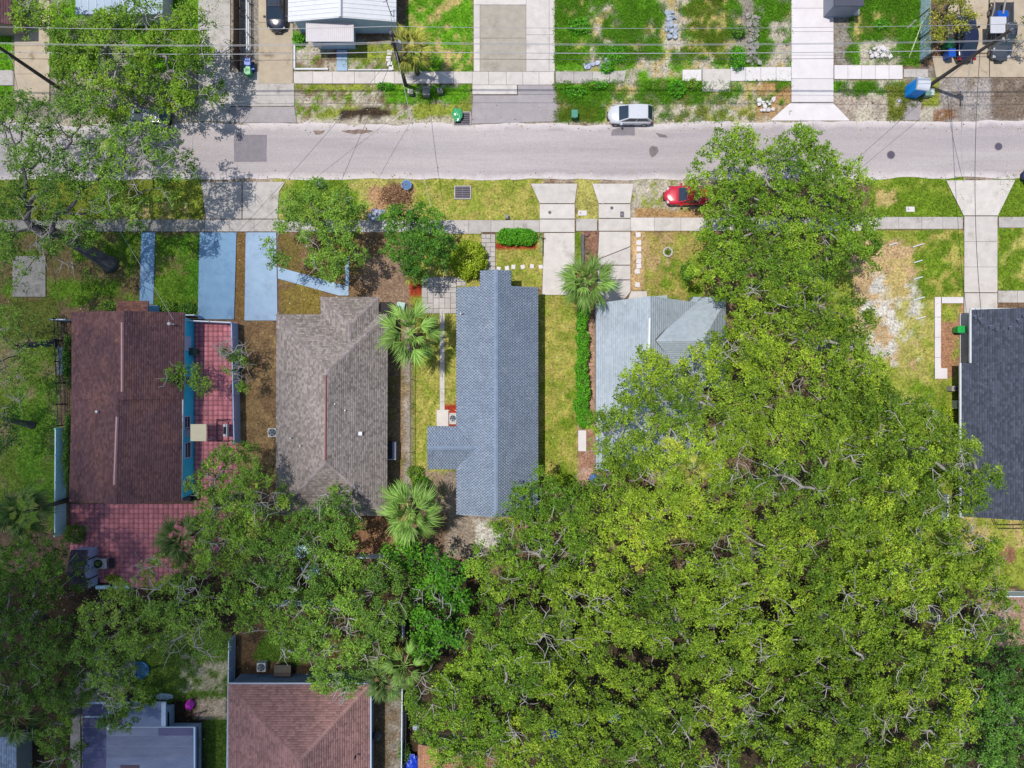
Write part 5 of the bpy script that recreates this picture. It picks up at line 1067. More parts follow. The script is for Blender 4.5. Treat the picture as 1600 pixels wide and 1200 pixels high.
for (x, y, rx, ry, h, k, l) in (
    (262, 480, 12, 9, .9, 'oaksh', 'low green bush right of the brown porch roof'), (170, 477, 13, 8, .8, 'oaksh', 'low green bush left of the brown porch roof'), (292, 482, 12, 9, .7, 'oakdk', 'dark low bush at the top of the blue driveway corner'),
    (467, 60, 9, 8, .8, 'hedge', 'bright green bush beside the porch of the white metal roof'), (1155, 48, 9, 9, 1.0, 'oakdk', 'dark green bush in the vacant lot near the rubble strip'), (1154, 90, 11, 15, 1.3, 'hedge', 'leafy green bush overhanging the broken north pavement'),
    (905, 40, 16, 12, .7, 'hedge', 'low weedy bush in the upper left of the vacant lot'), (948, 105, 10, 8, .6, 'hedge', 'weedy bush beside the broken pavement end'), (1058, 138, 12, 12, .9, 'hedge', 'weedy bush north of the road by the loose slab'),
    (1082, 132, 8, 8, .6, 'oakmid', 'small weedy bush left of the loose slab'), (898, 143, 18, 8, .5, 'hedge', 'long weedy bush on the verge above the green bin'), (935, 133, 14, 6, .5, 'hedge', 'weedy bush on the verge right of the long one'),
    (601, 134, 12, 5, .6, 'hedge', 'bright weeds along the verge near the utility pole'), (1376, 38, 10, 8, .5, 'hedge', 'low green bush in the lawn of the top right lot'), (960, 85, 18, 14, .5, 'hedge', 'spreading weeds in the middle of the vacant lot'),
    (648, 738, 12, 9, 1.0, 'oakmid', 'bush at the lower end of the chain link fence'), (659, 752, 10, 7, .8, 'emerald', 'small bush above the palm near the blue grey wing'), (1480, 655, 10, 20, .5, 'shrubyg', 'low yellow green growth beside the slate house'),
    (1552, 855, 14, 8, .5, 'shrubyg', 'low weeds below the slate roof corner'), (1502, 870, 10, 12, .9, 'oakmid', 'bush on the lawn edge beside the wood'), (104, 560, 4, 38, 1.2, 'oakdk', 'thin hedge strip along the left wall of the brown roofed house'), (105, 700, 4, 60, 1.2, 'oakdk', 'creeper strip between the pale fence and the brown roofed house'),
    (115, 835, 14, 14, 1.3, 'fine', 'dark bush at the corner of the red paving'), (640, 1095, 12, 18, 1.6, 'oakmid', 'leafy bush over the white fence near the orange brown roof'), (631, 1178, 8, 16, 1.2, 'oakdk', 'dark bush at the bottom beside the blue tarp'),
    (1074, 425, 8, 14, .7, 'oakdk', 'dark bush at the edge of the lawn under the street oak'), (1115, 425, 12, 14, .9, 'brown', 'brownish bush below the street oak'), (176, 905, 10, 6, .7, 'shrubyg', 'yellow green bush by the blue lumber at the patio end'), (943, 410, 0.1, 0.1, .3, 'oakdk', None)):
    if l: shrub('bush', l, [(x, y, rx, ry)], h, k, 'bush', None, dens=300, leaf=.14, rough=.3)
def flower_ring(px, py, label):
    t = thing('planted_ring', label, 'flower bed', W(px, py)); st = MB().box(-.11, .11, -.08, .08, 0, .14).mesh('stone', FRAMEM)
    for k in range(11): a = 2 * pi * k / 11; link('stone', st, t, (cos(a) * .42, sin(a) * .42, 0), a + pi / 2)
    V = leaf_quads(RNG.normal(0, .12, (90, 3)) * [1, 1, .4] + [0, 0, .15], .7, .14, .5, RNG); link('foliage', np_mesh('foliage', V, np.arange(len(V)).reshape(-1, 4), LEAF['oakdk'], {'hue': RNG.random(len(V)), 'rnd': RNG.random(len(V))}), t)
flower_ring(1043, 394, 'small plant inside a ring of white stones on the dry lawn')
# vacant lot weeds as one mass
def weeds():
    n = 60000; x = RNG.uniform(W(866, 0)[0], W(1440, 0)[0], n); y = RNG.uniform(W(0, 190)[1], W(0, -20)[1], n); c = ground_col(x, y); g = c[:, 1] / (c[:, 0] + 1e-4)
    px = x * S + NX; py = NY - y * S; ok = (g > 1.05) & ~((px > 1234) & (px < 1306)) & ~((py > 100) & (py < 127)); ok &= RNG.random(n) < vnoise(x, y, 1.1, 2, 6) * 1.3
    x, y, c = x[ok], y[ok], c[ok]; m = 5; x = np.repeat(x, m) + RNG.normal(0, .12, len(x) * m); y = np.repeat(y, m) + RNG.normal(0, .12, len(y) * m); h = vnoise(x, y, .8, 2, 14)
    P = np.stack([x, y, .05 + RNG.random(len(x)) * .35 * h], -1); V = leaf_quads(P, .6, .12, .4, RNG); C = np.repeat(np.clip(np.repeat(c, m, 0) * RNG.uniform(.5, 1.5, (len(x), 1)), 0, .9), 4, 0)
    o = link('weeds', np_mesh('weeds', V, np.arange(len(V)).reshape(-1, 4), col_mat('weed_leaves', .25), {'col': C}), kind='stuff'); setp(o, 'rank green weeds overgrowing the vacant lot', 'weeds')
weeds()

# ------------------------------------------------------------------ palms
def palm_mat(name, a, b):
    return leaf_mat(name, a, b, trans=.2, rough=.4, orand=.35)
PALMG = palm_mat('palm_leaf', (.08, .19, .03), (.26, .40, .09)); PALMY = palm_mat('palm_leaf_yellow', (.14, .18, .02), (.42, .40, .08)); PALMD = palm_mat('palm_leaf_shaded', (.05, .11, .03), (.15, .23, .06)); PALMB = plain('dead_palm_leaf', IM(170, 135, 100), .9)  # the shaded palm green is the plain green darkened to paint shade
def frond_mesh(seed, m, rad=1.0, droop=.5):
    rng = np.random.default_rng(seed); V = []; F = []; hue = []; rn = []
    def add(vs, fs, h, r): b = len(V); V.extend(vs); F.extend([tuple(i + b for i in f) for f in fs]); hue.extend([h] * len(vs)); rn.extend([r] * len(vs))
    pl = 1.35 * rad
    # petiole, pale and thin, arching
    pts = [(0, 0), (pl * .5, .05), (pl, 0.0)]
    for i in range(2):
        (x0, z0), (x1, z1) = pts[i], pts[i + 1]; w = .028
        add([(x0, -w, z0), (x0, w, z0), (x1, w * .8, z1), (x1, -w * .8, z1)], [(0, 1, 2, 3)], .9, .8)
    nb = 18
    for k in range(nb):
        f = (k / (nb - 1) - .5) * 2; a = f * 1.3; L_ = rad * (1.35 - .4 * abs(f) ** 1.5) * rng.uniform(.75, 1.1); st = pl - .05 + .35 * rad * (1 - abs(f))
        ox, oy = st, 0; dx, dy = cos(a * .82), sin(a * .82); nx_, ny_ = -dy, dx; w = .045 * rad
        dr = droop * rng.uniform(.6, 1.6); h = rng.uniform(.25, .8); r = rng.uniform(.2, .9)
        ps = []
        for s_, ww in ((0, .15), (.35, 1), (.7, .8), (1.0, .04)):
            x = ox + dx * L_ * s_; y = oy + dy * L_ * s_; z = -.1 * abs(f) - dr * L_ * s_ ** 2.4 * .6 + .05 * s_
            ps += [(x - nx_ * w * ww, y - ny_ * w * ww, z + .02), (x, y, z - .03 * ww), (x + nx_ * w * ww, y + ny_ * w * ww, z + .02)]
        add(ps, [(i * 3 + j, (i + 1) * 3 + j, (i + 1) * 3 + j + 1, i * 3 + j + 1) for i in range(3) for j in range(2)], h, r)
    return np_mesh('frond', V, F, m, {'hue': np.array(hue), 'rnd': np.array(rn)})
FR = {k: [frond_mesh(s_ * 3 + i, m, 1.0, .35 + .3 * i) for i in range(4)] for s_, (k, m) in enumerate((('g', PALMG), ('y', PALMY), ('d', PALMD)))}
FRB = frond_mesh(77, PALMB, .8, 1.3)
TRUNKP = mat('palm_trunk', IM(130, 118, 104), IM(104, 92, 80), sc=.2, rough=.95, bump=.6, bsc=.08, aniso=(1, 1, 4))
def palm(label, px, py, h, size, kind='g', n=30, seed=0, dead=3, base=None):
    dead += 2
    rng = np.random.default_rng(seed + 500); c = W(px, py, h); b = W(*base) if base else (c[0], c[1], 0)
    t = thing('palm_tree', label, 'palm tree', b, group='cabbage palms in the gardens'); o = np.array(c) - np.array(b)
    MB().tube([(0, 0, -.1), (o[0] * .3, o[1] * .3, h * .4), tuple(o * [1, 1, 1] - [0, 0, .1])], [.26, .19, .17], 9).build('trunk', TRUNKP, t, True)
    for i in range(n):
        f = i / n; el = 1.35 - f * 1.9 + rng.normal(0, .12); a = i * 2.39996 + rng.normal(0, .15); me = FR[kind if not (kind == 'g' and f > .85 and rng.random() < .4) else 'y'][min(3, int(f * 4))]
        s_ = size * (0.72 + .28 * min(1, f * 2.2)) * rng.uniform(.9, 1.1)
        d = link('frond', me, t, tuple(o)); d.rotation_euler = (rng.normal(0, .35), -el, a); d.scale = (s_, s_, s_)
    for i in range(dead):
        a = rng.uniform(0, 2 * pi); d = link('frond', FRB, t, (o[0], o[1], o[2] - .2)); d.rotation_euler = (0, rng.uniform(.4, 1.0), a); d.scale = (size,) * 3; d['label'] = 'dead brown hanging frond'
palm('yellowish cabbage palm beside the wooden utility pole', 643, 76, 5.2, 0.84, 'y', 30, 1, 4)
palm('tall green cabbage palm beside the taupe roof and stone path', 640, 520, 6.0, 1.10, 'g', 22, 2, 1)
palm('cabbage palm casting its shadow on the pale driveway', 918, 440, 5.5, 1.00, 'g', 28, 3, 2)
palm('cabbage palm at the lower right corner of the taupe roof', 640, 800, 6.0, 1.12, 'g', 31, 4, 1)
palm('shaded cabbage palm on the edge of the red paving', 286, 842, 5.5, 0.95, 'd', 28, 5, 4)
palm('dark cabbage palm at the left edge above the dark trees', 38, 800, 6.5, 1.00, 'd', 25, 6, 2)
palm('cabbage palm beside the reddish brown roof under the oaks', 600, 1062, 7.5, 0.85, 'd', 21, 7, 3)
palm('yellow tipped cabbage palm by the end of the white fence', 632, 1040, 8.6, 0.71, 'g', 15, 8, 3)
palm('dark palm at the left edge over the pale blue roof corner', 22, 1118, 6.8, 1.00, 'd', 21, 9, 1)
palm('half hidden yellow palm in the wood left of its central gap', 1085, 735, 12.3, 0.47, 'y', 10, 10, 0, base=(1080, 730))
palm('small yellowish palm on red mulch beside the paver patio', 645, 432, 1.6, 0.40, 'y', 12, 12, 8)
# ------------------------------------------------------------------ pavers and stones
REDP = mat('red_paver', IM(224, 142, 148, 1.1), IM(206, 128, 136, 1.1), sc=1.2, rough=.85, rnd=.16, c3=IM(176, 116, 124, 1.12), sc2=1.4, t3=(.46, .7))
REDJ = mat('paver_joint', IM(158, 94, 102, 1.1), IM(130, 80, 88, 1.1), sc=.5)
def paver_field(name, polys, step, m, jm, z=.06, drop=None):
    mb = MB()
    for p in polys: mb.prism([W(*q)[:2] for q in p], -.02, z - .03)
    root = mb.build(name, jm, kind='structure'); V = []; F = []; A = []; g = .03
    for p in polys:
        x0 = min(q[0] for q in p); x1 = max(q[0] for q in p); y0 = min(q[1] for q in p); y1 = max(q[1] for q in p)
        for i in range(int((x1 - x0) / step) + 1):
            for j in range(int((y1 - y0) / step) + 1):
                cx, cy = x0 + (i + .5) * step, y0 + (j + .5) * step
                if cx > x1 or cy > y1 or not inpoly(np.array([cx]), np.array([cy]), p)[0]: continue
                a = W(cx - step / 2, cy + step / 2); b = W(cx + step / 2, cy - step / 2); zz = z + random.uniform(-.006, .008); r = random.random()
                if drop and vnoise(cx, cy, 22, 2, 3) < drop(cx, cy): r = random.random() * .3 - .9
                n = len(V)
                xa, xb, ya, yb = a[0] + g / 2, b[0] - g / 2, a[1] + g / 2, b[1] - g / 2
                V += [(xa, ya, z - .035), (xb, ya, z - .035), (xb, yb, z - .035), (xa, yb, z - .035), (xa, ya, zz), (xb, ya, zz), (xb, yb, zz), (xa, yb, zz)]
                F += [(n + 4, n + 5, n + 6, n + 7), (n, n + 1, n + 5, n + 4), (n + 1, n + 2, n + 6, n + 5), (n + 2, n + 3, n + 7, n + 6), (n + 3, n, n + 4, n + 7)]; A += [r] * 8
    link('pavers', np_mesh('pavers', V, F, m, {'rnd': A}), root, kind='stuff'); return root
paver_field('patio', [rect(303, 503, 372, 786), [(110, 787), (372, 787), (340, 860), (300, 880), (250, 915), (180, 915), (150, 905), (152, 862), (110, 862)]], 7.7, REDP, REDJ,
            drop=lambda x, y: .5 if (x < 160 and 790 < y < 860) or (y > 845 and x > 150) else 0)
# pale stone patio, every stone a part
STONE = mat('limestone_paver', IM(206, 198, 194), IM(188, 180, 176), sc=.5, rough=.9, orand=.12, bump=.2)
def stone_patio(name, regions, z=.07):
    root = None; mb = MB()
    for (x0, y0, x1, y1, cx, cy, brk) in regions: a, b = W(x0, y1), W(x1, y0); mb.box(a[0], b[0], a[1], b[1], -.03, z - .03)
    root = mb.build(name, JOINT, kind='structure')
    for (x0, y0, x1, y1, cx, cy, brk) in regions:
        nx_, ny_ = max(1, round((x1 - x0) / cx)), max(1, round((y1 - y0) / cy)); used = set()
        for j in range(ny_):
            for i in range(nx_):
                if (i, j) in used: continue
                w = h = 1
                if brk and random.random() < .3 and i + 1 < nx_ and (i + 1, j) not in used: w = 2
                elif brk and random.random() < .25 and j + 1 < ny_: h = 2
                for a in range(w):
                    for b in range(h): used.add((i + a, j + b))
                xa, xb = x0 + (x1 - x0) * i / nx_, x0 + (x1 - x0) * (i + w) / nx_; ya, yb = y0 + (y1 - y0) * j / ny_, y0 + (y1 - y0) * (j + h) / ny_
                A_, B2 = W(xa, yb), W(xb, ya); hw, hh = (B2[0] - A_[0]) / 2 - .022, (B2[1] - A_[1]) / 2 - .022; s = MB(); s.box(-hw, hw, -hh, hh, -.04, 0)
                link('stone', s.mesh('stone', STONE), root, ((A_[0] + B2[0]) / 2, (A_[1] + B2[1]) / 2, z + random.uniform(-.006, .006)))
stone_patio('patio', [(659, 433, 713, 490, 9, 8, True), (713, 433, 728, 447, 8, 7, True)])
stone_patio('path', [(752, 366, 774, 386, 7, 7, True), (758, 386, 774, 424, 8, 8, True)])
def stepping(pts, group, wording, w=.42, m=None):
    for i, (x, y) in enumerate(pts):
        t = setp(MB().prism([(cos(a) * w * random.uniform(.6, .72), sin(a) * w * random.uniform(.6, .72)) for a in [k * pi / 2 + pi / 4 for k in range(4)]], -.03, .06).build('stepping_stone', m or C_NEW), wording.format(('first', 'second', 'third', 'fourth', 'fifth', 'sixth', 'seventh', 'eighth')[i]), 'stepping stone', group)
        t.location = W(x, y); t.rotation_euler = (0, 0, random.uniform(-.2, .2))
stepping([(997, 367), (998, 379), (998, 389), (998, 400), (998, 408), (998, 416), (996, 424), (996, 445)], 'square stepping stones on the orange gravel strip', '{} white stepping stone from the pavement on the orange gravel strip', .5)
stepping([(779, 420), (792, 419), (802, 417), (817, 417), (831, 416), (845, 417)], 'stepping stones crossing the lawn', '{} pale stepping stone from the left in the row crossing the front lawn')
stepping([(609, 82), (607, 92), (609, 100), (611, 106)], 'pale rocks at the lawn edge', '{} pale rock from the top beside the palm and the white metal roof', .5)
for x, y, l in ((1422, 327, 'white rectangular lid in the grass verge right of the oak'), (910, 333, 'white rectangular lid on the verge between the two driveways')):
    t = thing('meter_box', l, 'meter box', W(x, y), group='utility box lids'); MB().box(-.42, .42, -.25, .25, -.02, .05).build('lid', C_NEW, t); MB().box(-.25, -.12, -.05, .05, .05, .065).build('grip', GRATE_D, t)
t = thing('meter_box', 'dark square lid in the driveway of the pale roofed house', 'meter box', W(972, 335, .065), group='utility box lids'); MB().box(-.18, .18, -.28, .28, -.02, .02).build('lid', GRATE_D, t); MB().box(-.08, .08, -.1, .1, .02, .03).build('plate', plain('rim_grey', IM(150, 142, 140)), t)

# ------------------------------------------------------------------ fences
def fence_line(name, label, p0, p1, h, th, m, post_step=2.4, pm=None, rails=None, group=None, panel=True, cap=None):
    """p0,p1 ground pixels; panels and posts as parts"""
    a, b = W(*p0), W(*p1); L_ = math.hypot(b[0] - a[0], b[1] - a[1]); rz = math.atan2(b[1] - a[1], b[0] - a[0])
    t = thing(name, label, 'fence', a, rz, group); n = max(1, round(L_ / post_step)); pm = pm or m; st = L_ / n
    pme = MB().box(-.055, .055, -.055, .055, 0, h + .06).add([(-.07, -.07, h + .06), (.07, -.07, h + .06), (.07, .07, h + .06), (-.07, .07, h + .06), (0, 0, h + .14)], [(0, 1, 4), (1, 2, 4), (2, 3, 4), (3, 0, 4), (3, 2, 1, 0)]).mesh('post', pm)
    for i in range(n + 1): link('post', pme, t, (i * st, 0, 0))
    if panel:
        mb = MB(); k = max(1, int((st - .12) / .16)); w = (st - .12) / k
        for j in range(k): mb.box(.06 + j * w, .06 + (j + 1) * w - .012, -th / 2, th / 2, .05, h - .06 + random.uniform(-.012, .012))
        me = mb.mesh('panel', m)
        for i in range(n): link('panel', me, t, (i * st, 0, 0))
    rme = MB().box(.056, st - .056, -th / 2 - .02, th / 2 + .02, 0, .07).mesh('rail', cap or pm)
    for z in (rails or (h - .06, .12)):
        for i in range(n): link('rail', rme, t, (i * st, 0, z))
    return t
VIN = plain('white_vinyl', IM(215, 226, 238, 1.25), .5); VINB = plain('blue_grey_vinyl', IM(130, 152, 184, .7), .55); VINP = plain('pale_blue_vinyl', IM(180, 206, 230, .72), .5)
fence_line('vinyl_fence', 'pale blue white panel fence on the left of the brown roofed house', (104, 668), (103, 832), 1.8, .05, VINP)
fence_line('metal_fence', 'thin black fence at the upper left of the brown roofed house', (97, 500), (103, 664), 1.4, .02, plain('black_metal', (.015, .015, .02), .5), 2.2, panel=False, rails=(1.3, .7, .1))
fence_line('vinyl_fence', 'short white fence rail joining the brown roofed house at the left', (92, 501), (114, 501), 1.3, .05, VIN)
fence_line('vinyl_fence', 'white fence and gate closing the top of the red patio', (304, 503), (370, 506), 1.6, .06, VIN)
fence_line('vinyl_fence', 'short white fence return by the top corner of the teal wall', (289, 494), (311, 494), 1.2, .05, VIN)
fence_line('vinyl_fence', 'blue grey fence between the red patio and the brown yard', (372, 507), (376, 690), 1.8, .05, VINB)
fence_line('vinyl_fence', 'blue grey fence with white post caps left of the reddish brown roof', (368, 992), (364, 1260), 1.8, .06, VINB, 2.6, VIN)
fence_line('vinyl_fence', 'white post fence running down right of the reddish brown roof', (632, 1062), (630, 1260), 1.8, .05, VIN, 2.3)
fence_line('metal_fence', 'thin dark rail fence beside the white post fence', (637, 1066), (636, 1180), 1.3, .02, plain('black_metal', (.015, .015, .02), .5), 2.3, panel=False, rails=(1.2, .1))
fence_line('vinyl_fence', 'white fence across the yard at the right edge', (1535, 924), (1680, 924), 1.7, .05, VIN, 2.0)
fence_line('vinyl_fence', 'short white fence half hidden under the oak by the slate house', (1466, 770), (1466, 812), 1.5, .05, VIN, 2.0)
fence_line('vinyl_fence', 'white fence partly visible through the dark oaks behind the taupe house', (395, 938), (560, 938), 1.6, .05, VINP, 2.4)
fence_line('vinyl_fence', 'short white fence below the dark recess south of the taupe house', (562, 866), (600, 866), 1.5, .05, VIN, 2.2)
fence_line('metal_fence', 'thin white fence seen through the gap left of the emerald trees', (632, 960), (632, 990), 1.6, .04, VIN, 2.0)
fence_line('metal_fence', 'brown wooden fence between the two top left driveways', (374, -20), (375, 112), 1.7, .04, mat('brown_fence_wood', IM(120, 96, 78), IM(100, 80, 66), sc=.4, orand=.1), 2.2)
fence_line('metal_fence', 'white dashed low fence beside the tan driveway', (390, -20), (391, 84), 1.0, .04, VIN, 1.6, panel=False, rails=(.9, .4))
# chain link fence between houses
def chain_link(label, p0, p1, h):
    a, b = W(*p0), W(*p1); L_ = math.hypot(b[0] - a[0], b[1] - a[1]); rz = math.atan2(b[1] - a[1], b[0] - a[0]); t = thing('chain_link_fence', label, 'fence', a, rz); gm = plain('galvanised_steel', IM(150, 146, 144), .5, .6)
    n = round(L_ / 2.4); st = L_ / n; pm = MB().cyl(0, 0, 0, h + .05, .035, n=8).mesh('post', gm)
    for i in range(n + 1): link('post', pm, t, (i * st, 0, 0))
    MB().tube([(0, 0, h), (L_, 0, h)], .025, 6).build('top_rail', gm, t); mb = MB(); s = .16; k = int(L_ / s)
    for i in range(k): x = i * s; mb.tube([(x, .01, .05), (min(L_, x + h * .6), .01, h)], .006, 3, cap=False); mb.tube([(x, -.01, h), (min(L_, x + h * .6), -.01, .05)], .006, 3, cap=False)
    o = mb.build('mesh', gm, t); o['kind'] = 'stuff'
chain_link('chain link fence with a rail between the taupe and blue grey roofed houses', (643, 478), (643, 745), 1.3)
# corrugated fence top right
t = thing('corrugated_fence', 'pale corrugated metal sheet fence at the top right', 'fence', W(1437, 98)); cm = mat('corrugated_metal', IM(190, 216, 222, .95), IM(168, 198, 206, .95), sc=.4, rough=.6, c3=IM(200, 214, 214), sc2=.3, t3=(.5, .62), aniso=(1, 3, 1))
for i in range(8):
    mb = MB(); Lp_ = .9
    for k in range(9): y = k * Lp_ / 9; mb.add([(0, y, 0), (0.05 if k % 2 else 0, y + Lp_ / 18, 0), (0.05 if k % 2 else 0, y + Lp_ / 18, 1.75), (0, y, 1.75)], [(0, 1, 2, 3)]); mb.box(-.02 + .04 * (k % 2), .0 + .04 * (k % 2), y, y + Lp_ / 9 - .002, 0, 1.75)
    o = mb.build('panel', cm, t); o.location = (0, i * .92, 0)
for i in range(4): MB().box(-.0 - .1, -.03, i * 2.2, i * 2.2 + .08, 0, 1.8).build('post', BARKD, t)
# low white kerb edging of the front garden north of the street
t = thing('garden_edging', 'low white kerb around the sandy front garden of the white metal roof', 'edging', W(459, 108)); a = W(459, 108)
for p, q in (((460, 66), (461, 107)), ((461, 108), (512, 109)), ((545, 110), (612, 110))):
    P, Q = W(*p), W(*q); MB().box(min(P[0], Q[0]) - a[0] - .06, max(P[0], Q[0]) - a[0] + .06, min(P[1], Q[1]) - a[1] - .05, max(P[1], Q[1]) - a[1] + .05, 0, .15).build('kerb', WHITE, t)
t = thing('retaining_kerb', 'low dark kerb along the south pavement by the lawn', 'kerb', W(690, 364)); a, b = W(653, 366), W(752, 364); c = W(690, 364); MB().box(a[0] - c[0], b[0] - c[0], -.1, .06, 0, .12).build('kerb', C_OLD, t)

# ------------------------------------------------------------------ bins and yard things
def bin_(label, px, py, body, lid=None, rz=0, s=1.0, group='wheeled rubbish bins'):
    t = thing('wheeled_bin', label, 'bin', W(px, py), rz, group); lid = lid or body
    b = MB(); b.add([(-.22, -.26, .08), (.22, -.26, .08), (.22, .2, .08), (-.22, .2, .08), (-.29, -.36, 1.0), (.29, -.36, 1.0), (.29, .3, 1.0), (-.29, .3, 1.0)], [(3, 2, 1, 0), (4, 5, 6, 7), (0, 1, 5, 4), (1, 2, 6, 5), (2, 3, 7, 6), (3, 0, 4, 7)]); b.build('body', body, t)
    l = MB(); l.add([(-.32, -.4, 1.0), (.32, -.4, 1.0), (.32, .33, 1.03), (-.32, .33, 1.03), (-.28, -.36, 1.05), (.28, -.36, 1.05), (.28, .3, 1.12), (-.28, .3, 1.12)], [(3, 2, 1, 0), (4, 5, 6, 7), (0, 1, 5, 4), (1, 2, 6, 5), (2, 3, 7, 6), (3, 0, 4, 7)]); l.box(-.12, .12, -.43, -.36, .98, 1.03); lo = l.build('lid', lid, t)
    MB().box(-.2, .2, -.1, .1, 1.085, 1.1).build('panel', lid, lo)
    MB().tube([(-.24, .38, .98), (.24, .38, .98)], .02, 6).build('handle', GRATE_D, t)
    for sx in (-.27, .27): w = MB(); w.tube([(sx - .03, .24, .12), (sx + .03, .24, .12)], .12, 12); w.build('wheel', plain('black_rubber', (.015, .015, .015), .7), t)
    t.scale = (s, s, s); return t
GRN = plain('green_plastic', IM(36, 140, 82), .4); BLU = plain('blue_plastic', IM(24, 92, 196), .4); DGR = plain('dark_green_plastic', IM(48, 78, 66, 1.1), .45); TEA = plain('teal_green_plastic', IM(40, 122, 104), .4); NVY = plain('navy_plastic', IM(32, 40, 92), .4); BGR = plain('bright_green_plastic', IM(32, 182, 84), .4)
bin_('blue wheeled bin behind the green one at the top of the tan driveway', 392, 103, BLU); bin_('light green wheeled bin below the blue one on the driveway edge', 392, 117, plain('light_green_plastic', IM(70, 172, 106), .4), s=1.05)
bin_('teal green wheeled bin on the verge left of the white car', 896, 183, TEA, plain('worn_teal_plastic', IM(72, 152, 128), .5)); bin_('navy blue wheeled bin at the road edge above the street oak', 502, 291, NVY, rz=pi)
bin_('bright green wheeled bin on the soil beside the slate house', 1492, 516, BGR, rz=-pi / 2, s=1.1); bin_('dark green round cornered bin against the teal wall', 307, 550, DGR, rz=pi / 2, s=1.1)
bin_('blue wheeled bin in front of the yellowing tree at the top right', 1476, 90, BLU, rz=.1, s=1.1); bin_('green wheeled bin between the yellowing tree and blue bin', 1474, 76, GRN, s=1.1)
bin_('small blue bin lid showing beside the top left driveway', 397, 110, BLU, rz=.5, s=.5)
# green bag on the drain
def blob(name, label, cat, px, py, r, h, m, seed=0, squash=1.0, z=0, group=None, n=12):
    rng = np.random.default_rng(seed); mb = MB(); V = []; k = 16
    for i in range(n + 1):
        ph = pi * i / n
        for j in range(k):
            th = 2 * pi * j / k; q = 1 + (.34 * (vnoise(cos(th) * 2 + seed, sin(th) * 2 + ph * 3, .8, 2, seed) - .5) * 2 + rng.normal(0, .07)) * sin(ph); V.append((r * sin(ph) * cos(th) * q, r * squash * sin(ph) * sin(th) * q, z + h / 2 - h / 2 * cos(ph) * q))
    F = [(i * k + j, i * k + (j + 1) % k, (i + 1) * k + (j + 1) % k, (i + 1) * k + j) for i in range(n) for j in range(k)]
    mb.add(V, F); o = mb.build(name, m); o.location = W(px, py); return setp(o, label, cat, group)
bag_g = plain('green_bag_plastic', IM(70, 180, 116), .25, spec=.7)
blob('rubbish_bag', 'shiny green bag lying on the storm drain grate', 'bag', 715, 181, .5, .55, bag_g, 4, 1.2, .1)
WB = mat('crumpled_white_blue', IM(224, 228, 240), IM(110, 124, 176), sc=.13, rough=.4)
def pile(name, label, cat, px, py, r, m, n=14, seed=1, parts='bag', rs=.28):
    rng = np.random.default_rng(seed); t = thing(name, label, cat, W(px, py))
    for i in range(n):
        a, d = rng.uniform(0, 2 * pi), rng.uniform(0, r); bl = MB(); k = 7; V = []; sx, sy, sz = rng.uniform(.6, 1.3, 3) * rs
        for u in range(5):
            ph = pi * u / 4
            for j in range(k): th = 2 * pi * j / k; q = rng.uniform(.75, 1.2); V.append((sx * sin(ph) * cos(th) * q, sy * sin(ph) * sin(th) * q, sz * (1 - cos(ph) * q)))
        bl.add(V, [(u * k + j, u * k + (j + 1) % k, (u + 1) * k + (j + 1) % k, (u + 1) * k + j) for u in range(4) for j in range(k)])
        bl.build(parts, m, t).location = (cos(a) * d, sin(a) * d, rng.uniform(0, .2))
    return t
pile('rubbish_pile', 'heap of white and blue plastic bags on the pavement between two trees', 'rubbish pile', 590, 335, .75, WB, 18, 2)
def sticks(name, label, cat, px, py, rx, ry, h, m, n=220, seed=1, ln=.7, leaves=None):
    rng = np.random.default_rng(seed); t = thing(name, label, cat, W(px, py)); sg = []
    for i in range(n):
        a = rng.uniform(0, 2 * pi); d = rng.uniform(0, 1) ** .6; p = np.array([cos(a) * d * rx, sin(a) * d * ry, rng.uniform(0, h) * (1.1 - d)]); b = rng.uniform(0, 2 * pi); l = rng.uniform(.3, 1) * ln; q = p + np.array([cos(b) * l, sin(b) * l, rng.uniform(-.1, .25)]); q[2] = max(q[2], .02); sg.append((p, q, .022, .008))
    V, F = cone_segs(sg, rng, 3); link('branches', np_mesh('branches', V, F, m), t, kind='stuff')
    if leaves:
        c = rng.normal(0, .45, (1600, 3)) * [rx, ry, h * .6] + [0, 0, h * .3]; c[:, 2] = np.abs(c[:, 2]); V = leaf_quads(c, .7, .2, .45, rng); link('dead_leaves', np_mesh('dead_leaves', V, np.arange(len(V)).reshape(-1, 4), LEAF['brown'], {'hue': rng.random(len(V)), 'rnd': rng.random(len(V))}), t, kind='stuff')
sticks('brush_pile', 'pile of dead brown branches on the verge beside the blue bin lid', 'brush pile', 620, 307, 1.5, 1.2, .8, mat('dry_wood', IM(190, 140, 110), IM(150, 104, 80), sc=.3), 320, 3, .8, True)
tb_ = thing('tub', 'blue plastic tub tipped on the end of the brush pile', 'tub', W(636, 291)); MB().cyl(0, 0, 0, .5, .38, .5, 14).build('body', plain('sky_blue_plastic', IM(60, 140, 200), .4), tb_); MB().cyl(.0, .0, .5, .52, .42, .42, 14).build('inside', plain('blue_shadow_plastic', IM(40, 100, 160), .5), tb_)  # darker disc on top paints the shade inside the tub
sticks('brush_pile', 'tangled dry fronds on the ground left of the red mulch', 'brush pile', 640, 430, .5, .8, .6, BARKD, 90, 5, .6)
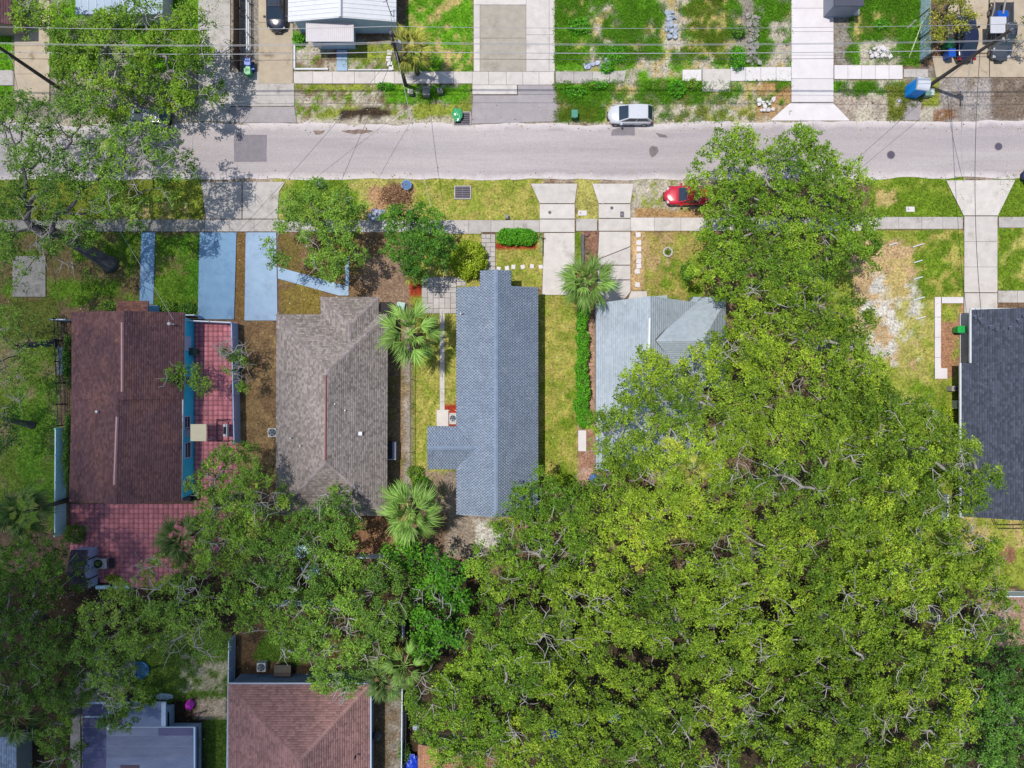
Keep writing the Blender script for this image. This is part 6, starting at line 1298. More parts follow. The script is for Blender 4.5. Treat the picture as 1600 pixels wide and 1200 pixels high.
# utility boxes near the middle pole
BXG = plain('grey_box_metal', IM(168, 164, 158), .5); BXD = plain('grey_shadow_metal', IM(128, 128, 128), .5)  # second grey is the box metal with its shadow side put into the colour
t = thing('utility_cabinet', 'grey ribbed top cabinet standing in the grass right of the middle pole', 'utility box', W(667, 147)); MB().box(-.32, .32, -.45, .4, 0, .8).build('body', BXD, t)
for i in range(4): MB().box(-.34, .34, -.42 + i * .21, -.25 + i * .21, .8, .86 + .03 * (i % 2)).build('rib', BXG, t)
for x, y, l in ((642, 147, 'grey meter pedestal at the foot of the middle pole'), (688, 145, 'grey meter pedestal right of the ribbed cabinet')):
    t = thing('meter_pedestal', l, 'utility box', W(x, y), group='small grey pedestals by the middle pole'); MB().box(-.12, .28, -.25, .2, 0, .7).build('body', BXD, t); MB().box(-.22, -.13, -.2, .22, 0, .75).build('side', WHITE, t); MB().cyl(.1, 0, .7, .82, .14, .1, 12).build('dial', BXG, t)
t = thing('transformer_box', 'small green and white utility box at the foot of the right pole', 'utility box', W(1447, 148)); MB().box(-.45, .1, -.35, .35, 0, .7).build('body', plain('pale_green_metal', IM(130, 170, 150), .5), t); MB().box(.12, .45, -.25, .35, 0, .6).build('box', WHITE, t)
t = thing('hydrant_box', 'small grey lid standing at the pavement edge above the oval hedge', 'utility box', W(792, 340)); MB().box(-.14, .14, -.2, .2, 0, .5).build('body', plain('grey_green_metal', IM(110, 124, 128), .5), t); MB().cyl(0, 0, .5, .58, .1, n=8).build('cap', BXG, t)
# air conditioners
def ac(label, px, py, s=1.0, body=None, rz=0):
    t = thing('air_conditioner', label, 'air conditioner', W(px, py), rz, 'outdoor air conditioning units'); body = body or plain('ac_casing', IM(205, 208, 212), .5); MB().box(-.42, .42, -.42, .42, 0, .78).build('body', body, t)
    MB().cyl(0, 0, .78, .8, .36, n=20).build('fan_well', plain('near_black', (.02, .02, .025), .7), t); f = MB()
    for k in range(5): a = 2 * pi * k / 5; f.add([(cos(a) * .06, sin(a) * .06, .81), (cos(a) * .31, sin(a) * .31, .81), (cos(a + .55) * .31, sin(a + .55) * .31, .83), (cos(a + .8) * .06, sin(a + .8) * .06, .83)], [(0, 1, 2, 3)])
    f.build('fan', plain('fan_blue_grey', IM(120, 150, 172), .4), t); g = MB()
    for r_ in (.14, .25, .35): g.tube([(cos(q * pi / 9) * r_, sin(q * pi / 9) * r_, .86) for q in range(19)], .008, 3)
    g.build('grille', BXG, t); t.scale = (s, s, s); return t
ac('air conditioner against the left wall of the taupe roofed house', 429, 675, 1.0); ac('air conditioner on the red mulch beside the blue grey roof', 708, 653, .8)
ac('air conditioner at the rear left corner of the reddish brown roofed house', 412, 1038, 1.0); ac('air conditioner beside the left wall of the slate roofed house', 1494, 632, .95)
t = thing('equipment_rack', 'small grey and white machine on the step left of the slate house', 'machine', W(1487, 607)); MB().box(-.5, .6, -.25, .25, 0, .8).build('body', BXG, t); MB().box(-.3, .1, -.15, .15, .8, .9).build('vent', GRATE_D, t)
t = thing('storage_chest', 'brown grey box beside the wall of the reddish brown roofed house', 'chest', W(446, 1043)); MB().box(-.85, .75, -.6, .35, 0, .9).build('body', mat('dark_slat_wood', IM(96, 86, 84), IM(80, 72, 72), sc=.3), t); MB().box(-.8, .8, -.1, .62, .9, 1.0).build('lid', mat('olive_lid', IM(110, 106, 96), IM(96, 94, 84), sc=.3), t)
t = thing('garden_bench', 'pale metal bench frame under the oak by the reddish brown roof', 'bench', W(530, 1050))
MB().box(-.6, .6, -.22, .22, .42, .47).build('seat', plain('pale_metal', IM(170, 176, 170), .5), t); MB().box(-.6, .6, .24, .29, .5, .95).build('backrest', plain('pale_metal', IM(170, 176, 170), .5), t)
for sx in (-.55, .55):
    for sy in (-.18, .2): MB().box(sx - .03, sx + .03, sy - .03, sy + .03, 0, .42).build('leg', plain('pale_metal', IM(170, 176, 170), .5), t)
t = thing('garden_swing', 'black tubular swing frame with a white seat beside the patio fence', 'swing', W(350, 672)); bk = plain('black_metal', (.015, .015, .02), .5)
for sy in (-1.05, 1.05): MB().tube([(-.7, sy, 0), (0, sy * .9, 1.7)], .035, 6).build('leg', bk, t); MB().tube([(.7, sy, 0), (0, sy * .9, 1.7)], .035, 6).build('leg', bk, t); MB().tube([(-.7, sy, .05), (.7, sy, .05)], .03, 6).build('brace', bk, t)
MB().tube([(0, -.95, 1.7), (0, .95, 1.7)], .04, 6).build('top_bar', bk, t); MB().tube([(-.7, -1.05, .05), (-.7, 1.05, .05)], .03, 6).build('brace', bk, t)
MB().box(.1, .6, -.6, .6, .45, .5).build('seat', WHITE, t); MB().box(.15, .55, -.35, .35, .5, .6).build('cushion', plain('dark_cushion', (.02, .025, .04), .8), t); MB().box(.6, .66, -.6, .6, .45, 1.0).build('backrest', WHITE, t)
t = thing('tyre_stack', 'black rubbish bin at the lower right corner of the teal wall', 'bin', W(301, 777)); MB().cyl(-.2, 0, 0, .8, .3, .36, 12).build('body', plain('near_black', (.02, .02, .025), .7), t); MB().cyl(-.2, 0, .8, .84, .38, .3, 12).build('lid', plain('black_lid', (.05, .05, .055), .4), t); MB().box(.2, .7, -.2, .2, 0, .4).build('box', plain('near_black', (.02, .02, .025), .7), t); t.name = 'black_bin'
t = thing('grey_bench', 'grey blue bench against the thin black fence at the left', 'bench', W(99, 564)); t.name = 'garden_bench'; MB().box(-.25, .25, -1.35, 1.35, .5, .56).build('seat', plain('grey_blue_wood', IM(128, 138, 156, 1.1), .7), t)
for sy in (-1.2, 1.2): MB().box(-.22, .22, sy - .04, sy + .04, 0, .5).build('leg', plain('grey_blue_wood', IM(128, 138, 156, 1.1), .7), t)
t = thing('paving_slab', 'greenish pale slab lying on the dark corner of the red patio', 'slab', W(136, 826)); MB().box(-.17, .17, -.35, .35, .06, .12).build('slab', plain('pale_moss_slab', IM(150, 150, 110, 1.0), .9), t)
# shed at the south end of the patio
sh = thing('garden_shed', 'small gambrel shed with a white double door facing the red patio', 'shed', (0, 0, 0)); x0, x1 = W(112, 0, 1.8)[0], W(153, 0, 0)[0]; y0, y1 = W(0, 912)[1], W(0, 854)[1]; ym = (y0 + y1) / 2
WS = plain('pale_shed_panel', IM(176, 188, 222, 1.05), .5); mb = MB(); mb.box(x0, x1, y0, y1, 0, 1.8); mb.add([(x1, y0, 1.8), (x1, y1, 1.8), (x1, ym, 2.45), (x0, y0, 1.8), (x0, y1, 1.8), (x0, ym, 2.45)], [(0, 1, 2), (5, 4, 3)]); mb.build('wall', WS, sh)
SHR = mat('shed_roofing', IM(80, 72, 84, 1.0), IM(64, 60, 66, 1.0), sc=.5, aniso=(1, 6, 1)); 
for s_, ya in ((1, y1), (-1, y0)):
    pl = [(x0 - .1, ya + s_ * .1, 1.78), (x1 + .06, ya + s_ * .1, 1.78), (x1 + .06, ym, 2.5), (x0 - .1, ym, 2.5)]; pl = pl if s_ < 0 else [pl[1], pl[0], pl[3], pl[2]]; deck(pl, sh, SHR, .05)
    for k in range(12): x = x0 + (x1 - x0) * k / 12; MB().tube([(x, ya + s_ * .1, 1.8), (x, ym, 2.52)], .02, 3).build('rib', SHR, sh)
for sy in (-.95, .95): MB().box(x1 + .002, x1 + .05, ym + sy - .05, ym + sy + .05, 0, 1.9).build('trim', bk, sh)
MB().box(x1 + .002, x1 + .03, ym - .88, ym - .01, .05, 1.9).build('door', WS, sh); MB().box(x1 + .002, x1 + .03, ym + .01, ym + .88, .05, 1.9).build('door', WS, sh); MB().box(x1 + .03, x1 + .08, ym - .1, ym + .1, 1.0, 1.06).build('handle', bk, sh)
t = thing('garden_table', 'white table with a dark round pan on the red patio by the shed', 'table', W(167, 878)); MB().box(-.75, .35, -.5, .5, .68, .73).build('tabletop', plain('table_white', IM(178, 182, 178, 1.0), .5), t); MB().cyl(-.45, 0, .73, .8, .42, n=18).build('pan', bk, t); MB().box(.4, .85, -.45, .45, .3, .4).build('seat', plain('dark_cushion', (.02, .025, .04), .8), t)
for sx in (-.7, .3):
    for sy in (-.45, .45): MB().box(sx - .03, sx + .03, sy - .03, sy + .03, 0, .68).build('leg', WHITE, t)
for x, y, w, l in ((162, 917, 1.4, 'pale blue plank on the ground left of the yellow green bush at the patio end'), (190, 917, 1.6, 'pale blue plank on the ground right of the yellow green bush at the patio end')):
    t = thing('plank', l, 'plank', W(x, y), .03); MB().box(-w / 2, w / 2, -.12, .18, 0, .2).build('board', VINP, t); MB().box(-w / 2, w / 2, -.22, -.14, 0, .06).build('batten', WHITE, t)
t = thing('log_bench', 'white bent branch lying on the red patio near the palm', 'branch', W(212, 862)); MB().tube([(0, 0, .1), (.12, -.25, .14), (.2, -.5, .1), (.5, -.7, .1)], [.05, .045, .04, .02], 5).build('wood', BARKT, t); t.name = 'fallen_branch'
# items near flat house
t = thing('pool', 'round blue plastic paddling pool under the sparse oak', 'paddling pool', W(221, 1046)); t.name = 'paddling_pool'
ring = MB(); ring.tube([(cos(k * pi / 12) * .75, sin(k * pi / 12) * .75, .18) for k in range(25)], .11, 8); ring.build('rim', plain('sky_blue_plastic', IM(60, 140, 200), .4), t); MB().cyl(0, 0, .0, .06, .72, n=20).build('floor', plain('pool_floor', IM(90, 160, 205), .3), t)
def bicycle(px, py, rz, label, frame):
    t = thing('bicycle', label, 'bicycle', W(px, py), rz); fm = plain(frame[0], frame[1], .35); tyre = plain('black_rubber', (.015, .015, .015), .7)
    for x in (-.5, .5): w = MB(); w.tube([(x + cos(k * pi / 9) * .32, .15 * sin(k * pi / 9) * .3, .34 + sin(k * pi / 9) * .32) for k in range(19)], .025, 5); w.build('wheel', tyre, t)
    f = MB(); f.tube([(-.5, 0, .34), (-.15, 0, .75), (.35, 0, .78), (0, 0, .32), (-.5, 0, .34)], .025, 5); f.tube([(-.15, 0, .85), (0, 0, .32)], .02, 5); f.tube([(.5, 0, .34), (.36, 0, .95)], .02, 5); f.build('frame', fm, t)
    MB().tube([(.36, -.28, .98), (.36, .28, .98)], .018, 5).build('handlebar', tyre, t); MB().box(-.28, -.05, -.07, .07, .86, .92).build('saddle', tyre, t)
bicycle(163, 1090, .4, 'dark bicycle lying near the corner of the flat roofed house', ('orange_paint', IM(150, 70, 50)))
bicycle(300, 1100, 1.2, 'bicycle standing among the clutter beside the flat roofed house', ('white_paint', IM(190, 190, 190))); bicycle(312, 1112, .3, 'pale bicycle nearest the gravel beside the flat roofed house', ('pink_paint', IM(200, 110, 170)))
blob('chair_cover', 'bright magenta cover on a chair beside the flat roofed house', 'cover', 299, 1098, .42, .9, plain('magenta_fabric', IM(216, 50, 200, 1.1), .6), 8, 1.1); blob('white_sack', 'white crumpled sack behind the flat roofed house', 'sack', 258, 1087, .75, .5, plain('sack_white', IM(190, 205, 215, 1.1), .6), 9, .4)
t = thing('washing_machine', 'old washing machine against the flat roofed house', 'washing machine', W(266, 1115)); MB().box(-.4, .4, -1.2, .9, 0, 1.0).build('body', plain('pale_blue_wall', IM(170, 195, 220, 1.1), .6), t); MB().cyl(-.1, .5, 1.0, 1.03, .2, n=12).build('dial', bk, t); MB().box(.25, .36, -1.0, .6, 1.0, 1.05).build('lid', bk, t)
t = thing('plank_stack', 'weathered boards leaning on the right wall of the flat roofed house', 'boards', W(316, 1165))
for k in range(4): o = MB().box(-.25, .25, -.7, .7, 0, .06).build('board', mat('weathered_board', IM(150, 140, 124, 1.1), IM(126, 118, 104, 1.1), sc=.3, orand=.15), t); o.location = (0, 1.6 - k * 1.15, .9); o.rotation_euler = (0, -.9, random.uniform(-.15, .15))
t = thing('kettle_grill', 'black covered grill beside the right wall of the reddish brown roofed house', 'grill', W(590, 1144)); MB().cyl(0, 0, .45, .7, .2, .5, 16).build('bowl', bk, t); MB().cyl(0, 0, .71, .95, .52, .2, 16).build('lid', plain('black_lid', (.05, .05, .055), .4), t)
for k in range(3): a = k * 2.1; MB().tube([(cos(a) * .2, sin(a) * .2, .5), (cos(a) * .4, sin(a) * .4, 0)], .02, 5).build('leg', bk, t)
blob('blue_tarp', 'bright blue crumpled tarp at the bottom beside the orange brown roof', 'tarp', 644, 1190, .6, .9, plain('blue_tarp', IM(20, 70, 220), .4), 12, 1.6); blob('tarp_bundle', 'small blue and white bundle under the oak above the orange roof', 'bundle', 650, 1135, .3, .4, WB, 13)
blob('tarp_bundle', 'blue bundle left of the long dark cleft in the wood', 'bundle', 866, 1143, .6, .6, plain('blue_tarp', IM(20, 70, 220), .4), 14); blob('tarp_bundle', 'pale blue cover deep in the dark cleft of the wood', 'bundle', 958, 1117, .6, .7, plain('pale_tarp', IM(200, 220, 245), .4), 15)
blob('tarp_bundle', 'blue clutter at the corner of the pale roofed house', 'bundle', 927, 747, .45, .6, plain('blue_tarp2', IM(60, 110, 200), .4), 16); blob('tarp_bundle', 'white bag lying beside the blue clutter by the pale roofed house', 'bundle', 953, 745, .3, .5, WHITE, 17)
for (x, y, l) in ((476, 858, 'pale sheet glimpsed through the dark oak south of the taupe house'), (489, 888, 'long pale sheet glimpsed below the dark oak south of the taupe house')):
    t = thing('metal_sheet', l, 'sheet', W(x, y), .3); MB().box(-.8, .8, -.6, .6, .9, .95).build('sheet', VINP, t); MB().box(-.7, .7, -.5, .5, 0, .9).build('base', bk, t)
t = thing('trampoline', 'thin dark trampoline frame at the bottom of the slate roof', 'frame', W(1572, 812)); t.name = 'play_frame'
for dy in (0, -.35): MB().tube([(-1.7, .3 + dy * 0, .6), (-1.2, -.4 + dy, .6), (1.2, -.4 + dy, .6), (1.7, .3, .6)], .03, 5).build('rail', bk, t)
for x in (-1.2, 0, 1.2): MB().tube([(x, -.4, 0), (x, -.4, .6)], .03, 5).build('leg', bk, t)
# garden bits by pale driveway: timber edge, pots
t = thing('timber_edge', 'grey timber border along the bed between the two driveways', 'edging', W(910, 388)); MB().box(-.14, .14, -1.5, 1.3, 0, .35).build('board', mat('grey_timber', IM(110, 116, 112), IM(92, 98, 96), sc=.4), t)
for x, y, l in ((916, 393, 'empty clay pot in the bed between the two driveways'), (916, 366, 'flat clay pot at the pavement end of the driveway bed')):
    t = thing('plant_pot', l, 'pot', W(x, y)); r_ = MB(); r_.tube([(cos(k * pi / 8) * .22, sin(k * pi / 8) * .22, .25) for k in range(17)], .04, 6); r_.build('rim', mat('clay', IM(150, 110, 100), IM(130, 92, 84)), t); MB().cyl(0, 0, 0, .2, .16, .2, 12).build('body', mat('clay', IM(150, 110, 100)), t)
t = thing('sign_post', 'teal green real estate post beside the oval hedge', 'post', W(843, 384)); MB().box(-.05, .05, -.9, .9, 1.2, 1.3).build('arm', plain('teal_paint', IM(90, 140, 120), .5), t); MB().box(-.06, .06, .8, .92, 0, 1.9).build('post', plain('teal_paint', IM(90, 140, 120), .5), t)
t = thing('storage_box', 'pale mint box lid by the palm and the taupe roof', 'box', W(627, 480), -.15); MB().box(-.35, .35, -.4, .4, 0, .5).build('body', plain('mint_plastic', IM(176, 214, 204), .5), t); MB().box(-.38, .38, -.43, .43, .5, .55).build('lid', plain('mint_plastic', IM(176, 214, 204), .5), t)
for i, (x, y, w) in enumerate(((1394, 382, .7), (1433, 384, .95), (1433, 409, .7), (1433, 435, .75), (1434, 467, 1.0), (1437, 497, .8))):
    t = thing('white_pipe', 'white pipe stub poking from the grass, {}'.format(('the one left of the row', 'topmost of the row near the pavement', 'second of the row below the pavement', 'third of the row below the pavement', 'fourth of the row below the pavement', 'lowest of the row above the white path')[i]), 'pipe', W(x, y), .3, 'white pipe stubs in the bare yard'); MB().tube([(-w / 2, 0, .05), (w / 2, 0, .32)], .06, 8).build('tube', WHITE, t)
def rubble(label, px, py, rx, ry, n, seed, m):
    rng = np.random.default_rng(seed); t = thing('rubble', label, 'rubble', W(px, py))
    for i in range(n):
        k = 4 + i % 2; a0 = rng.uniform(0, 6); s = rng.uniform(.1, .34); P = [(cos(a0 + j * 2 * pi / k) * s * rng.uniform(.6, 1.1), sin(a0 + j * 2 * pi / k) * s * rng.uniform(.6, 1.1)) for j in range(k)]
        o = MB().prism(P, 0, .12).build('chunk', m, t); o.location = (rng.uniform(-rx, rx), rng.uniform(-ry, ry), rng.uniform(0, .2)); o.rotation_euler = (rng.normal(0, .15), rng.normal(0, .15), 0)
rubble('heap of broken white concrete slabs beside the green lawn', 1374, 82, 1.0, .5, 34, 3, C_NEW); rubble('strip of pale grey rubble in the middle of the vacant lot', 1049, 40, .5, 1.3, 44, 4, mat('blue_grey_rubble', IM(190, 200, 212), IM(160, 170, 184), sc=.3, orand=.15))
rubble('patch of grey stones near the right edge of the vacant lot', 1176, 62, .6, 2.4, 60, 5, mat('grey_rubble', IM(176, 172, 166), IM(140, 136, 130), sc=.3, orand=.2)); rubble('scattered pale stones by the road on the right of the vacant lot', 1196, 165, .8, .6, 16, 6, C_NEW)
rubble('scattered litter where the pavement breaks off', 928, 102, 1.6, .5, 14, 7, WB)
t = thing('plank', 'pale green pole leaning over the lawn beside the corrugated fence', 'pole', W(1431, 56)); MB().tube([(-.75, -2.2, .15), (.75, 2.2, .5)], .06, 6).build('rod', plain('pale_green_paint', IM(200, 226, 160), .5), t); t.name = 'leaning_pole'
t = thing('plank', 'short grey board lying in the lawn left of the pale green pole', 'board', W(1424, 38), .75); MB().box(-.6, .6, -.1, .1, 0, .08).build('board', BXG, t)
t = thing('marker', 'small yellow and red marker lying near the broken pavement', 'marker', W(1020, 133)); MB().box(-.04, .04, -.35, .35, .02, .1).build('stake', plain('pale_yellow', IM(220, 220, 130), .5), t); t.name = 'survey_stake'
t = thing('marker', 'small orange flag on the verge above the green bin', 'flag', W(922, 136)); MB().cyl(0, 0, 0, .4, .02, n=6).build('stem', GRATE_D, t); MB().box(0, .25, -.02, .02, .3, .5).build('cloth', plain('orange_flag', IM(235, 150, 80), .6), t); t.name = 'marker_flag'
# portable toilet
pt = thing('portable_toilet', 'blue portable toilet with a white domed roof at the top right', 'portable toilet', W(1422, 145), -.12); PB = plain('blue_toilet_plastic', IM(20, 130, 225, .7), .4)
MB().box(-.56, .56, -.56, .56, .05, 2.05).build('body', PB, pt)
for s_, ax in ((-1, 'x'), (-1, 'y'), (1, 'x'), (1, 'y')):
    for k in range(5):
        u = -.46 + k * .23; m_ = MB()
        if ax == 'x': m_.box(min(s_ * .562, s_ * .59), max(s_ * .562, s_ * .59), u - .05, u + .05, .15, 1.95)
        else: m_.box(u - .05, u + .05, min(s_ * .562, s_ * .59), max(s_ * .562, s_ * .59), .15, 1.95)
        m_.build('panel', PB, pt)
rf = MB(); k = 9
for i in range(k - 1):
    a, b = pi * i / (k - 1), pi * (i + 1) / (k - 1)
    P = [(-.6, -.62 * cos(a), 2.06 + .3 * sin(a)), (.6, -.62 * cos(a), 2.06 + .3 * sin(a)), (.6, -.62 * cos(b), 2.06 + .3 * sin(b)), (-.6, -.62 * cos(b), 2.06 + .3 * sin(b))]; rf.add(P, [(0, 1, 2, 3)])
for x in (-.6, .6): rf.add([(x, -.62 * cos(pi * i / (k - 1)), 2.06 + .3 * sin(pi * i / (k - 1))) for i in range(k)], [tuple(range(k))])
rf.build('roof', plain('translucent_white', IM(222, 226, 236), .4), pt); MB().box(-.25, -.1, -.605, -.59, 1.0, 1.1).build('latch', WHITE, pt)
t = thing('rag', 'crumpled blue and white rag on the sand below the portable toilet', 'rag', W(1406, 158)); MB().box(-.22, .2, -.14, .14, 0, .1).build('cloth', WB, t)

# ------------------------------------------------------------------ vehicles
GLASS = mat('car_glass', (.02, .035, .05), (.015, .025, .04), sc=1, rough=.06, spec=.9)
TYRE = plain('black_rubber', (.015, .015, .015), .7); RIM = plain('alloy', IM(170, 172, 178), .3, .8); CHR = plain('dark_trim', (.02, .02, .022), .4)
def car(label, px, py, rz, L_, w, hgt, paint, style='suv', cat='car', rack=False, sunroof=False, group='vehicles parked along the street and in driveways'):
    t = thing('parked_car', label, cat, W(px, py), rz, group); hw = w / 2; F_ = L_ / 2
    belt = .92 if style != 'sedan' else .86; hood = .88 if style != 'sedan' else .78
    # stations: x, half width, top z
    if style == 'suv': ST = [(F_, .62, .52), (F_ - .08, .8, .66), (F_ - .3, .93, .78), (F_ - .6, .99, hood - .03), (F_ - 1.05, 1, hood + .05), (F_ - 1.3, 1, belt + .02), (0, 1, belt + .03), (-F_ + .7, 1, belt + .04), (-F_ + .3, .98, belt + .02), (-F_ + .1, .92, belt - .05), (-F_, .82, .62)]
    else: ST = [(F_, .6, .46), (F_ - .08, .78, .58), (F_ - .3, .92, .68), (F_ - .7, .99, hood - .03), (F_ - 1.15, 1, hood + .06), (F_ - 1.4, 1, belt), (0, 1, belt + .02), (-F_ + 1.1, 1, belt + .04), (-F_ + .5, .98, belt + .0), (-F_ + .12, .92, belt - .06), (-F_, .78, .6)]
    prof = [(-.94, .2), (-1, .38), (-1.0, .62), (-.975, .93), (-.88, 1.0), (-.5, 1.03), (0, 1.045), (.5, 1.03), (.88, 1.0), (.975, .93), (1.0, .62), (1, .38), (.94, .2)]
    V = []; n = len(prof)
    for (x, k, zt) in ST:
        for (u, q) in prof: V.append((x - (.3 * u * u if x > F_ - .7 else -.16 * u * u if x < -F_ + .5 else 0), u * hw * k, .22 if q == .2 else (q * zt if q > .7 else q * .95)))
    Fc = [(i * n + j, i * n + j + 1, (i + 1) * n + j + 1, (i + 1) * n + j) for i in range(len(ST) - 1) for j in range(n - 1)] + [tuple(range(n - 1, -1, -1)), tuple(range((len(ST) - 1) * n, len(ST) * n))]
    MB().add(V, Fc).build('body', paint, t, True)
    # cabin
    if style == 'suv': xa, xb, xc, xd = F_ - 1.02, F_ - 1.98, -F_ + .72, -F_ + .14
    elif style == 'pickup': xa, xb, xc, xd = F_ - 1.35, F_ - 2.0, F_ - 3.15, F_ - 3.35
    else: xa, xb, xc, xd = F_ - 1.35, F_ - 2.15, -F_ + 1.5, -F_ + .8
    zb, zr = belt, hgt; bw, rw = hw * .92, hw * .77
    def lerp(a, b, k): return tuple(a[i] + (b[i] - a[i]) * k for i in range(3))
    b0 = [(xa, -bw * .93, zb), (xa, bw * .93, zb), (xd, bw * .93, zb), (xd, -bw * .93, zb)]; r0_ = [(xb, -rw * .93, zr - .05), (xb, rw * .93, zr - .05), (xc, rw * .95, zr - .04), (xc, -rw * .95, zr - .04)]
    cb = MB(); cb.add(b0 + r0_, [(0, 1, 5, 4), (1, 2, 6, 5), (2, 3, 7, 6), (3, 0, 4, 7)]); cb.build('cabin', paint, t)
    # curved roof
    V = []; nx_ = 7; ny_ = 7
    for i in range(nx_):
        f = i / (nx_ - 1); x = xb + (xc - xb) * f
        for j in range(ny_): g = j / (ny_ - 1) * 2 - 1; V.append((x, g * rw * (.93 + .05 * sin(pi * f)), zr - .05 + .05 * (1 - g * g) + .03 * sin(pi * f)))
    MB().add(V, [(i * ny_ + j, (i + 1) * ny_ + j, (i + 1) * ny_ + j + 1, i * ny_ + j + 1) for i in range(nx_ - 1) for j in range(ny_ - 1)]).build('roof', paint, t, True)
    def pane(name, A, B, C, D, off, m=GLASS, k0=.06, k1=.92, s0=.06, s1=.94):
        def P(u, v): return lerp(lerp(A, B, u), lerp(D, C, u), v)
        q = [P(s0, k0), P(s1, k0), P(s1, k1), P(s0, k1)]; nn = (mathutils.Vector(q[1]) - mathutils.Vector(q[0])).cross(mathutils.Vector(q[3]) - mathutils.Vector(q[0])).normalized()
        cen = mathutils.Vector((0, 0, .8)); 
        if nn.dot(mathutils.Vector(q[0]) - cen) < 0: nn = -nn
        vs = [tuple(mathutils.Vector(p) + nn * .004) for p in q] + [tuple(mathutils.Vector(p) + nn * off) for p in q]
        MB().add(vs, [(0, 1, 2, 3), (4, 5, 6, 7), (0, 1, 5, 4), (1, 2, 6, 5), (2, 3, 7, 6), (3, 0, 4, 7)]).build(name, m, t)
    pane('windscreen', b0[0], b0[1], r0_[1], r0_[0], .018); pane('rear_window', b0[2], b0[3], r0_[3], r0_[2], .018)
    for A, B, C, D in ((b0[1], b0[2], r0_[2], r0_[1]), (b0[3], b0[0], r0_[0], r0_[3])):
        pane('side_window', A, B, C, D, .015, s0=.08, s1=.48); pane('side_window', A, B, C, D, .015, s0=.52, s1=.92)
    whl = MB(); whl.tube([(0, -.1, 0), (0, .1, 0)], .33, 16); wm = whl.mesh('tyre', TYRE); rm_ = MB().tube([(0, -.107, 0), (0, .107, 0)], .2, 10).mesh('rim', RIM)
    for sx in (F_ - .85, -F_ + .85):
        for sy in (-1, 1): wh = link('wheel', wm, t, (sx, sy * (hw - .09), .33)); link('rim', rm_, wh)
    for sy in (-1, 1):
        MB().box(xa - .35, xa - .18, sy * (hw + .1) - .1, sy * (hw + .1) + .1, belt - .02, belt + .13).build('mirror', paint, t)
        MB().box(F_ - .52, F_ - .3, sy * hw * .7 - .13, sy * hw * .7 + .13, .56, .69).build('headlight', plain('headlight', IM(220, 225, 232), .1), t)
        MB().box(-F_ + .08, -F_ + .26, sy * hw * .78 - .13, sy * hw * .78 + .13, .66, .82).build('tail_light', plain('tail_light', IM(170, 20, 26), .2), t)
    MB().box(F_ - .2, F_ + .01, -hw * .4, hw * .4, .3, .46).build('grille', CHR, t); MB().box(-F_ - .02, -F_ + .15, -hw * .5, hw * .7, .3, .45).build('bumper', CHR, t)
    if rack:
        for sy in (-1, 1): MB().tube([(xb - .1, sy * rw * .86, zr + .05), (xc + .1, sy * rw * .86, zr + .05)], .025, 5).build('roof_rail', CHR, t)
    if sunroof: MB().box(xc + .7, xb - .15, -rw * .55, rw * .55, zr + .02, zr + .045).build('sunroof', GLASS, t)
    if style == 'pickup':
        a, b = xd - .1, -F_ + .1; MB().box(b, a, -hw * .8, hw * .8, belt + .04, belt + .06).build('bed_floor', plain('bed_liner', (.03, .03, .035), .8), t)
        for sy in (-1, 1): MB().box(b, a, sy * hw * .9 - .07, sy * hw * .9 + .07, belt + .03, belt + .14).build('bed_side', paint, t)
    return t
PW = mat('white_car_paint', IM(222, 224, 230), IM(216, 218, 226), sc=1, rough=.25, spec=.6, coat=.6); PR = mat('red_car_paint', IM(222, 24, 58), IM(210, 20, 50), sc=1, rough=.2, spec=.6, coat=.8); PK = mat('black_car_paint', (.015, .016, .03), (.012, .012, .024), sc=1, rough=.12, spec=.8, coat=1.0)
PS = mat('silver_car_paint', IM(176, 180, 188), IM(170, 174, 184), sc=1, rough=.3, metal=.3, coat=.5); PN = mat('navy_car_paint', IM(28, 32, 66), IM(24, 28, 60), sc=1, rough=.2, spec=.7, coat=.8); PG = mat('grey_car_paint', IM(98, 104, 112), IM(90, 96, 104), sc=1, rough=.25, metal=.3, coat=.7); PBL = mat('blue_car_paint', IM(30, 60, 150), IM(26, 54, 140), sc=1, rough=.2, coat=.8)
car('white hatchback parked on the north verge facing left', 983, 183, pi, 4.45, 1.85, 1.55, PW, 'suv'); car('red car parked on the south side half under the oak', 1069, 308, pi, 4.3, 1.8, 1.42, PR, 'sedan')
car('black car with a sunroof in the tan driveway at the top', 435, 17, -pi / 2, 4.7, 1.9, 1.65, PK, 'suv', rack=True, sunroof=True); car('silver car parked beneath the yellow green oak', 235, 188, pi, 4.4, 1.82, 1.5, PS, 'suv', rack=True)
car('navy sedan beside the yellowing tree at the top right', 1503, 62, pi / 2, 4.8, 1.85, 1.45, PN, 'sedan'); car('grey pickup truck at the top right corner', 1557, 55, -pi / 2, 5.6, 1.95, 1.85, PG, 'pickup', 'pickup truck')
car('blue car whose nose shows at the right edge of the street', 1628, 277, pi, 4.5, 1.8, 1.45, PBL, 'sedan')
t = thing('roof_board', 'white board laid across the roof of the grey pickup', 'board', W(1559, 40, 1.9)); MB().box(-.75, .75, -.75, .8, .02, .1).build('board', plain('white_board', IM(215, 215, 222), .5), t)
t = thing('blue_crate', 'blue crate at the rear of the grey pickup truck', 'crate', W(1561, 26, 1.0)); MB().box(-.5, .5, -.3, .3, .0, .55).build('body', BLU, t); MB().tube([(0, 0, .55), (0, 1.2, .9)], .08, 6).build('pole', BXG, t)
t = thing('motorbike', 'dark motorbike standing between the navy sedan and the grey pickup', 'motorbike', W(1545, 22), pi / 2)
for x in (-.6, .6): MB().tube([(x + cos(k * pi / 8) * .28, 0, .3 + sin(k * pi / 8) * .28) for k in range(17)], .06, 6).build('wheel', TYRE, t)
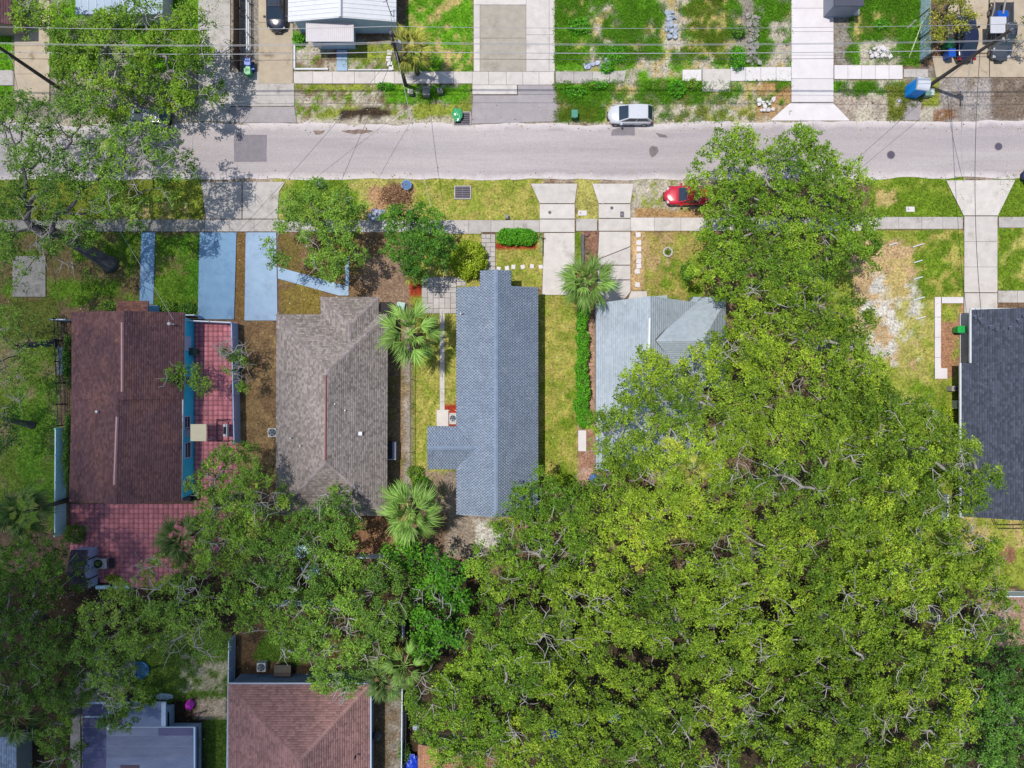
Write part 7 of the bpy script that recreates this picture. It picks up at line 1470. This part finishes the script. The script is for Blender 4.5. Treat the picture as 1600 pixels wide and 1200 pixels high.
MB().box(-.35, .3, -.13, .13, .45, .85).build('tank', PK, t); MB().box(-.7, -.2, -.12, .12, .75, .85).build('seat', TYRE, t); MB().tube([(.4, -.35, 1.0), (.45, 0, .95), (.4, .35, 1.0)], .02, 5).build('handlebar', CHR, t)
t = thing('trailer_mast', 'tall grey mast and rail standing beside the pickup truck', 'mast', W(1538, 72)); MB().tube([(0, 0, 0), (0, 3.0, 1.4), (0, 5.0, 1.5)], .06, 6).build('rail', BXG, t)

# ------------------------------------------------------------------ utility poles and wires
WOOD = mat('creosote_wood', IM(110, 100, 96), IM(84, 76, 74), sc=.4, rough=.9, aniso=(1, 1, .2), bump=.3)
def pole(label, px, py, h, xarm=True, tf=True):
    t = thing('utility_pole', label, 'utility pole', W(px, py), group='wooden utility poles along the north pavement')
    MB().tube([(0, 0, -.2), (0, 0, h)], [.19, .13], 10).build('pole', WOOD, t)
    if xarm: MB().box(-.06, .06, -.75, .75, h - .55, h - .43).build('crossarm', WOOD, t)
    for y in (-.65, .65, 0): MB().cyl(0, y, h - .42 if y else h, h - .22 if y else h + .2, .05, .035, 8).build('insulator', plain('insulator_grey', IM(190, 190, 195), .3), t)
    if tf: MB().cyl(.42, 0, h - 2.6, h - 1.6, .24, n=14).build('transformer', BXG, t); MB().box(.1, .2, -.05, .05, h - 2.3, h - 1.9).build('bracket', GRATE_D, t)
    for z in (h - 3.5, h * .55): MB().tube([(-.1, 0, z), (-.5, 0, z - .3)], .02, 5).build('bracket', GRATE_D, t)
    return t
HP = 11.0
pole('leaning look wooden utility pole at the far left, standing over the tan driveway', 91, 137, HP, True, False)['label'] = 'wooden utility pole at the far left beside the tan driveway'
pole('wooden utility pole in front of the yellowish palm', 634, 133, 10.4, True, True); pole('wooden utility pole rising beside the blue portable toilet', 1450, 135, 11.2, True, True)
ALU = plain('bright_wire', IM(200, 200, 202), .35, .4); BLK = plain('dark_wire', IM(84, 82, 84), .5); TEL = plain('pale_telecom_cable', IM(196, 196, 200), .5)
def wire(name, label, P, sag, r, m, group=None, cat='wire'):
    pts = []
    for i in range(len(P) - 1):
        a, b = P[i], P[i + 1]; k = 12
        for j in range(k + (1 if i == len(P) - 2 else 0)): f = j / k; pts.append((a[0] + (b[0] - a[0]) * f, a[1] + (b[1] - a[1]) * f, a[2] + (b[2] - a[2]) * f - sag * 4 * f * (1 - f)))
    o0 = pts[0]; o = MB().tube([(p[0] - o0[0], p[1] - o0[1], p[2] - o0[2]) for p in pts], r, 5).build(name, m); o.location = o0; return setp(o, label, cat, group)
bl, bm, br = W(91, 137), W(634, 133), W(1450, 135)
def run(dy, z, sag, r, m, label, dz=(0, -.5, .1)):
    wl_ = (bl[0] - 34, bl[1] + dy, z + dz[0]); wr = (br[0] + 40, br[1] + dy + .3, z)
    wire('power_line', label, [wl_, (bl[0], bl[1] + dy, z + dz[0]), (bm[0], bm[1] + dy, z + dz[1]), (br[0], br[1] + dy, z + dz[2]), wr], sag, r, m, 'lines strung along the utility poles', 'power line')
run(.65, 10.7, .5, .02, ALU, 'topmost bright power line across the whole picture'); run(-.65, 10.7, .55, .02, ALU, 'second bright power line from the top'); run(0, 9.1, .5, .019, ALU, 'third bright power line from the top')
run(.15, 7.2, .45, .032, TEL, 'thick pale telecom cable below the power lines'); run(.12, 6.0, .4, .02, BLK, 'thin dark cable, lowest of those along the poles')
def drop(pole_, z, px, py, h, m, label, sag=.5, r=.017): wire('service_wire', label, [(pole_[0], pole_[1], z), W(px, py, h)], sag, r, m, 'service wires running from poles to houses', 'wire')
drop(bm, 7.5, 697, 432, 2.9, TEL, 'pale service wire from the middle pole to the blue grey roofed house', .7, .022); drop(bm, 7.3, 437, 500, 3.0, BLK, 'dark service wire from the middle pole to the taupe roof corner')
drop(bl, 7.5, 271, 500, 4.0, TEL, 'pale service wire from the left pole to the brown roof mast'); drop(br, 7.5, 1534, 497, 3.6, BLK, 'dark service wire from the right pole to the slate roof', .8, .028)
drop(br, 7.2, 1090, 470, 3.3, BLK, 'dark service wire from the right pole towards the pale grey roof'); drop(br, 6.5, 1508, 282, .4, TEL, 'pale cable hanging from the right pole over the road', 1.0, .025)
drop(bm, 7.2, 610, 20, 3.5, BLK, 'short dark wire from the middle pole to the roof antenna', .2); drop(bm, 7.0, 372, 362, 1.0, BLK, 'dark wire from the middle pole slanting over the road to the blue driveway', .4)
drop(bl, 7.0, 96, 498, 3.2, BLK, 'thin wire from the left pole down the left yard', .4)
# ------------------------------------------------------------------ cloud whose shade dulls the lower left
def cloud():
    m, N, L = nodes_of('cloud_vapour'); out = N['Material Output']; N.remove(N['Principled BSDF'])
    tr = N.new('ShaderNodeBsdfTransparent'); df = N.new('ShaderNodeBsdfDiffuse'); df.inputs[0].default_value = (.9, .9, .92, 1); lw = N.new('ShaderNodeLayerWeight'); lw.inputs[0].default_value = .5
    mr = N.new('ShaderNodeMapRange'); mr.inputs[1].default_value = .0; mr.inputs[2].default_value = .8; mr.inputs[3].default_value = .115; mr.inputs[4].default_value = .0
    L.new(lw.outputs['Facing'], mr.inputs[0]); ms = N.new('ShaderNodeMixShader'); L.new(mr.outputs[0], ms.inputs[0]); L.new(tr.outputs[0], ms.inputs[1]); L.new(df.outputs[0], ms.inputs[2]); L.new(ms.outputs[0], out.inputs[0])
    zc_ = 420.0; k = zc_ / sdir[2]; mb = MB()
    for (px, py, r) in ((-20, 900, 30), (-180, 700, 40), (60, 1120, 28), (-100, 1270, 40), (120, 960, 20), (-20, 640, 24), (-340, 1000, 56), (170, 1260, 22), (20, 1040, 20)):
        c = W(px, py); cx, cy = c[0] + sdir[0] * k, c[1] + sdir[1] * k; V = []; nu, nv = 28, 12
        for i in range(nv + 1):
            ph = pi * i / nv
            for j in range(nu):
                th = 2 * pi * j / nu; q = 1 + .22 * (vnoise(th * 2 + px * .1, ph * 3, .9, 2, 4) - .5) * 2 * sin(ph) * abs(sin(th / 2)) ; V.append((cx + r * sin(ph) * cos(th) * q, cy + r * sin(ph) * sin(th) * q, zc_ + (px % 50) + r * .35 * cos(ph) * q))
        mb.add(V, [(i * nu + j, i * nu + (j + 1) % nu, (i + 1) * nu + (j + 1) % nu, (i + 1) * nu + j) for i in range(nv) for j in range(nu)])
    mb.build('cloud', m, None, True, 'structure')
cloud()
